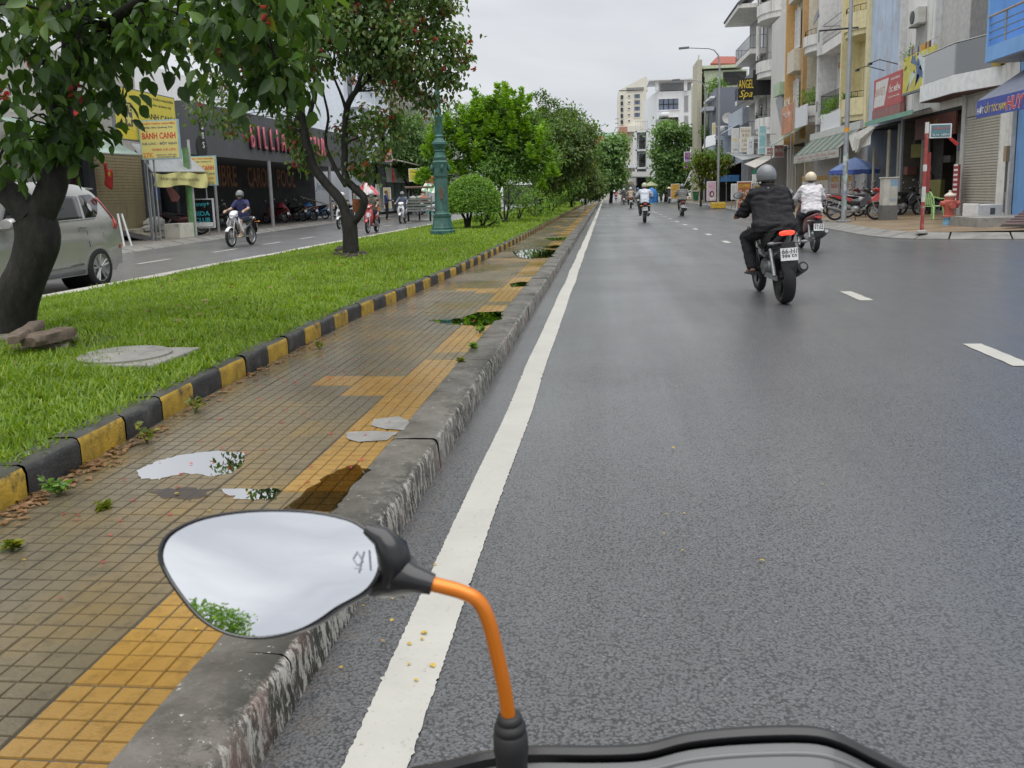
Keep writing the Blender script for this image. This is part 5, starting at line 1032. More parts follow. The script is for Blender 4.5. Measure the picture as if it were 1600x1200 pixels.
# ---------------- street furniture ----------------
GALV=mat('galvanised_pole',(.38,.40,.41),.45,.5,var=.15,vs=3,spots=.3,spcol=(.25,.24,.22)); 
def street_lamp(base,h,arm,label,tops=None,r=.085,foot=True,stickers=False):
    t=empty('street_lamp',base,label,'street lamp','grey street lamps along the right footway'); b=Vector(base)
    m=MB().tube([b+Vector((0,0,-.05)),b+Vector((0,0,h*.5)),b+Vector((0,0,h))],[r,r*.85,r*.6],14); m.build('pole',GALV,t,True,world=True)
    MB().box(b.x-.2,b.x+.2,b.y-.2,b.y+.2,b.z-.05,b.z+.06).build('base_plate',STEEL,t,world=True,bevel=.01)
    pts=[b+Vector((0,0,h-.02))]+[b+Vector((arm*(1-math.cos(a))*.35,0,h+.9*math.sin(a))) for a in (R(30),R(60),R(90))]+[b+Vector((arm,0,h+1.0))]
    MB().tube(pts,[r*.6,r*.55,r*.5,r*.45,r*.4],10).build('arm',GALV,t,True,world=True)
    e=pts[-1]; s=math.copysign(1,arm); MB().loft([(e+Vector((0,.0,0)),.06,.05,(0,0,1),2.5)]*1+[(e+Vector((s*.0,-.001,0)),.1,.05,(0,0,1),2.5)],8).cbox(e+Vector((s*.3,0,.0)),(.65,.26,.11),(0,.05*s,0)).build('lamp_head',GREYP,t,world=True,bevel=.03)
    if stickers:
        m=MB(); m.tube([b+Vector((0,0,2.85)),b+Vector((0,0,3.0))],[r*.92]*2,14,cap=False); m.build('orange_band',mk((.75,.35,.04),.6),t,world=True)
        for i in range(16):
            z=U(.3,2.2); a=U(-2.6,-.6); w_=U(.05,.12); hh=U(.06,.16); m=MB()
            def fn(i_,j,z=z,a=a,w_=w_,hh=hh): an=a+(i_-.5)*w_/r; rr=r*.97+.002; return (b.x+rr*math.cos(an),b.y+rr*math.sin(an),b.z+z+hh*(j-.5))
            m.grid(fn,5,2).build('sticker',mk(random.choice(((.6,.6,.58),(.5,.52,.55),(.3,.5,.45),(.6,.62,.6),(.25,.3,.45))),.7),t,world=True)
        m=MB().tube([b+Vector((0,0,1.9)),b+Vector((0,0,2.15))],[r*.93]*2,14,cap=False); m.build('green_band',mk((.25,.5,.4),.6),t,world=True)
        m=MB().tube([b+Vector((.25,0,6.05)),b+Vector((-.95,0,6.0))],.03,6); m.build('cross_bar',BLACK,t,world=True)
    return t
b=G(1318,347,.15); street_lamp(b,8.3,-1.7,'tall grey lamp pole covered in stickers beside the parked motorbikes',stickers=True)
b=G(1122,323,.15); t=street_lamp(b,9.3,-2.0,'grey lamp pole standing on a yellow block near the pink poster',r=.09)
MB().box(b.x-.45,b.x+.45,b.y-.5,b.y+.5,.05,.42).build('yellow_block',mk((.62,.40,.04),.6,spots=.4),t,world=True,bevel=.03)
street_lamp(Vector((8.6,78,.15)),9.6,-2.2,'far grey lamp pole beside the purple sign')
# cast iron green lamp post
GRN=mat('verdigris_green_iron',(.04,.13,.11),.5,.2,var=.3,vs=6,bump=.25,streak=.45,scol=(.20,.27,.24),spots=.55,spcol=(.02,.05,.042),sps=9)
b=LP; t=empty('lamp_post',b,'ornate green cast iron lamp post standing on the lawn','lamp post'); T=Matrix.Translation(b)
k=1/54.*1.0
oct_=lambda p,n,nm,par=t: MB().lathe([(q*(.92 if z<1.5 else .84),z) for q,z in p],n,T).build(nm,GRN,par,smooth=35,world=True)
oct_([(.34,-.1),(.36,.0),(.36,.13),(.31,.17),(.32,.20),(.29,.26),(.26,.42),(.25,.47),(.27,.5),(.27,.54)],8,'base')
oct_([(.215,.54),(.235,.56),(.205,.6),(.20,.66),(.185,1.45),(.20,1.5),(.225,1.54)],8,'plinth')
oct_([(.22,1.54),(.225,1.58),(.215,1.7),(.23,1.86),(.245,1.9),(.18,1.95),(.20,2.02),(.165,2.08),(.15,2.16),(.17,2.19),(.145,2.22),(.20,2.30),(.245,2.36),(.235,2.41),(.16,2.45),(.125,2.52),(.145,2.56),(.12,2.6)],16,'shaft_collar')
oct_([(.115,2.6),(.125,2.75),(.11,2.98),(.13,3.02),(.13,3.06),(.095,3.1),(.105,3.18),(.085,3.22),(.07,3.9),(.055,5.2),(.075,5.22),(.075,5.3),(.05,5.35),(.045,5.8)],14,'shaft')
for a in range(4):
    d=Vector((math.cos(a*math.pi/2+.4),math.sin(a*math.pi/2+.4),0)); MB().ell(b+d*.225+Vector((0,0,1.75)),(.05,.05,.09),n=8,m=6).build('rosette',GRN,t,True,world=True)
m=MB().box(-.04,.04,-.008,.0,.95,1.25,T@Matrix.Translation((.04,-.192,0))); m.build('rust_stain_plate',mk((.16,.09,.06),.7),t,world=True)
# red and white sign pole at the corner
b=G(1440,363,.15); t=empty('sign_pole',b,'rusty red and white pole with a small street sign at the corner','sign pole')
top=AY(1449,191,b.y); H_=top.z-b.z; RWm=[mk((.34,.06,.05),.65,spots=.8,spcol=(.42,.33,.27),sps=7),mk((.62,.6,.57),.6,spots=.5,spcol=(.3,.16,.08),sps=8)]
segs=[(0,.16,0),(.16,.28,0),(.28,.42,1),(.42,.56,0),(.56,.62,1),(.62,.9,0),(.9,1.,1)]
ax=lambda q: b.lerp(top,q)
for a0,a1,c in segs: MB().tube([ax(a0),ax(a1)],.045,10).build('painted_band',RWm[c],t,True,world=True)
MB().lathe([(.14,-.02),(.13,.03),(.06,.06)],10,Matrix.Translation(b)).build('concrete_foot',CONC,t,True,world=True)
p0=AY(1453,194,b.y); p1=AY(1486,215,b.y); sg=MB().box(p0.x,p1.x,b.y-.015,b.y+.015,p1.z,p0.z).build('sign_frame',WHITEP,t,world=True); MB().box(p0.x+.03,p1.x-.03,b.y-.022,b.y-.0155,p1.z+.025,p0.z-.025).build('sign_face',mk((.10,.20,.23),.5),sg,world=True)
text('HƯƠNG VIỆT',sg,mk((.6,.12,.1),.5),(p0.x+.08,b.y-.0225,(p0.z+p1.z)/2+.02),(1,0,0),(0,0,1),(p1.x-p0.x)*.72,.08); text('TL 10 - HẺM 5',sg,LITW,(p0.x+.06,b.y-.0225,p1.z+.05),(1,0,0),(0,0,1),(p1.x-p0.x)*.78,.06)
MB().slab([AY(1484,212,b.y+.05),AY(1499,224,b.y+.2),AY(1494,228,b.y+.2),AY(1481,216,b.y+.05)],.01).build('red_pennant',mk((.5,.05,.04),.7),t,world=True)
m=MB().box(b.x+.09,b.x+.16,b.y+.08,b.y+.1,b.z+.95,b.z+1.9); m.build('red_strip_sign',mk((.26,.04,.04),.6),t,world=True)
# fire hydrant
b=G(1482,350,.2); t=empty('fire_hydrant',b,'coral red fire hydrant with cream cap and blue foot','fire hydrant'); T=Matrix.Translation(b); k=1.08
HR=mk((.42,.10,.07),.55,spots=.25,spcol=(.3,.2,.18)); 
MB().lathe([(.14*k,-.03),(.14*k,.02),(.125*k,.05),(.13*k,.14),(.15*k,.16),(.15*k,.19)],14,T).build('foot',mk((.15,.32,.45),.55,spots=.4),t,smooth=35,world=True)
MB().lathe([(.16*k,.19),(.16*k,.22),(.115*k,.25),(.12*k,.4),(.155*k,.5),(.155*k,.62),(.12*k,.66),(.125*k,.74),(.10*k,.77)],14,T).build('barrel',HR,t,smooth=35,world=True)
MB().lathe([(.135*k,.755),(.13*k,.79),(.06*k,.84),(.035*k,.86),(.03*k,.91),(.0,.92)],14,T).build('cap',mk((.62,.55,.45),.55),t,smooth=35,world=True)
for s in (-1,1): MB().tube([b+Vector((.1*s,-.02,.56)),b+Vector((.25*s,-.02,.56))],[.075,.07],10).build('outlet',HR,t,True,world=True)
MB().tube([b+Vector((0,-.1,.5)),b+Vector((0,-.24,.5))],[.085,.08],10).build('outlet',HR,t,True,world=True)
# white utility cabinet with grey plinth
b=G(1390,344,.17); t=empty('utility_cabinet',b,'white concrete pillar cabinet with a dirty grey plinth beside the motorbikes','cabinet')
p0=AY(1379,277,b.y); p1=AY(1401,277,b.y); w_=(p1.x-p0.x)/2; zt=p0.z
MB().box(b.x-w_-.02,b.x+w_+.02,b.y-.02,b.y+.45,b.z-.03,b.z+.48).build('plinth',mk((.16,.155,.15),.8,spots=.5,bump=.4),t,world=True,bevel=.015)
MB().box(b.x-w_,b.x+w_,b.y,b.y+.43,b.z+.48,zt-.04).build('cabinet_body',mk((.55,.54,.48),.7,streak=.4,spots=.3),t,world=True,bevel=.01)
MB().box(b.x-w_-.03,b.x+w_+.03,b.y-.03,b.y+.46,zt-.04,zt).build('cabinet_top',mk((.5,.48,.42),.7),t,world=True,bevel=.01)
for i in range(5): MB().box(b.x-w_*.1,b.x+w_*.85,b.y-.006,b.y+.001,zt-.45-.16*i,zt-.36-.16*i).build('paper_notice',mk(((.5,.5,.45),(.45,.45,.4),(.35,.4,.45))[i%3],.8),t,world=True)
MB().box(b.x-w_*.05,b.x+w_*.95,b.y-.007,b.y+.001,zt-.28,zt-.08).build('blue_notice',mk((.25,.38,.52),.7),t,world=True)
# green plastic armchair
b=G(1457,342,.22); t=empty('plastic_chair',b,'pale green plastic armchair on the right footway','chair',rz=R(-60)); CG=mk((.42,.68,.28),.4)
MB().loft([((0,-.2,.40),.21,.014,(0,0,1),5),((0,0,.39),.22,.014,(0,0,1),5),((0,.21,.40),.21,.014,(0,0,1),5)],16).build('seat',CG,t,True)
for sx in (-1,1):
    for sy in (-1,1): MB().loft([((.24*sx,.24*sy,0),.022,.022,(0,1,0),3),((.19*sx,.19*sy,.4),.03,.03,(0,1,0),3)],8).build('leg',CG,t,True)
    MB().tube([(.2*sx,.2,.4),(.25*sx,.2,.62),(.26*sx,0,.63),(.22*sx,-.24,.68)],.018,8).build('armrest',CG,t,True)
for q in (-.12,-.04,.04,.12): MB().slab([(q-.028,-.2,.44),(q+.028,-.2,.44),(q*1.1+.028,-.29,.80),(q*1.1-.028,-.29,.80)],.012).build('back_slat',CG,t)
MB().tube([(-.21,-.2,.4),(-.22,-.26,.66),(-.15,-.3,.82),(0,-.31,.85),(.15,-.3,.82),(.22,-.26,.66),(.21,-.2,.4)],.02,8).build('back_frame',CG,t,True)
# foam box, steps, ramp
b=G(1535,345,.24); t=empty('foam_box',b,'white foam box lying on its side before the roller shutter','box',rz=R(20)); MB().box(-.42,.42,-.26,.26,0,.46).build('box_body',mk((.72,.72,.70),.8),t,bevel=.03); MB().box(.0,.16,-.265,-.26,.18,.36).build('dark_label',mk((.12,.12,.13),.6),t); MB().box(-.44,-.36,-.28,.28,-.0,.49).build('lid_rim',mk((.74,.74,.72),.8),t,bevel=.02)
b=G(1562,352,.22); struct('shop_step',MB().box(b.x-.6,b.x+2.5,b.y-.2,b.y+1.6,.15,.42),CONC)
b=G(1580,352,.24); t=empty('metal_ramp',b,'dark grated metal ramp leaning on the concrete step at the right edge','ramp')
MB().slab([b+Vector((-.5,-.6,.03)),b+Vector((.15,-.75,.03)),b+Vector((1.2,.1,.42)),b+Vector((.5,.25,.42))],.03).build('ramp_plate',mk((.05,.045,.045),.5),t,world=True)
for i in range(7): 
    q=(i+.5)/7; a=(b+Vector((-.5,-.6,.036))).lerp(b+Vector((.5,.25,.426)),q); c=(b+Vector((.15,-.75,.036))).lerp(b+Vector((1.2,.1,.426)),q); MB().tube([a,c],.02,6).build('ramp_bar',mk((.18,.10,.10),.5),t,world=True)
# market umbrella
b=Vector((9.7,38.5,rz(9.7))); c=AY(1336,246,b.y); b.x=c.x; ap=c.z; t=empty('umbrella',b,'blue market umbrella behind the grey lamp pole','umbrella'); UB=[mk((.07,.11,.25),.6),mk((.10,.16,.33),.6)]
n=10; Rr=AY(1375,268,b.y).x-c.x; zr=AY(1336,268,b.y).z+.06
for i in range(n):
    a0,a1=2*math.pi*i/n,2*math.pi*(i+1)/n; m=MB()
    def fn(u,v,a0=a0,a1=a1):
        a=a0+(a1-a0)*v; sag=1-.06*math.sin(math.pi*v)*u; return (c.x+Rr*u*math.cos(a)*sag,b.y+Rr*u*math.sin(a)*sag,ap-(ap-zr)*(u**1.25))
    m.grid(fn,7,5); o=m.build('canopy_panel',UB[i%2],t,True,world=True); m=MB(); m.grid(lambda u,v,a0=a0,a1=a1:(c.x+Rr*(1-.06*math.sin(math.pi*u))*math.cos(a0+(a1-a0)*u),b.y+Rr*(1-.06*math.sin(math.pi*u))*math.sin(a0+(a1-a0)*u),zr-.16*v-.02*math.sin(u*9)),7,2); m.build('valance',mk((.06,.11,.38),.6),t,True,world=True)
MB().tube([b,Vector((c.x,b.y,ap+.05))],.022,8).build('pole',STEEL,t,world=True); MB().lathe([(.28,0),(.26,.1),(.05,.14)],14,Matrix.Translation(b)).build('foot',CONC,t,True,world=True)
# parked motorbikes on the right footway
def parked(x,y,label,kind,body,rz_,acc=BLACK,z=.17,**k): p=G(x,y,z); return bike(label,p,rz_,kind,body,acc,stand=True,roll=R(-7),group='motorbikes parked on the right footway',**k)
parked(1335,344,'black and red motorbike parked between lamp pole and white cabinet','under',P_BLK,R(-100),P_RED,plate=('59-B1','556'))
parked(1352,340,'red motorbike parked behind the black one near the lamp pole','under',P_RED,R(-97),P_WHT); parked(1368,338,'dark scooter parked behind the white cabinet','scooter',P_BLK,R(-95),P_GRY); parked(1322,337,'red tailed motorbike parked just left of the lamp pole','under',P_MAR,R(-92),P_WHT); parked(1410,338,'black motorbike parked in the dark shop mouth right of the cabinet','under',P_BLK,R(-80),P_GRY); parked(1432,336,'grey motorbike under repair in the open shop','under',P_GRY,R(-85),P_BLK)
# free-standing signs by the right footway
def stand_sign(x0,x1,y0,y1,Yd,face,label,name='board_sign',edge=WHITEP,z=.16,cat='sign'):
    a=AY(x0,y1,Yd); c=AY(x1,y0,Yd); t=empty(name,(a.x,Yd,z),label,cat); MB().box(a.x,c.x,Yd,Yd+.05,max(z,a.z),c.z).build('frame',edge,t,world=True,bevel=.008); MB().box(a.x+.04,c.x-.04,Yd-.006,Yd-.001,max(z,a.z)+.04,c.z-.04).build('face',face,t,world=True)
    for xx in (a.x+.05,c.x-.05): MB().box(xx-.02,xx+.02,Yd+.05,Yd+.4,z,z+.06).box(xx-.02,xx+.02,Yd+.01,Yd+.05,z-.02,max(z,a.z)+.01).build('leg',STEEL,t,world=True)
    return t,a,c
Yd=50.; t,a,c=stand_sign(1151,1175,283,330,Yd,mk((.34,.13,.05),.5,var=.35,vs=4),'brown coffee menu board standing on the right footway')
W=c.x-a.x; Hh=c.z-a.z; text('COFFEE',t,LITY,(a.x+W*.1,Yd-.007,a.z+Hh*.8),(1,0,0),(0,0,1),W*.75,Hh*.1); text('Cho Chi',t,LITW,(a.x+W*.1,Yd-.007,a.z+Hh*.55),(1,0,0),(0,0,1),W*.8,Hh*.15,shear=.2); text('Cà Phê',t,mk((.75,.62,.55),.5),(a.x+W*.1,Yd-.007,a.z+Hh*.28),(1,0,0),(0,0,1),W*.8,Hh*.18,shear=.2); MB().box(a.x+.05,c.x-.05,Yd-.009,Yd-.0065,a.z+.05,a.z+Hh*.12).build('purple_band',mk((.12,.08,.3),.5),t,world=True)
Yd=51.; t,a,c=stand_sign(1176,1200,288,312,Yd,mk((.55,.36,.14),.5,var=.3,vs=4),'food stall banner with yellow dishes beside the coffee board',z=.16); W=c.x-a.x
for q in range(3): MB().ell((a.x+W*(.25+.27*q),Yd-.012,a.z+(c.z-a.z)*(.35+.3*(q%2))),(.2,.01,.14),n=12,m=6).build('dish_picture',mk(((.5,.12,.06),(.6,.45,.1),(.35,.2,.08))[q],.5),t,True,world=True)
Yd=50.6; t,a,c=stand_sign(1175,1200,267,287,Yd,mk((.6,.62,.6),.5),'white food cart glass with green header beside the coffee board'); MB().box(a.x,c.x,Yd-.01,Yd+.06,c.z-.16,c.z+.1).build('green_header',mk((.03,.16,.10),.5),t,world=True)
Yd=60.; t,a,c=stand_sign(1104,1119,283,314,Yd,mk((.62,.45,.55),.5,var=.12),'tall pink beauty poster with a dark haired portrait'); W=c.x-a.x; Hh=c.z-a.z
MB().ell((a.x+W*.55,Yd-.008,a.z+Hh*.34),(W*.26,.004,Hh*.17),n=16,m=8).build('portrait_hair',mk((.05,.045,.07),.5),t,True,world=True); MB().ell((a.x+W*.58,Yd-.014,a.z+Hh*.33),(W*.13,.004,Hh*.1),n=14,m=8).build('portrait_face',mk((.68,.52,.5),.5),t,True,world=True); MB().slab([(a.x+W*.3,Yd-.0085,a.z+Hh*.05),(a.x+W*.85,Yd-.0085,a.z+Hh*.05),(a.x+W*.75,Yd-.0085,a.z+Hh*.2),(a.x+W*.4,Yd-.0085,a.z+Hh*.2)],.002).build('portrait_dress',mk((.7,.7,.72),.5),t,world=True)
for i in range(3): MB().box(a.x+W*.2,a.x+W*.8,Yd-.008,Yd-.0065,a.z+Hh*(.68+.06*i),a.z+Hh*(.70+.06*i)).build('poster_line',mk((.6,.25,.35),.5),t,world=True)
Yd=53.; t,a,c=stand_sign(1142,1151,287,312,Yd,mk((.5,.52,.5),.5),'narrow grey white board left of the coffee board')
b=G(1087,315,.16); t=empty('waste_bin',b,'green wheeled waste bin on the far right footway','bin'); MB().loft([(b+Vector((0,0,.08)),.22,.24,(0,1,0),5),(b+Vector((0,0,.9)),.29,.32,(0,1,0),5)],16).build('bin_body',mk((.02,.14,.06),.5),t,smooth=40,world=True); MB().box(b.x-.3,b.x+.3,b.y-.34,b.y+.34,.16+.9,.16+.97).build('bin_lid',mk((.02,.12,.05),.5),t,world=True,bevel=.02)
# ---------------- right row of shop houses ----------------
def shophouse(label,y0,y1,xf,h,wall,zc=3.9,depth=9.,name='shop_house',shop=None,rec=2.2,open_=True,group=None,floorz=.2,pier=None):
    t=empty(name,(xf,(y0+y1)/2,floorz),label,'building',group); a,b=y0+.012,y1-.012
    MB().box(xf,xf+depth,a,b,zc,h).build('wall',wall,t,world=True)
    if open_:
        for q in ((a,a+.22),(b-.22,b)): MB().box(xf+.01,xf+rec,q[0],q[1],0,zc).build('pier',pier or wall,t,world=True)
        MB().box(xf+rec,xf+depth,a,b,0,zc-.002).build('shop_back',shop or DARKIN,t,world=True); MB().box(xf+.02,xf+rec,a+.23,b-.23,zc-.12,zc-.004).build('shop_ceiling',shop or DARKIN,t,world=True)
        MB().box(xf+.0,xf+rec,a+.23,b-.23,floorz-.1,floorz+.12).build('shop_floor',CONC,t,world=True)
    else: MB().box(xf+.008,xf+depth-.01,a,b,0,zc).build('lower_wall',wall,t,world=True)
    return t
def rwin(t,xf,y0,y1,z0,z1,fr=WHITEP,gl=GLASS,nv=1,nh=1,rec=.0,name='window'):
    o=MB().box(xf-.05,xf+.05,y0-.06,y0,z0-.06,z1+.06).box(xf-.05,xf+.05,y1,y1+.06,z0-.06,z1+.06).box(xf-.05,xf+.05,y0,y1,z1,z1+.06).box(xf-.06,xf+.05,y0,y1,z0-.06,z0).build(name,fr,t,world=True)
    for i in range(1,nv): q=y0+(y1-y0)*i/nv; MB().box(xf-.035,xf,q-.02,q+.02,z0,z1).build('mullion',fr,o,world=True)
    for i in range(1,nh): q=z0+(z1-z0)*i/nh; MB().box(xf-.03,xf,y0,y1,q-.02,q+.02).build('transom',fr,o,world=True)
    MB().box(xf-.02,xf+.02,y0,y1,z0,z1).build('pane',gl,o,world=True); return o
def rail(t,pts,z,h,mt=BLACK,step=.13,rows=None,name='railing',r=.012):
    m=MB(); P=[Vector((*p,z)) for p in pts]
    for q in (rows or (.06,1.)): m.tube([p+Vector((0,0,h*q)) for p in P],r*1.4,6)
    if step:
        for a,b in zip(P,P[1:]):
            n=max(1,int((b-a).length/step))
            for i in range(n+1): c=a.lerp(b,i/n); m.tube([c,c+Vector((0,0,h))],r,4)
    return m.build(name,mt,t,world=True)
def arc(xf,y0,y1,proj,n=10): return [(xf-proj*math.sin(math.pi*i/n)**.6,y0+(y1-y0)*i/n) for i in range(n+1)]
def rbalc(t,xf,y0,y1,z,proj,slab,par=None,ph=.0,curved=False,railh=.9,railm=BLACK,th=.18,band=None,step=.13):
    poly=arc(xf,y0,y1,proj) if curved else [(xf,y0),(xf-proj,y0),(xf-proj,y1),(xf,y1)]
    o=MB().prism(poly+([] if not curved else []),z-th,z,'z').build('balcony',slab,t,world=True)
    if ph:
        path=poly; m=MB()
        for a,b in zip(path,path[1:]):
            d=Vector((b[0]-a[0],b[1]-a[1],0)); n=Vector((d.y,-d.x,0)).normalized()*.08
            m.prism([a,b,(b[0]-n.x,b[1]-n.y),(a[0]-n.x,a[1]-n.y)],z,z+ph,'z')
        m.build('parapet',par or slab,o,world=True)
        if band:
            m=MB()
            for a,b in zip(path,path[1:]):
                d=Vector((b[0]-a[0],b[1]-a[1],0)); n=Vector((d.y,-d.x,0)).normalized()*.02
                m.prism([(a[0]+n.x,a[1]+n.y),(b[0]+n.x,b[1]+n.y),b,a],z+ph*.25,z+ph*.8,'z')
            m.build('painted_band',band,o,world=True)
    if railh: rail(o,poly,z+ph,railh,railm,step)
    return o
def aircon(t,x,y,z,w_=.85,par=True):
    o=MB().box(x-.3,x,y-w_/2,y+w_/2,z,z+.6).build('air_conditioner',mk((.55,.55,.5),.5),t,world=True,bevel=.02)
    MB().lathe([(.0,.0),(.24,.0),(.24,.02),(.21,.03),(.0,.03)],18,Matrix.Translation((x-.3,y+.1,z+.3))@Matrix.Rotation(-math.pi/2,4,'Y')).build('fan_grille',mk((.04,.04,.045),.5),o,world=True)
    [MB().box(x-.3,x+.05,q,q+.04,z-.04,z).build('bracket',STEEL,o,world=True) for q in (y-w_/2,y+w_/2-.04)]; return o
def rsign(label,pts_px,X0,face,frame=WHITEP,th=.08,txt=(),name='shop_sign',cat='sign'):
    # quadrilateral sign on the plane X=X0 given by its picture corners TL,TR(nearer),BR,BL ordered far-top, near-top, near-bottom, far-bottom
    P=[AX(x,y,X0) for x,y in pts_px]; yf=(P[0].y+P[3].y)/2; yn=(P[1].y+P[2].y)/2; zt=(P[0].z+P[1].z)/2; zb=(P[2].z+P[3].z)/2
    t=empty(name,(X0,yn,zb),label,cat); MB().box(X0,X0+th,yn,yf,zb,zt).build('panel',frame,t,world=True,bevel=.006); MB().box(X0-.004,X0-.001,yn+.03,yf-.03,zb+.03,zt-.03).build('face',face,t,world=True)
    Wd=yf-yn; Hh=zt-zb
    for s,mt,u0,v0,uw,vh in txt: text(s,t,mt,(X0-.0045,yf-Wd*u0,zb+Hh*v0),(0,-1,0),(0,0,1),Wd*uw,Hh*vh)
    return t,yn,yf,zb,zt
def Yx(x,X0=12.,y=150): return AX(x,y,X0).y
XF=12.
W_BLUE=mat('wall_blue',(0.200,0.413,0.775),.6,var=.08,vs=2,streak=.25); W_WHITE=mat('wall_white',(0.762,0.748,0.721),.7,var=.08,vs=1.5,streak=.5,spots=.2); W_GREYBL=mat('wall_grey_blue',(0.468,0.559,0.689),.75,var=.12,vs=1,streak=.5,spots=.6,spcol=(.42,.33,.28),sps=1.1); W_YEL=mat('wall_cream_yellow',(0.728,0.650,0.390),.7,var=.1,streak=.4); W_GREY=mat('wall_pale_grey',(0.648,0.634,0.608),.75,var=.1,vs=1,streak=.5,spots=.15); W_ORG=mat('wall_orange',(0.667,0.414,0.172),.7,var=.1,streak=.3); W_PEEL=mat('wall_peeling_white',(0.775,0.762,0.725),.75,var=.1,streak=.7,scol=(.2,.18,.15),spots=.4,spcol=(.35,.33,.3),sps=4); W_GRN=mat('wall_pale_green',(0.546,0.598,0.429),.7,var=.1,streak=.4)
SHUT=mat('shutter_beige',(0.486,0.466,0.405),.55,.2,var=.06,streak=.25)
def shutter(t,x,y0,y1,z0,z1,n,mt,side=1,name='roller_shutter'):
    o=MB().box(x+.015*side if side>0 else x-.05,x+.05 if side>0 else x-.015,y0-.05,y1+.05,z0,z1+.05).build(name,GREYP,t,world=True); dz=(z1-z0)/n; m=MB().box(0,.02,y0,y1,.006,dz-.006)
    me=None
    for i in range(n):
        q=MB(); q.prism([(0,0.003),(-.018*side,dz*.3),(-.018*side,dz*.8),(0,dz-.003)],y0,y1,'y') 
        if me is None: me=q.mesh('slat',mt)
        s=link('slat',me,o,True); s.location=(x,0,z0+dz*i)
    return o
# R1 bright blue corner house
y1=Yx(1584,XF,260); R1=shophouse('bright blue corner house with balcony at the right picture edge',21.8,y1,XF+.02,11,W_BLUE,3.9,open_=False)
yb=AX(1541,60,10.9).y; zb=AX(1540,98,10.9).z; zt=zb+1.35
o=MB().box(10.9,XF+.1,22,yb,zb,zb+.42).build('balcony',W_BLUE,R1,world=True); MB().box(10.9,XF,yb-.12,yb,zb+.42,11).build('balcony_side_wall',W_BLUE,o,world=True); MB().box(10.93,XF,22.1,yb-.13,zb-.03,zb-.002).build('balcony_soffit',mk((.35,.36,.38),.7),o,world=True)
for q in (.25,.5,.75): MB().tube([(10.95,22,zb+.42+q*.8),(10.95,yb-.1,zb+.42+q*.8)],.018,6).build('rail_bar',STEEL,o,world=True)
MB().tube([(10.93,22,zb+1.25),(10.93,yb-.05,zb+1.25)],.035,8).build('hand_rail',mk((.4,.3,.2),.5),o,world=True); MB().tube([(10.95,yb-1.1,zb+.4),(10.95,yb-1.1,zb+1.25)],.03,6).build('rail_post',STEEL,o,world=True)
rwin(R1,XF,yb-2.0,yb-.7,zb+.4,zb+2.6,WHITEP,GLASS,2,3)
# barber awning
A_=AX(1527,160,10.4); t=empty('shop_awning',(10.4,A_.y,2.4),'blue barber shop awning with lettered valance at the right edge','awning')
zv1=AX(1527,158,10.4).z; zv0=AX(1527,185,10.4).z; MB().slab([(10.4,A_.y,zv1),(10.4,22,zv1),(XF-.02,22,zv1+1.1),(XF-.02,A_.y-.1,zv1+1.1)],.02).build('canopy',mk((.16,.18,.24),.7,streak=.3),t,world=True)
MB().box(10.39,10.405,22,A_.y,zv0,zv1).build('valance',mk((.06,.09,.36),.6),t,world=True)
hv=zv1-zv0; text('HỚT',t,LITW,(10.388,A_.y-.06,zv0+hv*.2),(0,-1,0),(0,0,1),.42,hv*.5); text('CẮT TÓC NAM',t,LITY,(10.388,A_.y-.55,zv0+hv*.2),(0,-1,0),(0,0,1),1.25,hv*.62); text('HUY H',t,LITR,(10.388,A_.y-1.85,zv0+hv*.12),(0,-1,0),(0,0,1),1.35,hv*.7,shear=.2,bold=.02); text('HUY H',t,LITW,(10.3885,A_.y-1.83,zv0+hv*.1),(0,-1,0),(0,0,1),1.37,hv*.74,shear=.2,bold=.05,ext=.0005)
MB().tube([(10.45,A_.y-.1,zv0),(10.45,A_.y-.1,zv1)],.02,6).build('frame_bar',STEEL,t,world=True)
# R2 white house: peeling pier, shutter, glass balcony, mural
ya=Yx(1565,XF,250); R2=shophouse('white house with glass balcony, mural panel and roller shutter',y1,Yx(1416,XF,60),XF,11,W_WHITE,3.9,shop=DARKIN,rec=4,pier=mk((.16,.15,.13),.7))
MB().box(XF-.12,XF+.3,y1+.02,ya,0,3.9).build('peeling_pier',W_PEEL,R2,world=True,bevel=.02); MB().box(XF-.17,XF-.12,y1+.08,y1+.5,.3,1.0).build('meter_box',W_WHITE,R2,world=True); MB().box(XF-.22,XF-.12,y1+.03,y1+.22,1.9,2.35).build('electric_box',mk((.35,.27,.16),.6),R2,world=True); MB().tube([(XF-.16,y1+.1,.4),(XF-.16,y1+.12,1.9)],.03,6).build('conduit',GREYP,R2,world=True)
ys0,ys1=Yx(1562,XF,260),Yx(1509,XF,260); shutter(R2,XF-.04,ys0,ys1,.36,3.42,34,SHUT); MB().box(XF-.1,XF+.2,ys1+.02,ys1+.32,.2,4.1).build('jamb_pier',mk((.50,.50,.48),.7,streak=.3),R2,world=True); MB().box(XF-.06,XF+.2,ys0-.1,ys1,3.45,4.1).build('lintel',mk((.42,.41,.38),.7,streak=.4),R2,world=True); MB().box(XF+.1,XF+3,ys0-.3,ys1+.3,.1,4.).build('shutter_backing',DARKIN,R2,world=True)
P=[AX(1437,150,11.3).y,AX(1490,130,11.3).y]; zl=AX(1437,160,11.3).z; zu=AX(1437,135,11.3).z
poly=[(XF+.5,P[0]),(11.3,P[0]),(11.3,P[1]),(XF+.35,P[1]-3.1),(XF+.5,P[1]-3.1)]
bal=MB().prism(poly,zl,zu,'z').build('balcony',mk((.80,.81,.81),.6,streak=.12),R2,world=True); MB().prism([(x+.03 if x<XF else x,y) for x,y in poly],zl-.03,zl-.003,'z').build('balcony_soffit',mk((.11,.055,.05),.6),bal,world=True)
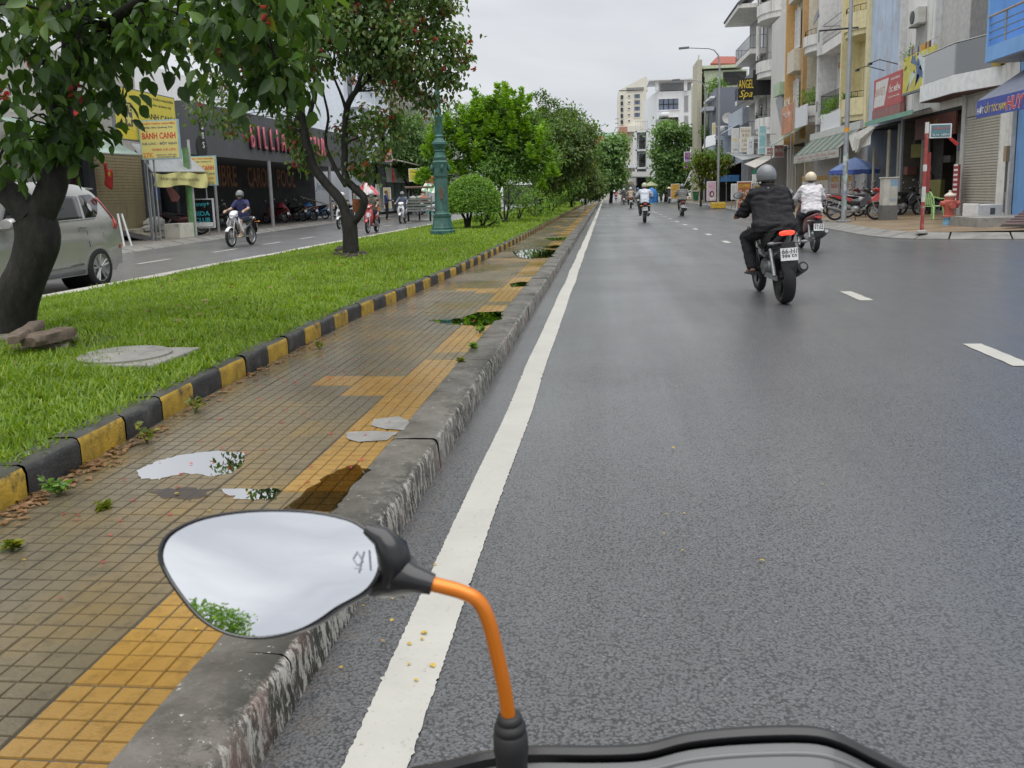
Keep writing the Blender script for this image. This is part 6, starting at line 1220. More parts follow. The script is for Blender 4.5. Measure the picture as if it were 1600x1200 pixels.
for q in range(3): MB().lathe([(0,-.012),(.1,-.012),(.1,0),(0,0)],14,Matrix.Translation((XF-.1+.1*q,P[1]+.6-1.1*q,zl-.034))).build('recessed_light',mk((.5,.48,.42),.4),bal,world=True)
gz=zu+1.02; gp=[(11.33,P[0]-.1),(11.33,P[1]+.1),(XF+.3,P[1]-3.0)]
segs=[(gp[0],((gp[0][0]),(gp[0][1]+gp[1][1])/2)),((gp[0][0],(gp[0][1]+gp[1][1])/2),gp[1]),(gp[1],((gp[1][0]*2+gp[2][0])/3,(gp[1][1]*2+gp[2][1])/3)),(((gp[1][0]*2+gp[2][0])/3,(gp[1][1]*2+gp[2][1])/3),((gp[1][0]+2*gp[2][0])/3,(gp[1][1]+2*gp[2][1])/3)),(((gp[1][0]+2*gp[2][0])/3,(gp[1][1]+2*gp[2][1])/3),gp[2])]
for a,b in segs: MB().slab([(*a,zu),(*b,zu),(*b,gz),(*a,gz)],.012).build('glass_panel',CLEAR,bal,world=True)
MB().tube([(*gp[0],gz),(*gp[1],gz),(*gp[2],gz)],.03,8).build('hand_rail',CHROME,bal,world=True)
MB().box(11.75,11.8,P[1]-.6,P[1]+.25,zu,zu+.75).build('wooden_board',mk((.36,.27,.16),.6),bal,world=True)
for q in (-1.9,-2.5):
    MB().lathe([(.12,0),(.17,.3),(.15,.3)],12,Matrix.Translation((XF-.2,P[1]+q,zu))).build('flower_pot',mk((.5,.38,.08),.5),bal,world=True)
# upper floor recess with AC, clothes line
yA,yB=Yx(1472,XF,30),Yx(1418,XF,30); MB().box(XF-.25,XF,yA-.1,yA,zu,11).build('white_fin',mk((.62,.62,.62),.6),R2,world=True); MB().box(XF-.25,XF,yB-.02,yB+.1,zu-.3,11).build('white_fin',mk((.62,.62,.62),.6),R2,world=True)
rp=AX(1441,24,XF); aircon(R2,XF-.02,rp.y,rp.z-.35,1.0); MB().box(XF-.03,XF+.02,rp.y-.6,rp.y+.5,5.3,7.3).build('grey_door',mk((.36,.35,.33),.6),R2,world=True); MB().box(XF-.02,XF+.03,Yx(1540,XF,50)-2,Yx(1517,XF,50),5,11).build('dark_grey_cladding',mk((.2,.195,.19),.6,var=.2),R2,world=True); MB().box(XF-.03,XF+.0,Yx(1516,XF,50),yA-.12,5,11).build('grey_wall_panel',mk((.5,.49,.48),.7,streak=.2),R2,world=True)
mz0,mz1=AX(1423,143,11.5).z,AX(1416,90,11.5).z; my0,my1=AX(1450,120,11.5).y-.6,AX(1411,120,11.5).y
tm=empty('mural_panel',(11.5,my0,mz0),'yellow and blue graffiti panel on the balcony of the white house','sign')
MB().box(11.5,11.56,my0,my1,mz0,mz1).build('panel',mk((.62,.55,.10),.6,var=.2,vs=2),tm,world=True); MB().box(11.47,11.6,my0,my1,mz0-.08,mz0).build('frame',GREYP,tm,world=True)
random.seed(5)
for i in range(16):
    y,z=U(my0+.3,my1-.2),U(mz0+.15,mz1-.2); pts=[(11.498-.001*(i%5),y+U(-.5,.5),min(mz1-.03,max(mz0+.03,z+U(-.6,.6)))) for k in range(4)]; m=MB(); m.add(pts,[(0,1,2,3)]); m.build('paint_shape',mk(random.choice(((.35,.5,.62),(.08,.12,.25),(.6,.66,.68),(.25,.35,.42),(.55,.6,.2),(.12,.2,.32))),.6),tm,world=True)
for i in range(14):
    y=my1-.3-i*.16; MB().cbox((11.62,y,mz1+.12+U(-.03,.05)),(.06,.13,U(.2,.36)),(0,0,U(-.3,.3))).build('drying_cloth',mk(random.choice(((.5,.06,.05),(.6,.3,.05),(.1,.1,.14),(.45,.45,.5),(.3,.08,.2))),.8),R2,world=True,bevel=.02)
MB().tube([(11.62,my1,mz1+.28),(11.62,my0,mz1+.28)],.008,5).build('clothes_line',STEEL,R2,world=True)
P_,O_=cluster_pts([((11.6,my1-.5,mz1+.1),.2,.6,.2)],(60,12,.1)); n=len(P_); link('balcony_plants',leaf_mesh('f',P_,unit(n)+np.array((0,0,.3)),unit(n),rng.uniform(.08,.14,n),rng.uniform(.03,.05,n),LF_TOPI),R2,True)['kind']='stuff'
# open repair shop: pillars, hanging things, tyres
xo=XF+.3
yo=Yx(1447,XF,260); 
for i,(x,mt) in enumerate(((1400,mk((.42,.40,.30),.7)),(1425,mk((.35,.37,.34),.7)),(1466,mk((.40,.42,.36),.7)))):
    y=Yx(x,XF,260); MB().box(XF+.05+.3*i,XF+.3+.3*i,y-.12,y+.12,.2,3.9).build('pillar',mt,R2,world=True)
for i in range(26):
    y=U(Yx(1490,XF,260),Yx(1390,XF,260)); MB().cbox((XF+U(.1,2.2),y,U(.4,1.5) if i<16 else U(1.6,3.2)),(U(.1,.4),U(.1,.5),U(.2,.8)),(0,0,U(0,1))).build('shop_goods',mk(random.choice(((.18,.17,.15),(.08,.1,.16),(.3,.28,.1),(.22,.1,.08),(.25,.25,.24))),.7),R2,world=True,bevel=.02)
gate=MB()
for i in range(22):
    y=Yx(1438,XF,260)+.05*i; gate.box(XF+.8,XF+.82,y,y+.012,.25,3.3)
for i in range(14): gate.box(XF+.8,XF+.82,Yx(1438,XF,260),Yx(1438,XF,260)+1.1,.3+.22*i,.312+.22*i)
gate.build('folding_gate',mk((.2,.2,.19),.5,metal=.4),R2,world=True)
for i,(x,zz) in enumerate(((1463,.55),(1470,.32))):
    p=AX(x,330,XF+.2); t=empty('spare_tyre',(XF-.3,p.y,zz-.3),['black tyre leaning at the repair shop entrance','second black tyre lying low at the repair shop entrance'][i],'tyre'); m=MB(); q=[(.22,-.05),(.3,-.055),(.32,0),(.3,.055),(.22,.05)]; v=[];f=[]
    for j in range(24):
        a=2*math.pi*j/24
        for r_,x_ in q: v.append((XF-.3+x_,p.y+r_*math.cos(a),zz+r_*math.sin(a)))
    for j in range(24):
        for k in range(5): f.append((j*5+k,j*5+(k+1)%5,((j+1)%24)*5+(k+1)%5,((j+1)%24)*5+k))
    m.add(v,f); m.build('tyre_body',RUBBER,t,True,world=True)
MB().box(XF+.05,XF+.12,Yx(1487,XF,260),Yx(1425,XF,260),3.0,3.85).build('fascia_sign',mk((.16,.06,.05),.6),R2,world=True); text('SỬA XE',R2,mk((.40,.30,.06),.6),(XF+.049,Yx(1440,XF,260),3.4),(0,-1,0),(0,0,1),1.3,.3)
t,yn,yf,zb_,zt_=rsign('narrow red vertical sign with white words beside the roller shutter',[(1489,258),(1499,256),(1495,325),(1487,325)],11.6,mk((.30,.045,.045),.6),mk((.3,.045,.045),.6),.05)
for i in range(9): MB().box(11.592,11.596,yn+.08,yf-.08,zb_+.1+.16*i,zb_+.17+.16*i).build('word_mark',LITW,t,world=True)
# green edged awning of the repair shop with ragged tarpaulin
t=empty('shop_awning',(10.2,36,2.9),'dark awning with green edge and ragged white tarpaulin over the repair shop','awning')
a=AX(1362,186,10.3); c=AX(1470,163,XF-.1); MB().slab([(10.3,AX(1352,205,10.3).y,a.z-.1),(10.3,AX(1425,215,10.3).y,a.z-.15),(XF-.03,Yx(1455,XF,165),4.1),(XF-.03,Yx(1372,XF,175),4.15)],.04).build('canopy',mk((.10,.12,.11),.7),t,world=True)
MB().box(10.26,10.3,AX(1425,215,10.3).y,AX(1352,205,10.3).y,a.z-.22,a.z-.06).build('green_edge',mk((.18,.36,.28),.6),t,world=True)
m=MB(); 
for i in range(3):
    p=[AX(1326+9*i,213+2*i,10.1-.1*i),AX(1362+4*i,196,10.25),AX(1360-3*i,226-4*i,10.1),AX(1333+3*i,236+3*i,10.0)]; m.add(p,[(0,1,2,3)])
o=m.build('tarpaulin',mk((.55,.54,.50),.7,streak=.4),t,world=True); q=o.modifiers.new('s','SOLIDIFY'); q.thickness=.02
MB().tube([AX(1366,230,10.6),Vector((10.6,AX(1366,230,10.6).y,.2))],.05,8).build('post',mk((.46,.43,.33),.7),t,world=True); p=AX(1389,230,10.9); MB().tube([Vector((10.9,p.y,3.4)),Vector((10.9,p.y,.2))],.07,8).build('post',mk((.48,.45,.36),.7),t,world=True)
# R3 grey blue wall with red sign
R3=shophouse('weathered grey blue house carrying the red and white sign',Yx(1416,XF,60),Yx(1356,XF,100),XF,13,W_GREYBL,3.9); MB().box(XF-.12,XF-.001,Yx(1360,XF,100),Yx(1357,XF,100)+.1,3.95,12.9).build('cream_edge',W_YEL,R3,world=True)
t,yn,yf,zb_,zt_=rsign('red and white lettered shop sign on the grey blue house',[(1366,125),(1410,109),(1407,162),(1364,172)],11.75,mk((.46,.08,.08),.5,var=.1),mk((.5,.1,.1),.5),.1)
Wd=yf-yn;Hh=zt_-zb_; MB().add([(11.743,yf-.1,zb_+.1),(11.743,yf-Wd*.42,zb_+.1),(11.743,yf-Wd*.56,zt_-.12),(11.743,yf-.35,zt_-.12)],[(0,1,2,3)]).build('white_area',mk((.66,.65,.63),.5),t,world=True)
text('BAVIET',t,mk((.45,.28,.16),.5),(11.742,yf-Wd*.08,zb_+Hh*.42),(0,-1,0),(0,0,1),Wd*.36,Hh*.26); text('ỐC BIỂN',t,LITW,(11.744,yf-Wd*.58,zb_+Hh*.42),(0,-1,0),(0,0,1),Wd*.38,Hh*.24,bold=.02); text('HẢI SẢN TƯƠI SỐNG',t,LITW,(11.744,yf-Wd*.55,zb_+Hh*.25),(0,-1,0),(0,0,1),Wd*.4,Hh*.07); text('NHÀ HÀNG',t,LITW,(11.744,yf-Wd*.64,zb_+Hh*.78),(0,-1,0),(0,0,1),Wd*.3,Hh*.1)
MB().box(11.72,11.9,yn,yf,zb_-.5,zb_-.01).build('brown_base',mk((.30,.14,.13),.6,streak=.3),t,world=True)
for q in (.25,.75): MB().tube([(11.9,yn+Wd*q,zt_+.3),(11.2,yn+Wd*q+.2,zt_+.55),(10.9,yn+Wd*q+.3,zt_+.45)],.02,5).cbox((10.85,yn+Wd*q+.3,zt_+.4),(.12,.3,.08)).build('spot_arm',BLACK,t,world=True)
# R4 cream yellow house with curved balconies
ya,yb=Yx(1356,XF,100),Yx(1323,XF,150); R4=shophouse('cream yellow house with curved balconies',ya,yb,XF+.6,13.5,W_YEL,4.1)
for z in (4.6,8.5):
    o=rbalc(R4,XF+.65,ya+.05,yb-.05,z,1.2,W_YEL,W_YEL,.8,True,.28,BLACK,.25,step=.4); 
    for q in (.25,.6): MB().tube([(x-.01,y,z+q*.8) for x,y in arc(XF+.65,ya+.05,yb-.05,1.2)],.02,5).build('moulding',mk((.45,.36,.18),.6),o,world=True)
    c=(ya+yb)/2; MB().prism([(c-.7,z),(c+.7,z)]+[(c+.7*math.cos(a),z+2.1+.7*math.sin(a)) for a in [math.pi*i/8 for i in range(9)]],XF+.54,XF+.62,'x').build('arched_door',mk((.34,.28,.14),.6),R4,world=True)
    m=MB().tube([(XF+.53,c-.78,z)]+[(XF+.53,c-.78*math.cos(a),z+2.1+.78*math.sin(a)) for a in [math.pi*i/8 for i in range(9)]]+[(XF+.53,c+.78,z)],.06,6); m.build('arch_trim',W_YEL,R4,world=True)
MB().box(XF-.35,XF+.7,yb-.14,yb+.05,4.3,13.5).build('side_fin',W_YEL,R4,world=True); MB().box(XF-.1,XF+.7,ya-.02,ya+.12,4.3,13.5).build('side_fin',W_YEL,R4,world=True)
P_,O_=cluster_pts([((XF-.35,(ya+yb)/2,5.5),.25,1.2,.2)],(30,12,.1)); n=len(P_); link('balcony_plants',leaf_mesh('f',P_,unit(n)+np.array((0,0,.5)),unit(n),rng.uniform(.1,.2,n),rng.uniform(.03,.05,n),LF_TOPI),R4,True)['kind']='stuff'
# R5 white grey house
ya,yb=Yx(1323,XF,150),Yx(1287,XF,60); R5=shophouse('white and grey house with planted balcony and big blank panel',ya,yb,XF+.7,12.5,W_GREY,4.0)
for z in (5.2,8.9):
    o=rbalc(R5,XF+.75,ya+.1,yb-.5,z,.95,W_WHITE,W_WHITE,.0,False,1.0,BLACK,.5 if z>8 else .3,step=.16 if z<8 else None)
    if z>8:
        for q in (.3,.6): MB().tube([(XF-.2,ya+.1,z+q),(XF-.2,yb-.5,z+q)],.02,6).build('rail_bar',STEEL,o,world=True)
    rwin(R5,XF+.7,ya+1.2,ya+2.6,z+.05,z+2.3,mk((.4,.4,.38),.6),mk((.30,.30,.28),.6),2,1,name='door'); MB().box(XF+.66,XF+.7,ya+.3,yb-.6,z+2.45,z+2.75).build('coral_band',mk((.5,.27,.22),.6),R5,world=True)
    pf=MB().box(XF-.35,XF-.15,yb-.62,yb-.05,z-.5,z+1.5).build('pillar',mk((.60,.60,.60),.6),R5,world=True)
    for q in (.45,.9): MB().box(XF-.355,XF-.35,yb-.55+.2*(q>.5),yb-.45+.2*(q>.5),z+.2,z+.75).build('slot',BLACK,pf,world=True)
MB().box(XF-.3,XF+.7,yb-.2,yb,4.,12.5).build('side_fin',mk((.6,.6,.6),.6,streak=.3),R5,world=True)
P_,O_=cluster_pts([((XF-.2,ya+1.5,5.6),.3,1.6,.35),((XF-.3,ya+2.6,5.1),.2,.8,.5)],(30,14,.14)); n=len(P_); link('balcony_plants',leaf_mesh('f',P_,unit(n)+np.array((0,0,-.3)),unit(n),rng.uniform(.12,.24,n),rng.uniform(.03,.06,n),LF_TOPI),R5,True)['kind']='stuff'
MB().lathe([(.0,0),(.5,.1),(.5,.13),(0,.04)],18,Matrix.Translation((XF-.2,yb+.4,10.6))@Matrix.Rotation(R(-70),4,'Y')).build('satellite_dish',GREYP,R5,True,world=True)
rsign('big blank white panel sign above the striped awning',[(1282,182),(1313,171),(1311,214),(1282,217)],11.4,mk((.70,.71,.74),.5,var=.03),WHITEP)
# R6 grey with coral curved balconies
ya,yb=Yx(1287,XF,60),Yx(1263,XF,60); R6=shophouse('grey house with coral banded curved balconies and plants',ya,yb,XF+.5,13,W_GREY,4.0)
for z in (5.3,9.2):
    rbalc(R6,XF+.55,ya+.05,yb-.05,z,1.1,W_WHITE,W_WHITE,.55,True,.3,BLACK,.35,mk((.55,.24,.18),.6),step=.3); c=(ya+yb)/2
    MB().prism([(c-.8,z),(c+.8,z)]+[(c+.8*math.cos(a),z+2.+.8*math.sin(a)) for a in [math.pi*i/8 for i in range(9)]],XF+.44,XF+.52,'x').build('arched_door',mk((.38,.36,.34),.6),R6,world=True)
    m=MB().tube([(XF+.43,c-.88,z)]+[(XF+.43,c-.88*math.cos(a),z+2.+.88*math.sin(a)) for a in [math.pi*i/8 for i in range(9)]]+[(XF+.43,c+.88,z)],.07,6); m.build('arch_trim',W_WHITE,R6,world=True)
P_,O_=cluster_pts([((XF-.2,(ya+yb)/2,6.4),.4,1.5,.5)],(18,18,.2)); n=len(P_); link('balcony_plants',leaf_mesh('f',P_,unit(n)+np.array((0,0,-.2)),unit(n),rng.uniform(.15,.28,n),rng.uniform(.04,.06,n),LF_TOPI),R6,True)['kind']='stuff'
# R7 orange narrow
ya,yb=Yx(1263,XF,60),Yx(1243,XF,60); R7=shophouse('narrow cream house with orange edges',ya,yb,XF,14.5,mk((.58,.53,.42),.7,streak=.3),4.0)
for z in (5.6,9.8): rwin(R7,XF-.2,ya+1.5,ya+2.6,z,z+2.2,WHITEP,mk((.5,.52,.52),.3),2,4); MB().box(XF-.6,XF,ya+.9,yb-.6,z+2.7,z+4.0).build('cream_box',mk((.62,.57,.46),.7,streak=.3),R7,world=True)
MB().box(XF-.62,XF,yb-.2,yb-.02,4,14.5).build('orange_fin',W_ORG,R7,world=True); MB().box(XF-.25,XF,ya+.1,ya+.6,4.2,14.4).build('ochre_bay',mk((.46,.28,.12),.7),R7,world=True)
rsign('blank pale panel sign beneath the orange house',[(1241,172),(1261,160),(1259,194),(1241,203)],11.2,mk((.68,.69,.72),.5,var=.03),WHITEP)
t,yn,yf,zb_,zt_=rsign('orange red faded food banner left of the blank pale panel',[(1222,170),(1240,158),(1238,205),(1220,213)],11.1,mk((.50,.22,.12),.6,var=.35,vs=1.5),mk((.5,.3,.2),.6)); text('ĐẶC SẢN',t,LITW,(11.09,yf-.6,zb_+.9),(0,-1,0),(0,0,1),(yf-yn)*.6,.5); text('BÒ NÉ',t,LITW,(11.09,yf-.8,zb_+1.7),(0,-1,0),(0,0,1),(yf-yn)*.5,.5)
# R8 plain grey block, R9 pale house with coral balconies, R10 house with eaves
ya,yb=Yx(1243,XF,60),Yx(1211,XF,150); R8=shophouse('plain pale grey slab walled house',ya,yb,XF-.3,12.6,mat('wall_plain_grey',(0.621,0.608,0.581),.75,var=.06,vs=.8,streak=.3),4.0)
MB().box(XF-.9,XF-.3,ya+.1,ya+2.2,7.2,8.0).build('green_eave',mk((.40,.52,.36),.6),R8,world=True); MB().slab([(XF-.8,ya+.2,7.2),(XF-.8,ya+1.9,7.0),(XF-.5,ya+1.5,5.2),(XF-.5,ya+.3,5.6)],.03).build('grey_tarp',mk((.38,.40,.42),.6,bump=.6,bs=3),R8,world=True)
MB().box(XF+1,XF+7,ya+.2,yb-.2,12.6,17).build('upper_storey',W_GREY,R8,world=True); rwin(R8,XF+1,ya+1.5,ya+2.6,13.2,16.,BLACK,GLASS,1,1); rwin(R8,XF+1,ya+3.4,ya+4.6,13.2,16,WHITEP,GLASS,2,1)
ya,yb=Yx(1211,XF,150),Yx(1194,XF,60); R9=shophouse('pale house with coral curved balcony tiers',ya,yb,XF+.3,18,W_GREY,4.0)
for z in (5.6,9.6,13.6): rbalc(R9,XF+.35,ya+.1,yb-.1,z,1.2,W_WHITE,W_WHITE,.75,True,.5,GREYP,.4,mk((.52,.22,.18),.6),step=.4); rwin(R9,XF+.3,ya+1,ya+2.2,z+.1,z+2.4,W_WHITE,mk((.28,.27,.26),.6),1,1,name='door'); MB().tube([(XF-.5,yb-.4,z+1.2),(XF-.5,yb-.4,z+3.7)],.16,10).build('column',W_WHITE,R9,True,world=True)
ya,yb=yb,Yx(1166,XF,150); R10=shophouse('tall grey house with black railings and dark eaves behind the gold spa sign',ya,yb,XF+.2,16.,mk((.40,.40,.40),.7,streak=.4),4.0)
for z in (5.4,8.6,11.8): rbalc(R10,XF+.2,ya+.2,yb-.5,z,1.2,W_WHITE,None,0,False,1.0,BLACK,.35,step=.22); aircon(R10,XF+.15,ya+2,z-1.6,1.0); rwin(R10,XF+.2,ya+1.5,ya+3.5,z+.1,z+2.3,BLACK,GLASS,2,1)
MB().slab([(XF-2.0,ya,15.2),(XF+1,ya,17.6),(XF+1,yb,17.6),(XF-2.0,yb,15.2)],.25).build('eaves',mk((.10,.10,.11),.6),R10,world=True); MB().box(XF-1.9,XF+.3,ya+.1,yb-.1,14.8,15.1).build('eaves_soffit',W_WHITE,R10,world=True)
t,yn,yf,zb_,zt_=rsign('black spa sign with gold letters projecting over the street',[(1152,122),(1178,120),(1178,158),(1152,158)],11.0,BLACK,BLACK)
MB().box(10.9,13.5,yn-.1,yn+.05,zb_,zt_).build('cross_panel',mk((.02,.02,.022),.5),t,world=True); wd=2.3
a=AY(1153,140,yn-.1); c=AY(1178,122,yn-.1); d=AY(1153,157,yn-.1)
MB().box(a.x,c.x,yn-.16,yn-.101,d.z,c.z).build('front_panel',BLACK,t,world=True); hh=c.z-d.z; ww=c.x-a.x
text('ANGEL',t,LITY,(a.x+ww*.03,yn-.162,d.z+hh*.54),(1,0,0),(0,0,1),ww*.94,hh*.4,ext=.02); text('Spa',t,LITY,(a.x+ww*.08,yn-.162,d.z+hh*.04),(1,0,0),(0,0,1),ww*.84,hh*.42,ext=.02,shear=.35)
# low fronts and hanging signs between 60 and 85 m
MB_LOW=mk((.40,.45,.52),.6,streak=.3)
def low_unit(label,y0,y1,h,wall,awn,proj=1.6,az=3.2):
    t=shophouse(label,y0,y1,XF-.3,h,wall,3.6,depth=6,name='shop_building'); MB().slab([(XF-.3-proj,y0+.1,az-.5),(XF-.3-proj,y1-.1,az-.5),(XF-.3,y1-.1,az+.35),(XF-.3,y0+.1,az+.35)],.05).build('awning',awn,t,world=True); return t
TIN=mk((.42,.44,.45),.5,metal=.4,streak=.3)
low_unit('pale blue low shop front with blue tarpaulin under the arched canopy',Yx(1166,XF,200)+.2,Yx(1166,XF,200)+9,8.2,MB_LOW,TIN,2.4)
def boxsign(label,x0,x1,y0,y1,Yd,face,txt=(),th=.3,edge=WHITEP):
    a=AY(x0,y1,Yd); c=AY(x1,y0,Yd); t=empty('hanging_sign',(a.x,Yd,a.z),label,'sign','signs hanging along the right shop fronts'); MB().box(a.x,c.x,Yd,Yd+th,a.z,c.z).build('box',edge,t,world=True,bevel=.02); MB().box(a.x+.05,c.x-.05,Yd-.008,Yd-.002,a.z+.05,c.z-.05).build('face',face,t,world=True); ww=c.x-a.x;hh=c.z-a.z
    MB().tube([(c.x-.05,Yd+th/2,a.z+hh*.7),(c.x+1.8,Yd+th/2,a.z+hh*.7)],.035,6).build('bracket',STEEL,t,world=True)
    for s,mt,u0,v0,uw,vh in txt: text(s,t,mt,(a.x+ww*u0,Yd-.009,a.z+hh*v0),(1,0,0),(0,0,1),ww*uw,hh*vh)
    return t
BR=mk((.30,.18,.05),.5)
boxsign('cream sign box with five brown word lines',1156,1174,198,238,66.,mk((.66,.63,.55),.5),[('Karaoke',BR,.1,.8,.8,.12),('& Bia',BR,.2,.62,.6,.12),('Lẩu',BR,.2,.42,.6,.12),('ĂN',BR,.3,.24,.4,.12),('NHANH',BR,.12,.07,.75,.1)])
boxsign('white sign box with a yellow swirl left of the cream sign',1143,1155,200,240,67.,mk((.66,.66,.64),.5),[('~',LITY,.2,.5,.6,.1),('cafe',LITK,.2,.12,.6,.08)])
boxsign('small pale sign box in front of the cream sign',1168,1178,215,241,64.,mk((.62,.64,.65),.5),[('18',GREYP,.3,.65,.4,.12),('24',GREYP,.3,.4,.4,.12)])
boxsign('tall turquoise hanging sign below the grey houses',1185,1198,196,241,62.,mk((.28,.52,.55),.5,var=.15),[('SPA',LITW,.15,.65,.7,.1),('NAIL',LITW,.15,.2,.7,.08)])
boxsign('small red brown sign under the turquoise sign',1197,1209,230,242,60.,mk((.38,.16,.12),.5),[('PHỞ BÒ',LITW,.1,.3,.8,.4)])
boxsign('faded pink sign beside the green awning',1209,1225,226,246,58.,mk((.42,.20,.18),.5,var=.3),[('BÚN',LITW,.15,.4,.7,.4)])
boxsign('purple and orange vertical sign on the far right footway',1069,1079,237,264,72.,mk((.20,.06,.32),.5),[('Q',mk((.75,.45,.05),.5),.25,.7,.5,.22),('BÁNH',LITW,.15,.4,.7,.2),('MÌ',mk((.75,.45,.05),.5),.25,.1,.5,.2)])
boxsign('yellow sign panel on the green building',1113,1118,192,211,84.,mk((.62,.48,.12),.5))
# awnings in mid distance
def awning(label,pts,mt,th=.05,val=None,name='shop_awning'):
    P=[AX(x,y,X0) for x,y,X0 in pts]; t=empty(name,tuple(P[0]),label,'awning'); MB().slab(P,th).build('canopy',mt,t,world=True)
    c=(P[0]+P[1])/2
    for p in (P[0],P[1]): MB().tube([p,Vector((p.x+.05,p.y,.15))],.035,6).build('post',STEEL,t,world=True)
    return t,P
awning('pale green sloping awning beside the faded pink sign',[(1205,228,10.6),(1236,208,10.6),(1262,194,11.9),(1240,200,11.9)],mk((.36,.46,.36),.6,streak=.4))
awning('white tin awning over the food stalls',[(1135,238,9.6),(1160,250,9.2),(1195,243,11.7),(1175,243,11.7)],TIN); awning('grey tin awning behind the coffee board',[(1163,256,9.3),(1180,262,9.1),(1212,244,11.7),(1195,243,11.7)],mk((.5,.48,.44),.6,streak=.3))
# green and white striped roll awning with seafood lettering
xa=10.4; t=empty('shop_awning',tuple(AX(1240,230,xa)),'green and white striped awning with seafood lettering','awning')
ya,yb=AX(1311,230,xa).y,AX(1241,230,xa).y; z0=AX(1260,241,xa).z; z1=AX(1260,222,xa+.9).z; n=14
for i in range(n):
    a,b=ya+(yb-ya)*i/n,ya+(yb-ya)*(i+1)/n; MB().slab([(xa,a,z0),(xa,b,z0),(xa+.9,b,z1),(xa+.9,a,z1)],.02).build('canopy_stripe',mk((.06,.13,.105),.75,streak=.6,scol=(.16,.15,.13)) if i%2 else mk((.24,.23,.20),.75,streak=.7,scol=(.09,.085,.07)),t,world=True)
zv=AX(1260,253,xa).z; MB().box(xa-.01,xa+.01,ya,yb,zv,z0).build('valance',mk((.45,.45,.42),.7,streak=.4),t,world=True); MB().box(xa+.85,xa+1.0,ya-.1,yb+.1,z1,z1+.35).build('roller_box',mk((.55,.56,.53),.6),t,world=True)
text('Nghêu - Sò - Ốc Các Loại',t,mk((.42,.14,.10),.6),(xa-.012,yb-.9,zv+(z0-zv)*.35),(0,-1,0),(0,0,1),(yb-ya)*.85,(z0-zv)*.5,shear=.2); text('ĐT: 0938 112 - HẢI SẢN TƯƠI',t,LITK,(xa-.012,yb-.9,zv+(z0-zv)*.1),(0,-1,0),(0,0,1),(yb-ya)*.7,(z0-zv)*.16)
for y in (ya+.1,yb-.1): MB().tube([(xa+.1,y,.15),(xa+.1,y,z0)],.06,8).build('post',STEEL,t,world=True)
# seafood stall walls and menu boards below
t=empty('stall_wall',(XF-.4,(ya+yb)/2,.2),'grey stall wall with seafood menu boards under the striped awning','stall'); MB().box(XF-.45,XF-.35,ya,yb,.15,3.4).build('wall_panel',mk((.42,.43,.45),.6,var=.1),t,world=True)
for x0,x1,cc,tx in ((1253,1293,(.62,.6,.55),'ỐC - GÀ - LẨU'),(1298,1330,(.55,.5,.45),'NGHÊU SÒ')):
    q0,q1=AX(x1,300,XF-.5).y,AX(x0,300,XF-.5).y; za,zb2=AX(x0,302,XF-.5).z,AX(x0,276,XF-.5).z; o=MB().box(XF-.5,XF-.455,q0,q1,max(.3,za),zb2).build('menu_board',mk(cc,.6),t,world=True); MB().box(XF-.506,XF-.501,q0,q1,zb2-.28,zb2-.02).build('menu_picture',mk((.45,.28,.08),.6,var=.5,vs=6),o,world=True); text(tx,o,LITR,(XF-.508,q1-.1,max(.3,za)+.25),(0,-1,0),(0,0,1),(q1-q0)*.85,.3)
# curb-side small tree on the right
Yt=66.; b=Vector((AY(1095,300,Yt).x,Yt,.16)); bl=[pb(1110,250,Yt,1.2,.7),pb(1090,262,Yt,.8,.7),pb(1130,255,Yt,.8,.6),pb(1095,280,Yt,.5,.9),pb(1118,268,Yt,.9,.5)]
make_tree('street_tree','small light green tree on the right footway behind the lamp pole',b,[([b-Vector((0,0,.1)),b+Vector((.1,0,1.6)),Vector(bl[0][0])],.09,.05),([b+Vector((0,0,1.2)),Vector(bl[1][0])],.06,.03)],bl,LF_YEL,(7,20,.22),(.18,.3),.4,.5,group='street trees',tips=(LF_BUSH,.9,0))
# ---------------- left side: shops beyond the far carriageway ----------------
def lsign(label,px,X0,face,frame=WHITEP,th=.08,txt=(),name='shop_sign',depth=True):
    # corners: far-left in picture = nearer; TL,TR,BR,BL in picture order on plane X=X0 (facing +X)
    P=[AX(x,y,X0) for x,y in px]; ya=(P[0].y+P[3].y)/2; yb=(P[1].y+P[2].y)/2; zt=(P[0].z+P[1].z)/2; zb=(P[2].z+P[3].z)/2
    t=empty(name,(X0,ya,zb),label,'sign'); MB().box(X0-th,X0,ya,yb,zb,zt).build('panel',frame,t,world=True,bevel=.006); MB().box(X0+.001,X0+.005,ya+.04,yb-.04,zb+.04,zt-.04).build('face',face,t,world=True)
    Wd,Hh=yb-ya,zt-zb
    for s,mt,u0,v0,uw,vh in txt: text(s,t,mt,(X0+.0055,ya+Wd*u0,zb+Hh*v0),(0,1,0),(0,0,1),Wd*uw,Hh*vh,bold=.018)
    return t,ya,yb,zb,zt
def fsign(label,x0,x1,y0,y1,Yd,face,txt=(),th=.1,frame=WHITEP,name='shop_sign',group=None):
    # sign facing the camera on the plane Y=Yd
    a=AY(x0,y1,Yd); c=AY(x1,y0,Yd); t=empty(name,(a.x,Yd,a.z),label,'sign',group); MB().box(a.x,c.x,Yd,Yd+th,a.z,c.z).build('panel',frame,t,world=True,bevel=.006); MB().box(a.x+.04,c.x-.04,Yd-.005,Yd-.001,a.z+.04,c.z-.04).build('face',face,t,world=True); ww,hh=c.x-a.x,c.z-a.z
    for s,mt,u0,v0,uw,vh in txt: text(s,t,mt,(a.x+ww*u0,Yd-.006,a.z+hh*v0),(1,0,0),(0,0,1),ww*uw,hh*vh,bold=.018)
    return t,a,c
YSG=mk((.66,.56,.07),.5,var=.06); XL=-17.
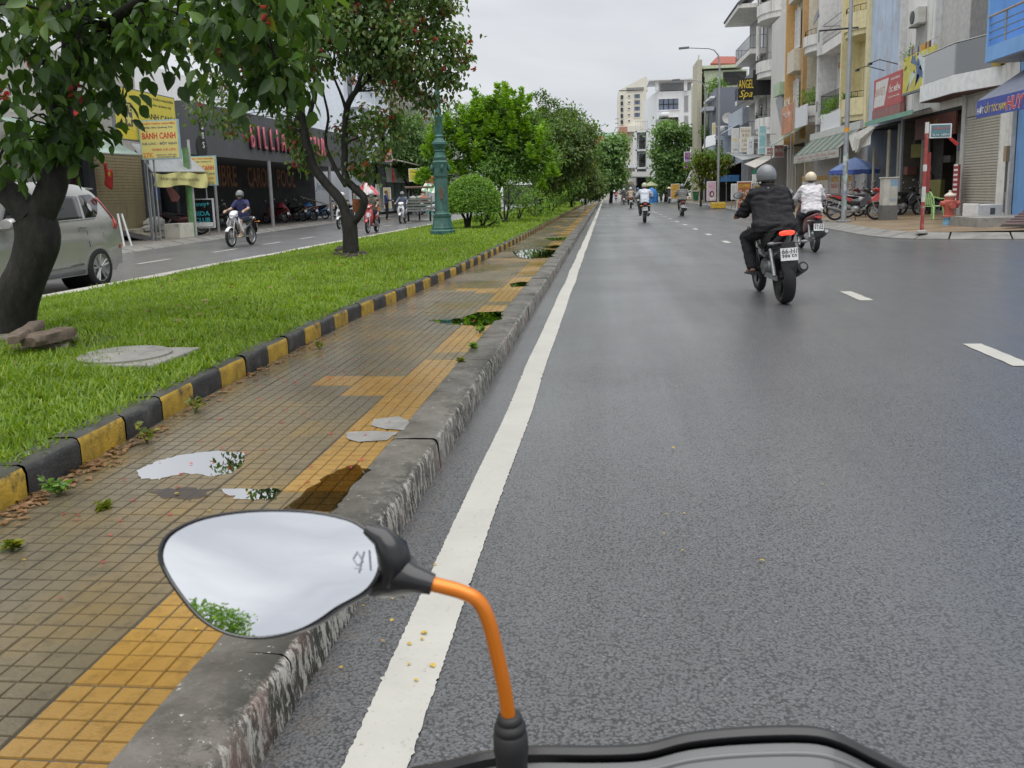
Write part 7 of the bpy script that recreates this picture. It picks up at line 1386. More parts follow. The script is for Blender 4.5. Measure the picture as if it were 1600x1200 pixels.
# shop with green awning and mesh shutter
ya,yb=20.,AX(229,260,XL).y+.25
SA=empty('shop_house',(XL,25,.2),'old shop with beige mesh roller shutter and green awning behind the minivan','building')
MB().box(XL-8,XL-.3,ya,yb,0,6.2).build('wall',mat('wall_old_grey',(0.480,0.468,0.432),.75,var=.15,streak=.5),SA,world=True)
s0,s1=AX(150,300,XL).y,AX(228,300,XL).y
BEI=mat('mesh_shutter',(0.425,0.362,0.225),.55,.1,var=.08,streak=.3); sh=MB().box(XL-.25,XL-.1,s0,s1,.45,3.15).build('roller_shutter',BEI,SA,world=True); n=26; me=None
for i in range(n):
    q=MB().box(XL-.1,XL-.075,s0,s1,.45+.008,.45+2.7/n-.012) if me is None else None
    if q: me=q.mesh('slat',BEI)
    o=link('slat',me,sh,True); o.location=(0,0,2.7/n*i)
m=MB()
for i in range(30): y=s0+(s1-s0)*(i+.5)/30; m.box(XL-.098,XL-.07,y-.012,y+.012,1.35,3.15)
o=m.build('mesh_links',BEI,sh,world=True); o['kind']='stuff'
for y in (s1+.18,s0-.2): MB().box(XL-.3,XL+.05,y-.17,y+.17,.1,3.3).build('pier',mk((.06,.065,.075),.6),SA,world=True)
MB().box(XL-.25,XL-.15,s0-2.6,s0-.4,.3,3.1).build('dark_window',GLASS,SA,world=True)
for i in range(3): MB().box(XL-.2,XL+.5+.35*i,s0+1.2,s1+.9,.1,.46-.14*i).build('step',mk((.5,.47,.38),.7,spots=.3),SA,world=True,bevel=.01)
MB().slab([(XL+1.5,s0+.2,.13),(XL+1.5,s0+1.15,.13),(XL+.1,s0+1.15,.45),(XL+.1,s0+.2,.45)],.03).build('ramp',mk((.07,.07,.07),.6),SA,world=True)
t=empty('shop_awning',(XL+1.6,24,2.9),'sloping green awning over the mesh shutter','awning'); P=[AX(100,236,XL+1.9),AX(222,243,XL+1.9),AX(150,203,XL),AX(85,196,XL)]
MB().slab([P[0],P[1],Vector((XL,P[1].y+.2,P[2].z+.05)),Vector((XL,P[0].y,P[2].z+.05))],.04).build('canopy',mk((.27,.36,.31),.7,streak=.3,var=.15),t,world=True); MB().tube([P[0],P[1]],.03,6).build('front_bar',STEEL,t,world=True)
p=AX(232,300,XL+1.8); po=AX(238,376,XL+1.8)
for dy in (0,.28): MB().tube([(XL+1.8,po.y+dy,.1),(XL+1.8,po.y+dy-.1,3.9)],.03,6).build('post',STEEL,t,world=True)
for z in (.9,1.7,2.4): MB().tube([(XL+1.8,po.y-.03,z),(XL+1.8,po.y+.25,z)],.015,5).build('rung',STEEL,t,world=True)
# flags
def flag(label,x,y,X0,sz,pole=True):
    p=AX(x,y,X0); t=empty('flag',tuple(p),label,'flag'); m=MB(); m.grid(lambda u,v:(p.x+.06*math.sin(u*7+v*2),p.y+sz*u*.62-.1*v,p.z-sz*.25*u-sz*.95*v+.05*math.sin(u*6)),8,8); o=m.build('cloth',mk((.50,.035,.03),.7),t,True,world=True); q=o.modifiers.new('s','SOLIDIFY'); q.thickness=.004
    c=p+Vector((.075,sz*.24,-sz*.48)); v=[]
    for i in range(10): r_=sz*(.17 if i%2==0 else .07); a=math.pi/2+i*math.pi/5; v.append(c+Vector((0,r_*math.cos(a),r_*math.sin(a))))
    MB().add(v,[tuple(range(10))]).build('star',LITY,t,world=True); MB().tube([p+Vector((-.6,-.1,-.35)),p+Vector((0,-.02,.06))],.014,5).build('flag_pole',mk((.45,.4,.3),.6),t,world=True)
flag('red flag with yellow star in front of the mesh shutter',161,255,XL+.4,.72); flag('red flag with yellow star high behind the near tree leaves',110,147,XL+.6,.6)
# sandbags, white block, green post, bicycle in the dark bay
for i,(x,y,s) in enumerate(((241,348,.5),(250,356,.42),(232,357,.3))):
    p=AX(x,y,XL+.55); tag(MB().ell(p,(s*.7,s*1.05,s*.42),rot=(0,U(-.1,.1),U(-.3,.3)),n=14,m=8,noise=.25).build('sandbag',mk((.55,.54,.52),.85,bump=.5,bs=8),smooth=True),['large white sack on the shop step','white sack lying in front of the large sack','small grey sack at the ramp'][i],'sack','sacks on the shop step')
p=AX(280,350,XL+1.7); tag(MB().box(p.x-.3,p.x+.3,p.y-.55,p.y+.5,.1,.62).build('concrete_block',mk((.60,.58,.50),.7,spots=.4),bevel=.02),'pale concrete block beside the green post','block')
p=AX(300,360,XL+1.9); t=empty('street_post',(p.x,p.y,.1),'green painted post beside the bida club board','post'); MB().tube([(p.x,p.y,.05),(p.x,p.y,3.3)],.11,10).build('green_part',mk((.10,.24,.08),.6,spots=.5,spcol=(.4,.4,.35)),t,True,world=True); MB().tube([(p.x+.02,p.y+.25,.05),(p.x+.02,p.y+.25,3.6)],.05,8).build('white_pipe',mk((.5,.5,.5),.5),t,True,world=True)
bb=AX(281,352,XL+1.0); bike('old dark red motorbike standing in the bay beside the sacks',(bb.x,bb.y+.3,.13),R(-70),'under',P_MAR,stand=True)
p=AX(268,300,XL+.5); m=MB(); m.add([AX(256,287,XL+.6),AX(268,292,XL+.6),AX(281,308,XL+.8),AX(277,315,XL+.8),AX(268,315,XL+.7)],[(0,1,2,3,4)]); o=m.build('cloth_sunshade',mk((.26,.09,.08),.7)); q=o.modifiers.new('s','SOLIDIFY'); q.thickness=.02; tag(o,'dull red cloth hanging in the dark bay','cloth')
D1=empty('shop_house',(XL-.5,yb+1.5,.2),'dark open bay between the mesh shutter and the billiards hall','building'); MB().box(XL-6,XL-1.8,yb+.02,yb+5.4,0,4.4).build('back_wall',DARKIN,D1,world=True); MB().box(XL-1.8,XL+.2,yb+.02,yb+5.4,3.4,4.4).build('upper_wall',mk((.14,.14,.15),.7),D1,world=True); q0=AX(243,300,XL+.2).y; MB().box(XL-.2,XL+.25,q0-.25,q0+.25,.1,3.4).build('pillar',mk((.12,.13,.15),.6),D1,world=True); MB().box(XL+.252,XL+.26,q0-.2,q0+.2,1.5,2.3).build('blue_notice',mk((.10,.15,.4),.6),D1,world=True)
# yellow noodle signs
t,ya_,yb_,zb_,zt_=lsign('large yellow noodle restaurant sign with a star emblem',[(178,140),(271,146),(279,226),(180,219)],-15.2,YSG,GREYP,.12,[('QUÁN THẢO NGUYÊN',LITK,.46,.85,.5,.07),('ĐẶC SẢN QUẢNG TRỊ',LITK,.50,.73,.42,.06),('BÁNH CANH',LITK,.45,.47,.52,.14)])
Wd,Hh=yb_-ya_,zt_-zb_; c=Vector((-15.194,ya_+Wd*.2,zb_+Hh*.48))
for k,(rr,mt,dx) in enumerate(((.62,mk((.7,.62,.2),.5),0),(.46,mk((.6,.52,.12),.5),.002))):
    v=[]; 
    for i in range(10): r_=rr*(1 if i%2==0 else .45); a=math.pi/2+i*math.pi/5; v.append(c+Vector((dx,r_*math.cos(a),r_*math.sin(a))))
    MB().add(v,[tuple(range(10))]).build('star',mt,t,world=True)
MB().box(c.x+.003,c.x+.006,c.y-.22,c.y+.22,c.z-.35,c.z+.4).build('emblem',mk((.10,.10,.07),.5),t,world=True); text('TE',t,mk((.7,.62,.2),.5),(c.x+.007,c.y-.18,c.z+.1),(0,1,0),(0,0,1),.36,.24)
m=MB(); v=[]
for i in range(10): r_=.2*(1 if i%2==0 else .45); a=math.pi/2+i*math.pi/5; v.append(c+Vector((.0075,r_*math.cos(a),r_*math.sin(a)-.14)))
m.add(v,[tuple(range(10))]).build('small_star',mk((.7,.62,.2),.5),t,world=True)
def noodle(label,x0,x1,y0,y1,Yd):
    t,a,c=fsign(label,x0,x1,y0,y1,Yd,mk((.66,.57,.20),.5,var=.05),[('QUÁN THẢO NGUYÊN',LITR,.06,.88,.86,.06),('Đặc Sản Quảng Trị',LITB,.15,.78,.7,.05),('BÁNH CANH',LITR,.08,.52,.84,.2),('CÁ LÓC - BỘT GẠO',LITB,.06,.36,.88,.09),('CHÁO CÁ LÓC',LITR,.3,.22,.6,.07),('27K',mk((.65,.22,.03),.5),.06,.05,.26,.13),('SÁNG 6H - TỐI 10H',LITB,.4,.10,.5,.04),('NHẬN ĐẶT TIỆC',LITB,.42,.04,.48,.04)],frame=mk((.3,.45,.5),.5)); return t,a,c
Yd=27.2; t,a,c=noodle('small yellow noodle menu sign with red letters on the tall post',221,277,186,250,Yd)
MB().tube([(a.x+.1,Yd+.12,.1),(a.x+.1,Yd+.12,c.z)],.03,6).build('post',STEEL,t,world=True); MB().tube([(a.x+.35,Yd+.12,.1),(a.x+.35,Yd+.12,c.z)],.03,6).build('post',STEEL,t,world=True)
Yd=31.5; t,a,c=noodle('second yellow noodle menu sign hanging low beside the bida board',296,336,243,291,Yd); MB().tube([(a.x+.05,Yd+.12,.1),(a.x+.05,Yd+.12,c.z)],.05,6).build('post',mk((.4,.4,.38),.6),t,world=True)
# small tin porch with yellow banner
t=empty('banner_porch',tuple(AX(240,262,-15.3)),'grey tin porch with a crumpled yellow banner','awning'); A_=[AX(238,268,-14.9),AX(322,268,-14.9),AX(290,228,-16.2),AX(205,224,-16.2)]; MB().slab(A_,.03).build('tin_roof',mk((.38,.39,.40),.5,metal=.4),t,world=True)
m=MB(); q0,q1=AX(238,270,-14.9),AX(322,270,-14.9); m.grid(lambda u,v:(-14.9+.05*math.sin(u*19+v*3),q0.y+(q1.y-q0.y)*u,q0.z+(q1.z-q0.z)*u-.42*v-.05*math.sin(u*9)-.1*u*v),24,5); m.build('banner',mk((.66,.62,.25),.7),t,True,world=True); text('BÁNH CANH THẢO NGUYÊN',t,LITK,(-14.83,q0.y+.4,q0.z-.24),(0,1,0),(0,0,1),(q1.y-q0.y)*.7,.13)
for pp in (q0,q1): MB().tube([(-14.95,pp.y,.1),(-14.95,pp.y,pp.z)],.03,6).build('post',STEEL,t,world=True)
# bida club board
Yd=31.2; t,a,c=fsign('black bida club board with cyan letters standing on the footway',303,332,310,357,Yd,BLACKG,[('BIDA',mk((.05,.42,.50),.5),.1,.42,.72,.16),('CLUB',mk((.05,.42,.50),.5),.1,.2,.72,.16),('Jenny+',mk((.05,.42,.50),.5),.08,.7,.75,.2)],frame=mk((.55,.57,.6),.5)); MB().box(a.x+.05,c.x-.05,Yd-.008,Yd-.0055,a.z+.06,a.z+.22).build('white_strip',LITW,t,world=True); MB().box(a.x,a.x+.06,Yd+.1,Yd+.5,.1,.16).build('foot',BLACK,t,world=True)
# billiards hall
FAS=mat('fascia_charcoal',(.085,.088,.098),.6,var=.05,vs=1,streak=.12); y0,y1=AX(300,240,-15.6).y,56.
BH=empty('billiards_hall',(-15.6,(y0+y1)/2,.15),'dark grey billiards hall with pink lettering on its wide fascia','building'); zf0,zf1=3.15,5.15
MB().box(-19.8,-15.6,y0,y1,zf0,zf1).build('fascia',FAS,BH,world=True); MB().box(-26,-19.81,y0+.02,y1-.02,0,5.0).build('hall_body',FAS,BH,world=True)
BW=mat('hall_wall_black',(.022,.024,.030),.7,var=.2,vs=1); MB().box(-19.8,-19.2,y0+.02,y1-.02,.1,zf0).build('front_wall',BW,BH,world=True); MB().box(-19.8,-16.4,y0+.02,y0+.25,.1,zf0-.01).build('side_wall',BW,BH,world=True)
for x,y in ((427,355),(519,345)): p=G(x,y,.11); MB().tube([(p.x,p.y,.05),(p.x,p.y,zf0)],.085,10).build('column',mk((.26,.26,.27),.5),BH,True,world=True)
MB().tube([(-15.7,AX(336,290,-15.7).y,.1),(-15.7,AX(336,290,-15.7).y,zf0)],.06,8).build('column',mk((.3,.3,.3),.5),BH,True,world=True)
PK=mat('pink_neon_letters',(.62,.16,.20),.4); ly0,ly1=AX(387,210,-15.6).y,AX(470,220,-15.6).y; lz0,lz1=AX(400,232,-15.6).z,AX(400,197,-15.6).z
text('B  I  L  L  I  A  R  D  S',BH,PK,(-15.48,ly0,lz0),(0,1,0),(0,0,1),(ly1-ly0),lz1-lz0,ext=.06,bold=-.004); text('B  I  L  L  I  A  R  D  S',BH,mk((.05,.02,.03),.5),(-15.597,ly0+.1,lz0-.08),(0,1,0),(0,0,1),(ly1-ly0),lz1-lz0,ext=.11,bold=.0); text('CLUB',BH,PK,(-15.48,ly1+.9,lz0),(0,1,0),(0,0,1),(ly1-ly0)*.42,lz1-lz0,ext=.06)
c=AX(315,230,-15.59); o=MB().lathe([(0,0),(.42,0),(.42,.02),(0,.02)],22,Matrix.Translation((-15.598,c.y,c.z))@Matrix.Rotation(math.pi/2,4,'Y')).build('film_reel_logo',BLACK,BH,world=True); MB().box(-15.6,-15.57,c.y-.02,c.y+.34,c.z+.2,c.z+1.5).build('film_strip_logo',BLACK,o,world=True)
for i,ch in enumerate('ilms'): text(ch,o,LITW,(-15.568,c.y+.06,c.z+1.05-.36*i),(0,1,0),(0,0,1),.16,.24)
for i in range(22): a=i*2*math.pi/22; MB().cbox((-15.572,c.y+.44*math.cos(a),c.z+.44*math.sin(a)),(.01,.04,.04)).build('sprocket',BLACK,o,world=True)
OR=mk((.34,.17,.08),.6); OK=mk((.12,.03,.02),.6)
for s,x0,x1,yt,yb__ in (('LIBRE',336,368,258,290),('CAROM',388,422,262,292),('POOL',434,460,266,292)):
    a=AX(x0,yb__,-19.2); b=AX(x1,yt,-19.2); text(s,BH,OK,(-19.198,a.y-.1,a.z-.08),(0,1,0),(0,0,1),b.y-a.y+.2,b.z-a.z+.16,bold=.05); text(s,BH,OR,(-19.19,a.y,a.z),(0,1,0),(0,0,1),b.y-a.y,b.z-a.z)
text('Jenny+',BH,mk((.05,.14,.22),.6),(-19.19,AX(493,300,-19.2).y,AX(493,300,-19.2).z),(0,1,0),(0,0,1),3.2,.6,shear=.3); MB().tube([(-18.9,AX(468,307,-18.9).y,AX(468,307,-18.9).z),(-18.6,AX(520,322,-18.6).y,AX(520,322,-18.6).z)],.04,6).build('leaning_pole',mk((.3,.28,.24),.6),BH,world=True)
# motorbikes parked before the hall
GB='motorbikes parked before the billiards hall'
def lp_(x,y,label,kind,body,a,acc=BLACK,X0=-17.8,**k): p=AX(x,y,X0); return bike(label,(X0,p.y,.13),a,kind,body,acc,stand=True,group=GB,roll=R(-6),**k)
lp_(345,350,'black motorbike parked right behind the bida club board','under',P_BLK,R(80),P_GRY,-17.0); lp_(352,348,'dark grey motorbike behind the rider in the navy shirt','scooter',P_GRY,R(75),BLACK,-17.2); lp_(462,338,'dark motorbike right of the red covered one','under',P_BLK,R(65),P_GRY); lp_(478,340,'grey motorbike in the middle of the parked group','under',P_GRY,R(70),P_WHT,-17.4); lp_(495,338,'black motorbike beneath the blue tarpaulin','under',P_BLK,R(75),P_BLU,-17.6); lp_(432,340,'maroon covered motorbike beside the first column','scooter',P_MAR,R(70),BLACK); lp_(536,335,'dark scooter parked behind the second column','scooter',P_BLK,R(75),P_GRY,-17.5)
def cover(label,x,y,X0,mt,h=1.1,L=.75):
    p=AX(x,y,X0); t=MB(); t.grid(lambda u,v:(p.x+.36*math.sin((v-.5)*2.4)*(1.05-.35*math.sin(u*math.pi)),p.y+(u-.5)*2*L,.35+(h-.35)*(math.sin(min(1,max(0,u))*math.pi)**.5)*math.cos((v-.5)*2.3)**.7+.03*math.sin(u*17+v*9)),14,10); o=t.build('vehicle_cover',mt,smooth=True); q=o.modifiers.new('s','SOLIDIFY'); q.thickness=.01; return tag(o,label,'cover','tarpaulins over parked motorbikes')
cover('crimson rain cover over a parked motorbike',440,330,-17.9,mk((.30,.03,.06),.5),1.25,.6); cover('bright blue tarpaulin over a parked motorbike',482,330,-17.5,mk((.04,.17,.42),.5),1.2,.9); cover('smaller blue tarpaulin near the second column',505,332,-17.4,mk((.04,.18,.42),.5),1.0,.55)
# white building behind the hall, neighbours
WB=empty('apartment_building',(-27,42,.0),'big plain white building rising behind the billiards hall','building'); MB().box(-38,-26.1,24,66,0,9.2).build('wall',mat('wall_clean_white',(.86,.86,.84),.7,var=.03,vs=.5,streak=.12),WB,world=True)
OB=empty('apartment_building',(-25,10,.0),'old grey building far left behind the near tree','building'); MB().box(-36,-25.2,-4,22,0,5.6).build('wall',mat('wall_old_cream',(0.676,0.650,0.585),.7,streak=.4),OB,world=True)
for i in range(4): 
    o=MB().box(-25.2,-25.1,1+4.6*i,3.6+4.6*i,2.6,4.8).build('window',WHITEP,OB,world=True); MB().box(-25.1,-25.07,1.1+4.6*i,3.5+4.6*i,2.7,4.7).build('pane',GLASS,o,world=True)
# classical white house and tan house (px 585..650)
def lhouse(label,ya,yb,xf,h,wall,fl=(4,7.4,10.8),cols=False,d=9):
    t=empty('town_house',(xf,(ya+yb)/2,.1),label,'building'); MB().box(xf-d,xf,ya,yb,0,h).build('wall',wall,t,world=True)
    for z in fl:
        if z+2.6>h: continue
        b=MB().box(xf,xf+1.1,ya+.1,yb-.1,z-.35,z).build('balcony',wall,t,world=True); rail(b,[(xf+1.0,ya+.15),(xf+1.0,yb-.15)],z,.95,wall if cols else BLACK,.3,r=.05 if cols else .015)
        n=max(1,int((yb-ya)/2.6))
        for i in range(n):
            y=ya+(yb-ya)*(i+.5)/n; o=MB().box(xf,xf+.06,y-.65,y+.65,z,z+2.4).build('window',WHITEP,t,world=True); MB().box(xf+.06,xf+.08,y-.55,y+.55,z+.1,z+2.3).build('pane',GLASS,o,world=True)
        if cols:
            for y in (ya+.3,(ya+yb)/2,yb-.3): MB().tube([(xf+.9,y,z),(xf+.9,y,z+3.05)],.18,10).build('column',wall,t,True,world=True)
    MB().box(xf-d-.1,xf+1.3,ya-.05,yb+.05,h,h+.4).build('cornice',wall,t,world=True); return t
lhouse('tall white classical house with columned balconies behind the twin stemmed tree',58,66,-17.5,15.5,mat('wall_bluish_white',(0.744,0.792,0.860),.6,var=.05,streak=.2),(4.2,7.8,11.4),True); lhouse('tan stone house with iron balconies beside the classical house',66.1,76,-17.5,12.5,mat('wall_tan',(0.520,0.403,0.299),.7,var=.12,streak=.3),(4.2,7.8),False)
lhouse('grey white house farther along the far carriageway',76.2,92,-18,11,W_GREY,(4.2,7.6)); lhouse('pale far house at the end of the far carriageway',92.2,110,-18.5,9,W_WHITE,(4.2,))
# glass fronted shop with tin canopy, signs
t=empty('shop_building',(-16.8,60,.15),'glass fronted shop under a beige tin canopy beside the dark trees','building'); ga,gb=AX(590,290,-16.6).y,AX(655,290,-16.6).y
MB().box(-17.45,-16.9,ga,gb,.1,4.2).build('back_wall',mk((.10,.11,.11),.6),t,world=True); MB().slab([(-14.4,ga,3.9),(-14.4,gb,3.55),(-17.4,gb,4.3),(-17.4,ga,4.6)],.08).build('canopy',mk((.50,.47,.40),.6),t,world=True)
for i in range(6): 
    y=ga+(gb-ga)*i/6; o=MB().box(-16.6,-16.5,y,y+.12,.15,3.9).build('mullion',BLACK,t,world=True); MB().box(-16.58,-16.55,y+.12,y+(gb-ga)/6,.3,3.8).build('pane',mk((.20,.23,.23),.08,coat=.5),o,world=True)
MB().box(-16.45,-16.4,ga+2,gb-5,2.5,3.6).build('white_banner',mk((.6,.6,.58),.6),t,world=True)
flag('red flag hanging before the glass fronted shop',612,262,-15.6,.9)
t,a,c=fsign('red and orange sign board above the tin canopy',588,612,230,253,62.,mk((.52,.10,.12),.5),[('BÚN BÒ HUẾ',LITW,.08,.45,.84,.2),('PHỞ - HỦ TIẾU',LITW,.08,.15,.84,.2)]); MB().box(a.x+.03,c.x-.03,61.99,61.994,c.z-.35,c.z-.04).build('orange_band',mk((.7,.3,.04),.5),t,world=True)
fsign('yellow menu sign hanging left of the green lamp post',639,655,263,284,56.,YSG,[('CƠM TẤM',mk((.35,.25,.02),.5),.1,.7,.8,.16),('25K',mk((.35,.25,.02),.5),.25,.2,.5,.3)])
fsign('yellow standing poster behind the pedestrian in blue',600,610,293,326,58.,mk((.62,.52,.25),.5,var=.2))
# snack cart with pink umbrella and striped stall
b=G(572,345,.11); b=Vector((-14.6,52.,.11)); c=AY(572,293,b.y); t=empty('umbrella',(c.x,b.y,.11),'pink and white market umbrella behind the red scooter','umbrella'); Rr=AY(593,305,b.y).x-c.x
for i in range(8):
    a0,a1=2*math.pi*i/8,2*math.pi*(i+1)/8; m=MB(); m.grid(lambda u,v:(c.x+Rr*u*math.cos(a0+(a1-a0)*v),b.y+Rr*u*math.sin(a0+(a1-a0)*v),c.z+.3-.75*u**1.6),6,4); m.build('canopy_panel',mk((.55,.10,.14),.6) if i%2 else mk((.64,.58,.56),.6),t,True,world=True)
MB().tube([(c.x,b.y,.1),(c.x,b.y,c.z+.3)],.025,6).build('pole',STEEL,t,world=True)
t=empty('snack_cart',(c.x-.3,b.y+1,.11),'snack cart with orange panel beneath the pink umbrella','cart'); MB().box(c.x-1.1,c.x+.5,b.y+.6,b.y+1.3,.5,1.3).build('counter',mk((.5,.2,.08),.5,var=.3),t,world=True); MB().box(c.x-1.1,c.x-1.02,b.y+.6,b.y+1.3,1.3,2.2).box(c.x+.42,c.x+.5,b.y+.6,b.y+1.3,1.3,2.2).build('display_frame',CHROME,t,world=True)
for xx in (c.x-.9,c.x+.3): wheel(t,'cart_wheel',(0,0,0),.22,.05,STEEL,8,True).location=(xx-t.location.x,-.35,.22)
p=Vector((AY(604,320,50.).x,50.,.03)); person('pedestrian in a navy shirt and dark trousers standing beside the cargo cart',p,R(-75),'stand',cl(.06,.07,.16),cl(.02,.02,.03),None,vs=1.03)
# cargo three wheeler
cp=G(652,346,0); t=empty('cargo_tricycle',(cp.x,cp.y+.6,0),'grey cargo three wheeler with slatted box and small roof','cart',rz=R(12)); 
MB().box(-.7,.7,-1.0,.9,.55,.62).build('bed',STEEL,t)
for s in (-1,1):
    for i in range(4): MB().box(s*.7-.015,s*.7+.015,-1.0,.9,.68+.16*i,.78+.16*i).build('side_slat',mk((.18,.20,.17),.6),t)
for i in range(4): MB().box(-.7,.7,-1.02,-.99,.68+.16*i,.78+.16*i).build('tail_slat',mk((.18,.20,.17),.6),t)
for sx in (-1,1):
    for sy in (-.98,.88): MB().box(sx*.7-.03,sx*.7+.03,sy-.03,sy+.03,.55,1.35).build('corner_post',mk((.2,.2,.19),.6),t)
    wheel(t,'rear_wheel',(sx*.6,-.5,.3),.3,.1,STEEL,16,True)
wheel(t,'front_wheel',(0,1.9,.3),.3,.09,STEEL,16,True); MB().tube([(0,.9,.6),(0,1.7,.9),(0,1.9,.3)],.04,8).build('front_frame',BLACK,t); MB().tube([(-.35,1.5,1.05),(0,1.65,1.0),(.35,1.5,1.05)],.02,8).build('handlebar',BLACK,t); MB().box(-.3,.3,.95,1.4,.75,.9).build('seat',BLACK,t,bevel=.03)
for sx in (-1,1): MB().tube([(.55*sx,.9,1.3),(.5*sx,1.0,1.9)],.02,6).build('roof_post',STEEL,t)
MB().slab([(-.75,.6,1.92),(.75,.6,1.92),(.75,1.8,1.86),(-.75,1.8,1.86)],.05).build('roof',mk((.34,.22,.17),.7),t)
for i in range(6): MB().ell((U(-.5,.5),U(-.7,.6),1.2),(.22,.22,.2),n=10,m=6,noise=.4).build('load',mk(random.choice(((.4,.3,.08),(.35,.12,.08),(.3,.3,.28),(.1,.2,.1))),.7),t,True)
b=Vector((AY(669,330,56.).x,56.,.11)); bike('white scooter parked side-on left of the green lamp post',b,R(80),'scooter',P_WHT,BLACK,stand=True); person('shopper in a beige top beside the white parked scooter',b+Vector((-.5,.9,0)),R(-100),'stand',cl(.40,.32,.26),cl(.08,.07,.08),None,hat='cap',seed=2)
t=empty('market_stall',(AY(676,320,60.).x,60,.11),'small stall with green striped canopy beside the lamp post','stall'); a=AY(658,297,60.); c=AY(690,305,60.)
for i in range(8): q=a.lerp(c,i/8); q2=a.lerp(c,(i+1)/8); MB().slab([q,q2,q2+Vector((0,1.4,.5)),q+Vector((0,1.4,.5))],.03).build('canopy_stripe',mk((.12,.35,.2),.6) if i%2 else mk((.6,.6,.5),.6),t,world=True)
MB().box(a.x+.2,c.x,60.3,61.2,.1,1.0).build('counter',mk((.15,.38,.30),.6),t,world=True)
for xx in (a.x+.1,c.x-.1): MB().tube([(xx,60.,.1),(xx,60.,a.z)],.03,6).build('post',STEEL,t,world=True)
t,a_,c_=fsign('small lit food sign with red and orange left of the clipped shrub',665,680,275,287,66.,mk((.55,.12,.04),.5),[('ỐC',LITY,.2,.3,.6,.4)]); a_=AY(665,287,66.); MB().box(a_.x-.05,a_.x+1.0,66,66.6,.1,a_.z).build('kiosk_body',mk((.6,.62,.62),.5),t,world=True)
# dark street trees on the far footway
for i,(x,y,Y,rx,rz_,lb) in enumerate(((640,225,68.,2.3,2.4,'dark round street tree behind the tin canopy'),(662,262,72.,1.8,2.0,'dark street tree between lamp post and tin canopy'),(610,205,80.,1.5,1.5,'small dark tree in front of the tan stone house'))):
    b=Vector((AY(x,300,Y).x,Y,.1)); bl=[pb(x+dx,y+dz,Y,rx*.6,rz_*.6) for dx,dz in ((0,0),(-22,12),(20,10),(0,-22),(8,25),(-12,-12))]
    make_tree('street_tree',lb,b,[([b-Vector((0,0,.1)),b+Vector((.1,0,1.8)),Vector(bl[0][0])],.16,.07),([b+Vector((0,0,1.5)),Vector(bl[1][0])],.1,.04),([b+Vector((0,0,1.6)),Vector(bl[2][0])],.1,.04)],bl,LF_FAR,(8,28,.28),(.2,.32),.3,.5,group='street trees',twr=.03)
p=AX(202,400,-13.0); 
q=G(195,388,.05); t=empty('barrier_frame',tuple(q),'slim white tubular frame standing behind the minivan tail','barrier'); MB().tube([q,AY(184,334,q.y),AY(190,334,q.y+.2),q+Vector((.12,.2,0))],.03,6).build('tube',WHITEP,t,world=True)
# ---------------- far end of the street ----------------
def fwin(t,x0,x1,y0,y1,Yd,fr=WHITEP,gl=GLASSB,nv=1,nh=1):
    a=AY(x0,y1,Yd); c=AY(x1,y0,Yd); e=.12; o=MB().box(a.x-e,a.x,Yd-.12,Yd,a.z-e,c.z+e).box(c.x,c.x+e,Yd-.12,Yd,a.z-e,c.z+e).box(a.x,c.x,Yd-.12,Yd,c.z,c.z+e).box(a.x,c.x,Yd-.14,Yd,a.z-e,a.z).build('window',fr,t,world=True)
    MB().box(a.x,c.x,Yd-.05,Yd,a.z,c.z).build('pane',gl,o,world=True)
    for i in range(1,nv): q=a.x+(c.x-a.x)*i/nv; MB().box(q-.06,q+.06,Yd-.1,Yd-.05,a.z,c.z).build('mullion',BLACK,o,world=True)
    for i in range(1,nh): q=a.z+(c.z-a.z)*i/nh; MB().box(a.x,c.x,Yd-.1,Yd-.05,q-.05,q+.05).build('transom',BLACK,o,world=True)
    return o
def fbox(t,nm,x0,x1,y0,y1,Yd,d,mt,zb=None,**k):
    a=AY(x0,y1,Yd); c=AY(x1,y0,Yd); return MB().box(a.x,c.x,Yd,Yd+d,a.z if zb is None else zb,c.z).build(nm,mt,t,world=True,**k)
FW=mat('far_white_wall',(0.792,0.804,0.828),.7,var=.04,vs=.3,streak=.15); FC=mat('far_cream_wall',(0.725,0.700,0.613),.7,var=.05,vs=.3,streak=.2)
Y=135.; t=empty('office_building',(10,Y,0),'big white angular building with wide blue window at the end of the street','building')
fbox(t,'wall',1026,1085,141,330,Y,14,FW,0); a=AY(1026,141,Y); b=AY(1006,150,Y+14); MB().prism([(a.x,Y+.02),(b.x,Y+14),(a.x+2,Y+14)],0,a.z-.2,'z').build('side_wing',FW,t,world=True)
fbox(t,'roof_frame',1014,1087,121,126,Y-1.2,8,FW); 
for x in (1024,1069): fbox(t,'roof_pillar',x,x+5,125,141.5,Y-.6,.8,FW)
fbox(t,'setback',1032,1080,128,141.5,Y+3,8,mk((.4,.41,.42),.7),None); fwin(t,1029,1060,154,172,Y,FW,GLASSB,4,2); fwin(t,1029,1060,183,196,Y,FW,GLASS,3,1); fbox(t,'window_canopy',1025,1045,186,194,Y-1.5,1.4,mk((.3,.32,.36),.5)); fbox(t,'bay_box',1033,1046,175,182,Y-1.6,1.6,FW,bevel=.2)
for i in range(9): x=1069+.75*i; fbox(t,'louvre',x,x+.35,149,175,Y-.1,.1,mk((.45,.46,.48),.6)); fbox(t,'louvre',x,x+.35,180,225,Y-.1,.1,mk((.45,.46,.48),.6))
Y=170.; t=empty('hotel_building',(5,Y,0),'cream hotel block with rows of windows far down the street','building'); fbox(t,'wall',967,1010,141,330,Y,16,FC,0)
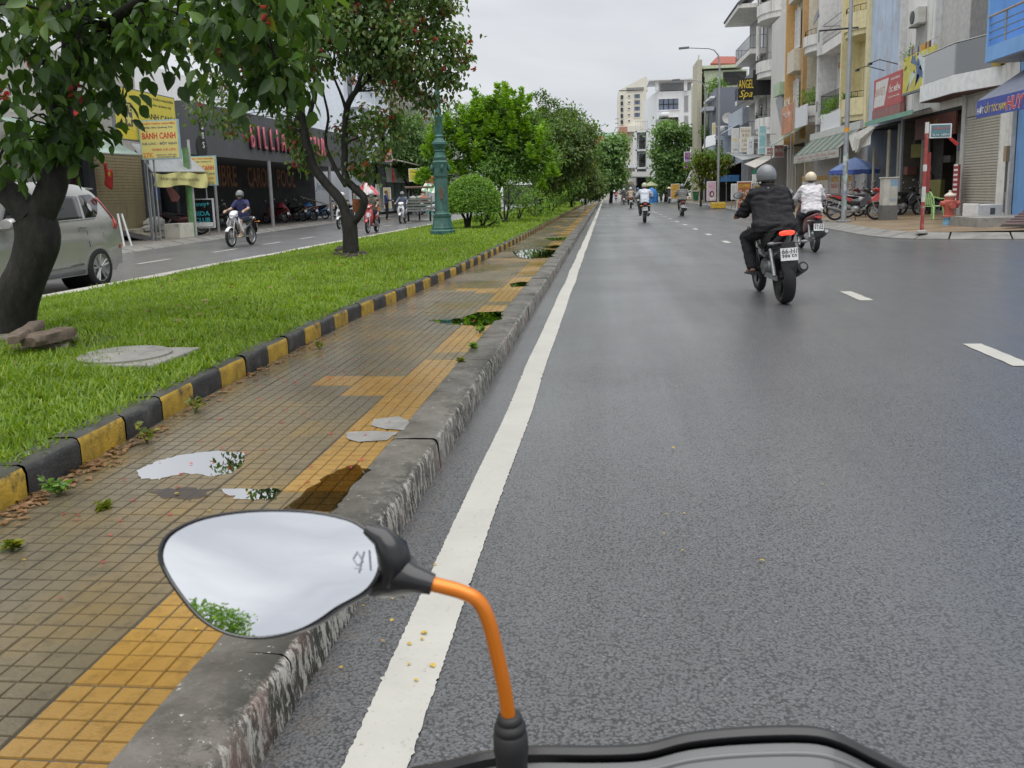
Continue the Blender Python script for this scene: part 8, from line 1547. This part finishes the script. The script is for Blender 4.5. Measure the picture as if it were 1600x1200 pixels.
a=AY(967,141,Y);b=AY(1009,119,Y);c=AY(1012,141,Y); MB().prism([(a.x,a.z),(c.x,c.z),(c.x,b.z-.5),(b.x,b.z)],Y,Y+16,'y').build('pitched_roof',FC,t,world=True); fbox(t,'roof_terrace',979,1006,136,141,Y-.3,.3,mk((.25,.25,.24),.7))
for r in range(5):
    y=149+9.7*r
    for x0,x1 in ((969.5,971.2),(972.2,974)): fwin(t,x0,x1,y,y+6.5,Y,FC,GLASS)
    fwin(t,981.5,984.5,y,y+2.5,Y,FC,GLASS)
    if r<4: fwin(t,991,1000,y-2,y+5,Y,FC,GLASSB,2,1)
fbox(t,'brick_base',968,980,198,230,Y-1.5,1.4,mk((.42,.23,.16),.7)); fbox(t,'base_block',980,1001,196,206,Y-1.4,1.3,FC)
for i in range(4): fbox(t,'side_bracket',961,967,185+7*i,186+7*i,Y,.5,STEEL)
Y=112.; t=empty('town_house',(5,Y,0),'narrow white three storey house with dark balconies at the street end','building'); fbox(t,'wall',993,1012,204,330,Y+1.2,10,FW,0)
for y in (207,236,264): fbox(t,'floor_slab',993,1012,y-3,y,Y,1.2,FW)
for x in (993,1010): fbox(t,'side_column',x,x+2,204,290,Y,1.2,FW)
for y0,y1 in ((211,233),(240,262)): fwin(t,998,1008.5,y0,y1,Y+1.2,FW,GLASS,3,2); a=AY(995.2,y1+1,Y); c=AY(1010,y1-6,Y); rail(t,[(a.x,Y+.05),(c.x,Y+.05)],a.z,c.z-a.z,BLACK,.18)
a=AY(993,204,Y); c=AY(1012,196,Y); rail(t,[(a.x,Y+.05),(c.x,Y+.05)],a.z,1.1,GREYP,.3); MB().slab([AY(985,276,Y-4),AY(1018,276,Y-4),AY(1016,268,Y),AY(988,268,Y)],.12).build('street_canopy',mk((.28,.28,.27),.7),t,world=True); fbox(t,'ground_shop',994,1020,277,300,Y+1,.2,DARKIN,0)
Y=116.; t=empty('town_house',(3,Y,0),'small white house with slanted tin roof and banner left of the narrow house','building'); fbox(t,'wall',971,992,262,330,Y,6,FW,0); MB().slab([AY(967,262,Y-1),AY(993,262,Y-1),AY(993,256,Y+4),AY(975,256,Y+4)],.1).build('tin_roof',TIN,t,world=True); fbox(t,'banner',973,985,264,278,Y-.1,.08,mk((.55,.58,.35),.6,var=.2)); fbox(t,'awning',965,990,284,289,Y-2.5,2.4,mk((.42,.36,.24),.7))
Y=140.; t=empty('town_house',(-3,Y,0),'cream house with red tiled gable and green roof far left of the street','building'); fbox(t,'wall',905,952,218,330,Y,12,mk((.62,.60,.54),.7,streak=.2),0); fbox(t,'green_roof',903,956,207,219,Y+3,8,mk((.35,.55,.45),.6)); a=AY(919,222,Y-.5);b=AY(947,222,Y-.5);c=AY(943,210,Y-.5);d=AY(926,210,Y-.5); MB().slab([a,b,c+Vector((0,3,0)),d+Vector((0,3,0))],.2).build('red_roof',mk((.34,.09,.06),.7),t,world=True); fwin(t,915,930,226,235,Y,FW,GLASSB,4,1)
MB().tube([AY(920,207,Y+4),AY(920,186,Y+4)],.06,6).build('antenna',STEEL,t,world=True)
Y=150.; t=empty('town_house',(-10,Y,0),'grey block showing above the median trees','building'); fbox(t,'wall',838,868,172,330,Y,10,W_GREY,0); fbox(t,'roof_tank',842,860,168,172.5,Y+1,3,GREYP)
# pale green building and slate block on the right
Y=97.; t=empty('tall_building',(13,Y,0),'tall pale green building with red roof behind the slate block','building'); fbox(t,'wall',1098,1168,108,330,Y,14,W_GRN,0); fbox(t,'corner_pilaster',1088,1097,93,330,Y-.6,5,mat('far_cream_pilaster',(.50,.47,.36),.7,streak=.4),0); fbox(t,'roof_beam',1093,1162,100,107.5,Y-.4,3,W_GRN); a=AY(1110,99,Y+1);b=AY(1160,99,Y+1);c=AY(1148,88,Y+4);d=AY(1121,88,Y+4); MB().slab([a,b,c,d],.2).build('red_roof',mk((.28,.075,.05),.7),t,world=True)
fbox(t,'finial',1091,1093,86,93,Y,.3,W_GRN); fbox(t,'dark_opening',1130,1166,111,133,Y-.1,.1,DARKIN)
for y0 in (120,165,195): fbox(t,'pilaster_slot',1099,1101,y0,y0+38,Y-.08,.08,DARKIN)
for x,y,r_ in ((1118,140,1.0),(1112,142,.8),(1122,132,.7),(1110,205,1.),(1116,190,.9)):
    P_,O_=cluster_pts([(tuple(AY(x,y,Y-1)),r_,.8,r_*.9)],(5,14,.25)); n=len(P_); link('roof_plants',leaf_mesh('f',P_,unit(n),unit(n),rng.uniform(.2,.35,n),rng.uniform(.1,.15,n),LF_BUSH),t,True)['kind']='stuff'
Y=90.; t=empty('tall_building',(13,Y,0),'slate grey windowless block beside the gold spa sign','building'); fbox(t,'wall',1117,1166,135,330,Y,7,mat('slate_cladding',(.16,.175,.21),.6,var=.05,vs=.4),0); fbox(t,'side_ledge',1110,1117,150,153,Y,6,FW); fbox(t,'awning',1099,1116,166,173,Y,3,mk((.35,.37,.4),.6))
MB().lathe([(0,0),(.55,.12),(.55,.16),(0,.05)],16,Matrix.Translation(AY(1137,185,Y-.5))@Matrix.Rotation(R(80),4,'X')).build('satellite_dish',mk((.4,.38,.36),.6),t,True,world=True)
Y=82.; t=empty('shop_building',(12,Y,0),'pale blue low building with ventilation blocks and arched canopy','building'); fbox(t,'wall',1116,1160,211,330,Y,6,MB_LOW,0)
for i in range(3):
    for j in range(5): fbox(t,'vent_block',1119+4*i,1121+4*i,219+4*j,221+4*j,Y-.05,.05,DARKIN)
m=MB(); a=AY(1134,205,Y-2); c=AY(1165,192,Y-2); m.grid(lambda u,v:(a.x+(c.x-a.x)*u,Y-3+5*v,a.z+(c.z-a.z)*math.sin(u*math.pi/2)),10,3); o=m.build('arched_canopy',mk((.55,.58,.62),.4),t,True,world=True); q=o.modifiers.new('s','SOLIDIFY'); q.thickness=.05
MB().slab([AY(1097,232,Y-2),AY(1118,226,Y-2),AY(1118,210,Y+1),AY(1104,213,Y+1)],.1).build('white_awning',mk((.40,.41,.42),.6),t,world=True); fbox(t,'lower_shop',1098,1165,250,320,Y-.2,.15,DARKIN,0); fbox(t,'blue_tarp',1125,1155,273,284,Y-6,.1,mk((.05,.18,.42),.6)); fbox(t,'white_tank',1126,1133,196,206,Y-3,1.,mk((.6,.62,.64),.4),bevel=.2)
MB().slab([AY(1064,300,76),AY(1066,296,76),AY(1081,268,76),AY(1080,265,76)],.2).build('side_board',WHITEP,t,world=True)
# market umbrella and stalls far ahead
b=Vector((4.4,100,0)); t=empty('market_tent',tuple(b),'small blue tent far ahead at the junction','tent'); a=AY(1011,306,100);c=AY(1025,291,100); MB().lathe([(.75,0),(.75,1.0),(.5,1.4),(.0,1.7)],8,Matrix.Translation(((a.x+c.x)/2,100,.0))).build('cover',mk((.04,.20,.52),.6),t,True,world=True); MB().lathe([(.9,0),(.0,.5)],8,Matrix.Translation(((a.x+c.x)/2,101,1.9))).build('top_umbrella',mk((.33,.36,.22),.6),t,True,world=True)
t,a,c=stand_sign(1048,1062,287,311,82.,mk((.62,.36,.06),.5,var=.3,vs=3),'orange menu board far down the right footway')
# wall at the end of the lawn and far trees
t=empty('boundary_wall',(-6,100,0),'low pale green wall at the end of the median','wall'); fbox(t,'wall',906,923,289,303,100.,.3,mk((.45,.52,.48),.7,streak=.3),0)
struct('far_hedge',MB().box(-14,-2,118,121,0,2.6),mk((.05,.055,.05),.9,var=.5,vs=.6))
def far_tree(x,Y,blobs,label,r=.25):
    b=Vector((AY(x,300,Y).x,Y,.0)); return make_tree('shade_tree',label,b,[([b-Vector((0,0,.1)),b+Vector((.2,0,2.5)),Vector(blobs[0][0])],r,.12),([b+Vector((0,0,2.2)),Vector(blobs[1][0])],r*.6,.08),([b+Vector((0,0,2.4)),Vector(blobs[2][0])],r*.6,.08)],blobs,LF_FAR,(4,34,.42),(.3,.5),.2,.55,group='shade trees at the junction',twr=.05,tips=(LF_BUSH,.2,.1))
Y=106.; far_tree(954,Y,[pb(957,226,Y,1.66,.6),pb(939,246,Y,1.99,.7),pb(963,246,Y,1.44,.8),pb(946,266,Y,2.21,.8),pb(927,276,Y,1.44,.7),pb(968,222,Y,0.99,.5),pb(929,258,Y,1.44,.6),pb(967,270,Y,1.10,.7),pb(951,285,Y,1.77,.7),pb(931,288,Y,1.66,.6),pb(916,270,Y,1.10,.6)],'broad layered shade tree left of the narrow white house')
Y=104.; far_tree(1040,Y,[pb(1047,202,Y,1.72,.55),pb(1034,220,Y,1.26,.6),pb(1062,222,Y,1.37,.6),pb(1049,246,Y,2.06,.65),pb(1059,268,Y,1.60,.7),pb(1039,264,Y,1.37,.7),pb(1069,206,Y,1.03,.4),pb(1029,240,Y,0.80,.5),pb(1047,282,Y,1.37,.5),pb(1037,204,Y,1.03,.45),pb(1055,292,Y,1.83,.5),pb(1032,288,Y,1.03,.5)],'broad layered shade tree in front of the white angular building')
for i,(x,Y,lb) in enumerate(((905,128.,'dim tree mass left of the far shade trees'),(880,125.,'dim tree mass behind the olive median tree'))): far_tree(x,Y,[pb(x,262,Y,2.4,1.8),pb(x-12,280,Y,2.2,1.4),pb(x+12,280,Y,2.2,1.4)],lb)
# ---------------- the photographer's own motorbike: mirror, stem and instrument hood in the foreground ----------------
YM=.56
own=empty('motorbike',(-.02,.1,0),'foreground motorbike with teardrop mirror on an orange stem','motorbike')
def pm(x,y,d=0.): return AY(x,y,YM+d)
outl=[(248,868),(256,842),(278,824),(315,809),(370,799),(430,796),(490,799),(545,810),(572,824),(592,843),(599,868),(596,892),(586,912),(572,926),(552,938),(528,951),(498,972),(465,988),(425,997),(385,998),(345,988),(308,964),(276,925),(256,893)]
def smoothloop(p,n=3):
    out=[]; k=len(p)
    for i in range(k):
        p0,p1,p2,p3=[np.array(p[(i+q)%k],float) for q in (-1,0,1,2)]
        for j in range(n): t=j/n; out.append(tuple(.5*((2*p1)+(p2-p0)*t+(2*p0-5*p1+4*p2-p3)*t*t+(3*p1-p0-3*p2+p3)*t**3)))
    return out
ol=smoothloop(outl); cx_,cy_=440.,893.
# mirror plane: tilted so that it shows the sky behind the rider
c0=pm(cx_,cy_); toc=(Vector((0,0,CH))-c0).normalized(); want=Vector((-.3,-.80,.50)).normalized(); nm=(toc+want).normalized()
def onp(x,y,off=0.):
    r=Vector(ray(x,y)); o=Vector((0,0,CH)); t=((c0-o).dot(nm))/r.dot(nm); return o+r*t+nm*off
def ringpx(s,off): return [onp(cx_+(x-cx_)*s,cy_+(y-cy_)*s,off) for x,y in ol]
n=len(ol); rings=[ringpx(.955,.0),ringpx(.975,.003),ringpx(1.0,.002),ringpx(1.01,-.006),ringpx(.98,-.022),ringpx(.85,-.036),ringpx(.5,-.045),ringpx(.05,-.047)]
m=MB(); v=[p for r_ in rings for p in r_]; f=[(i*n+j,i*n+(j+1)%n,(i+1)*n+(j+1)%n,(i+1)*n+j) for i in range(len(rings)-1) for j in range(n)]; f.append(tuple((len(rings)-1)*n+j for j in range(n))); m.add(v,f)
MIRB=mat('mirror_housing_black',(.012,.012,.014),.3,coat=.3); mh_=m.build('mirror_housing',MIRB,own,True,world=True)
MIR=mat('mirror_glass',(.92,.93,.95),.015,1.,var=.01,rvar=.3); gl=ringpx(.957,.0012); cg=onp(cx_,cy_,.0012+.0011); m=MB()
# slightly convex glass
v=[];K=7
for k in range(K):
    s=.957*(k/(K-1)) if k else 0.
    for j in range(n): x,y=ol[j]; v.append(onp(cx_+(x-cx_)*s,cy_+(y-cy_)*s,.0012+.0016*(1-(k/(K-1))**2)))
m.add(v,[(k*n+j,k*n+(j+1)%n,(k+1)*n+(j+1)%n,(k+1)*n+j) for k in range(K-1) for j in range(n)]); mg=m.build('mirror_glass',MIR,mh_,True,world=True)
# etched maker's mark on the glass
ET=mk((.30,.32,.36),.5)
for k,pts in enumerate(([(560,862),(553,874),(560,884),(568,878),(562,866)],[(570,862),(566,878),(562,896)],[(578,860),(580,892)],[(556,888),(566,890)])): MB().tube([onp(x,y,.0035) for x,y in pts],.00045,5).build('etched_mark',ET,mg,world=True)
# neck, cuff, stem
nk=[pm(560,880,.035),pm(600,888,.025),pm(628,898,.012),pm(650,905,.0),pm(676,913,0)]
m=MB(); m.tube([nk[0],nk[1],nk[2],nk[3],nk[4]],[.02,.022,.016,.0095,.0075],14); m.build('mirror_neck',MIRB,own,True,world=True)
m=MB().tube([pm(572,826,.012),pm(596,838,.01),pm(612,858,.008),pm(618,882,.008),pm(610,906,.008),pm(590,922,.01)],[.004,.008,.012,.013,.010,.002],12); m.build('mirror_shroud',MIRB,own,True,world=True)
def curve(pts,k=5):
    out=[]
    for i in range(len(pts)-1):
        p0,p1,p2,p3=pts[max(i-1,0)],pts[i],pts[i+1],pts[min(i+2,len(pts)-1)]
        for j in range(k): t=j/k; out.append(.5*((2*p1)+(p2-p0)*t+(2*p0-5*p1+4*p2-p3)*t*t+(3*p1-p0-3*p2+p3)*t**3))
    return out+[pts[-1]]
ORG=mat('orange_anodised',(.72,.20,.012),.3,.35,var=.03,coat=.3); st=curve([pm(668,911),pm(690,916),pm(722,925),pm(748,940),pm(764,972),pm(776,1020),pm(788,1075),pm(796,1130)]); MB().tube(st,.0053,16).build('mirror_stem',ORG,own,True,world=True)
e=pm(796,1118); d=pm(800,1200)-e; d.normalize(); M_=Matrix.Translation(e)@d.to_track_quat('Z','Y').to_matrix().to_4x4()
MB().lathe([(.007,-.001),(.0085,.0),(.0095,.003),(.0088,.005),(.0112,.007),(.0118,.010),(.0108,.0125),(.0125,.0145),(.0128,.026),(.0115,.034),(.0115,.06)],20,M_).build('stem_boot',mat('boot_rubber',(.02,.02,.021),.6),own,True,world=True)
# instrument hood
HOOD=mat('hood_black',(.02,.02,.022),.38,coat=.15); DIAL=mat('dial_grey',(.085,.088,.093),.35,coat=.4)
top=curve([pm(640,1206,.03),pm(690,1197,.03),pm(760,1180,.03),pm(830,1172,.03),pm(940,1172,.03),pm(1010,1168,.03),pm(1075,1152,.03),pm(1160,1143,.03),pm(1260,1141,.03),pm(1310,1152,.03),pm(1360,1176,.03),pm(1420,1206,.03)],4)
def hood(off0,off1,dz0,dz1): return [p+Vector((0,off0,dz0)) for p in top],[p+Vector((0,off1,dz1)) for p in top]
m=MB(); prof=[(-.003,-.006),(-.004,-.001),(.0,.002),(.006,.0),(.014,-.012),(.03,-.05),(.03,-.12)]; k=len(top); v=[p+Vector((0,a,b)) for a,b in prof for p in top]; m.add(v,[(i*k+j,i*k+j+1,(i+1)*k+j+1,(i+1)*k+j) for i in range(len(prof)-1) for j in range(k-1)]); o=m.build('instrument_hood',HOOD,own,True,world=True); q=o.modifiers.new('s','SOLIDIFY'); q.thickness=.002; q.offset=-1
m=MB(); v=[p+Vector((0,a,b)) for a,b in ((-.004,-.008),(-.012,-.013),(-.05,-.028),(-.11,-.05)) for p in top]; m.add(v,[(i*k+j,i*k+j+1,(i+1)*k+j+1,(i+1)*k+j) for i in range(3) for j in range(k-1)]); m.build('dial_face',DIAL,own,True,world=True)
m=MB().tube([p+Vector((0,-.010,-.012)) for p in top],.0018,8); m.build('dial_bezel',mk((.16,.16,.165),.3),own,True,world=True)
MB().tube([Vector((-.42,.40,.90)),Vector((-.2,.48,.92)),Vector((.12,.50,.91)),Vector((.4,.48,.92)),Vector((.62,.40,.90))],.012,8).build('handlebar',BLACK,own,True,world=True)
MB().loft([((.1,.54,.80),.17,.05,(0,0,1),2.6),((.1,.62,.78),.14,.06,(0,0,1),2.4),((.1,.72,.72),.08,.05,(0,0,1),2.2)],16).build('front_cowl',HOOD,own,True,world=True)
MB().loft([((.1,.56,.36),.10,.05,(0,1,.3),3),((.1,.62,.55),.16,.05,(0,1,.3),3),((.1,.58,.78),.13,.05,(0,1,.4),2.6)],16).build('front_shield',HOOD,own,True,world=True)
for s in (-1,1): MB().tube([(.1+.07*s,.86,.28),(.1+.065*s,.74,.6)],.02,8).build('fork_leg',STEEL,own,True,world=True)
wl=wheel(own,'front_wheel',(0,0,0),.28,.085,BLACK,5); wl.location=(.12,.76,.28)
w2=wheel(own,'rear_wheel',(0,0,0),.28,.1,BLACK,5); w2.location=(.12,-.52,.28)
MB().loft([((.1,.2,.36),.12,.12,(0,0,1),3),((.1,-.1,.5),.14,.18,(0,0,1),3),((.1,-.5,.62),.12,.12,(0,0,1),2.6),((.1,-.8,.68),.06,.04,(0,0,1),2.2)],16).build('body',HOOD,own,True,world=True)
MB().loft([((.1,.15,.72),.08,.04,(0,0,1),2.6),((.1,-.2,.73),.14,.05,(0,0,1),2.6),((.1,-.6,.76),.09,.04,(0,0,1),2.4)],16).build('seat',BLACK,own,True,world=True)

b=Vector((-5.3,-9.6,.28)); bl=[((-5.3,-9.6,5.0),1.0,1.0,.9),((-6.2,-9.2,4.6),.8,.8,.7),((-4.7,-10.2,4.4),.8,.8,.7),((-5.6,-10.4,5.6),.8,.8,.5)]
make_tree('flowering_tree','median tree behind the camera, seen only in the mirror glass',b,[([b-Vector((0,0,.1)),b+Vector((.1,0,1.6)),Vector(bl[0][0])],.15,.06),([b+Vector((0,0,1.2)),Vector(bl[1][0])],.1,.04)],bl,LF_BUSH,(24,16,.14),(.09,.15),.5,.55,tips=(LF_BRIGHT,.3,0))
bpy.data.scenes.remove(WS)
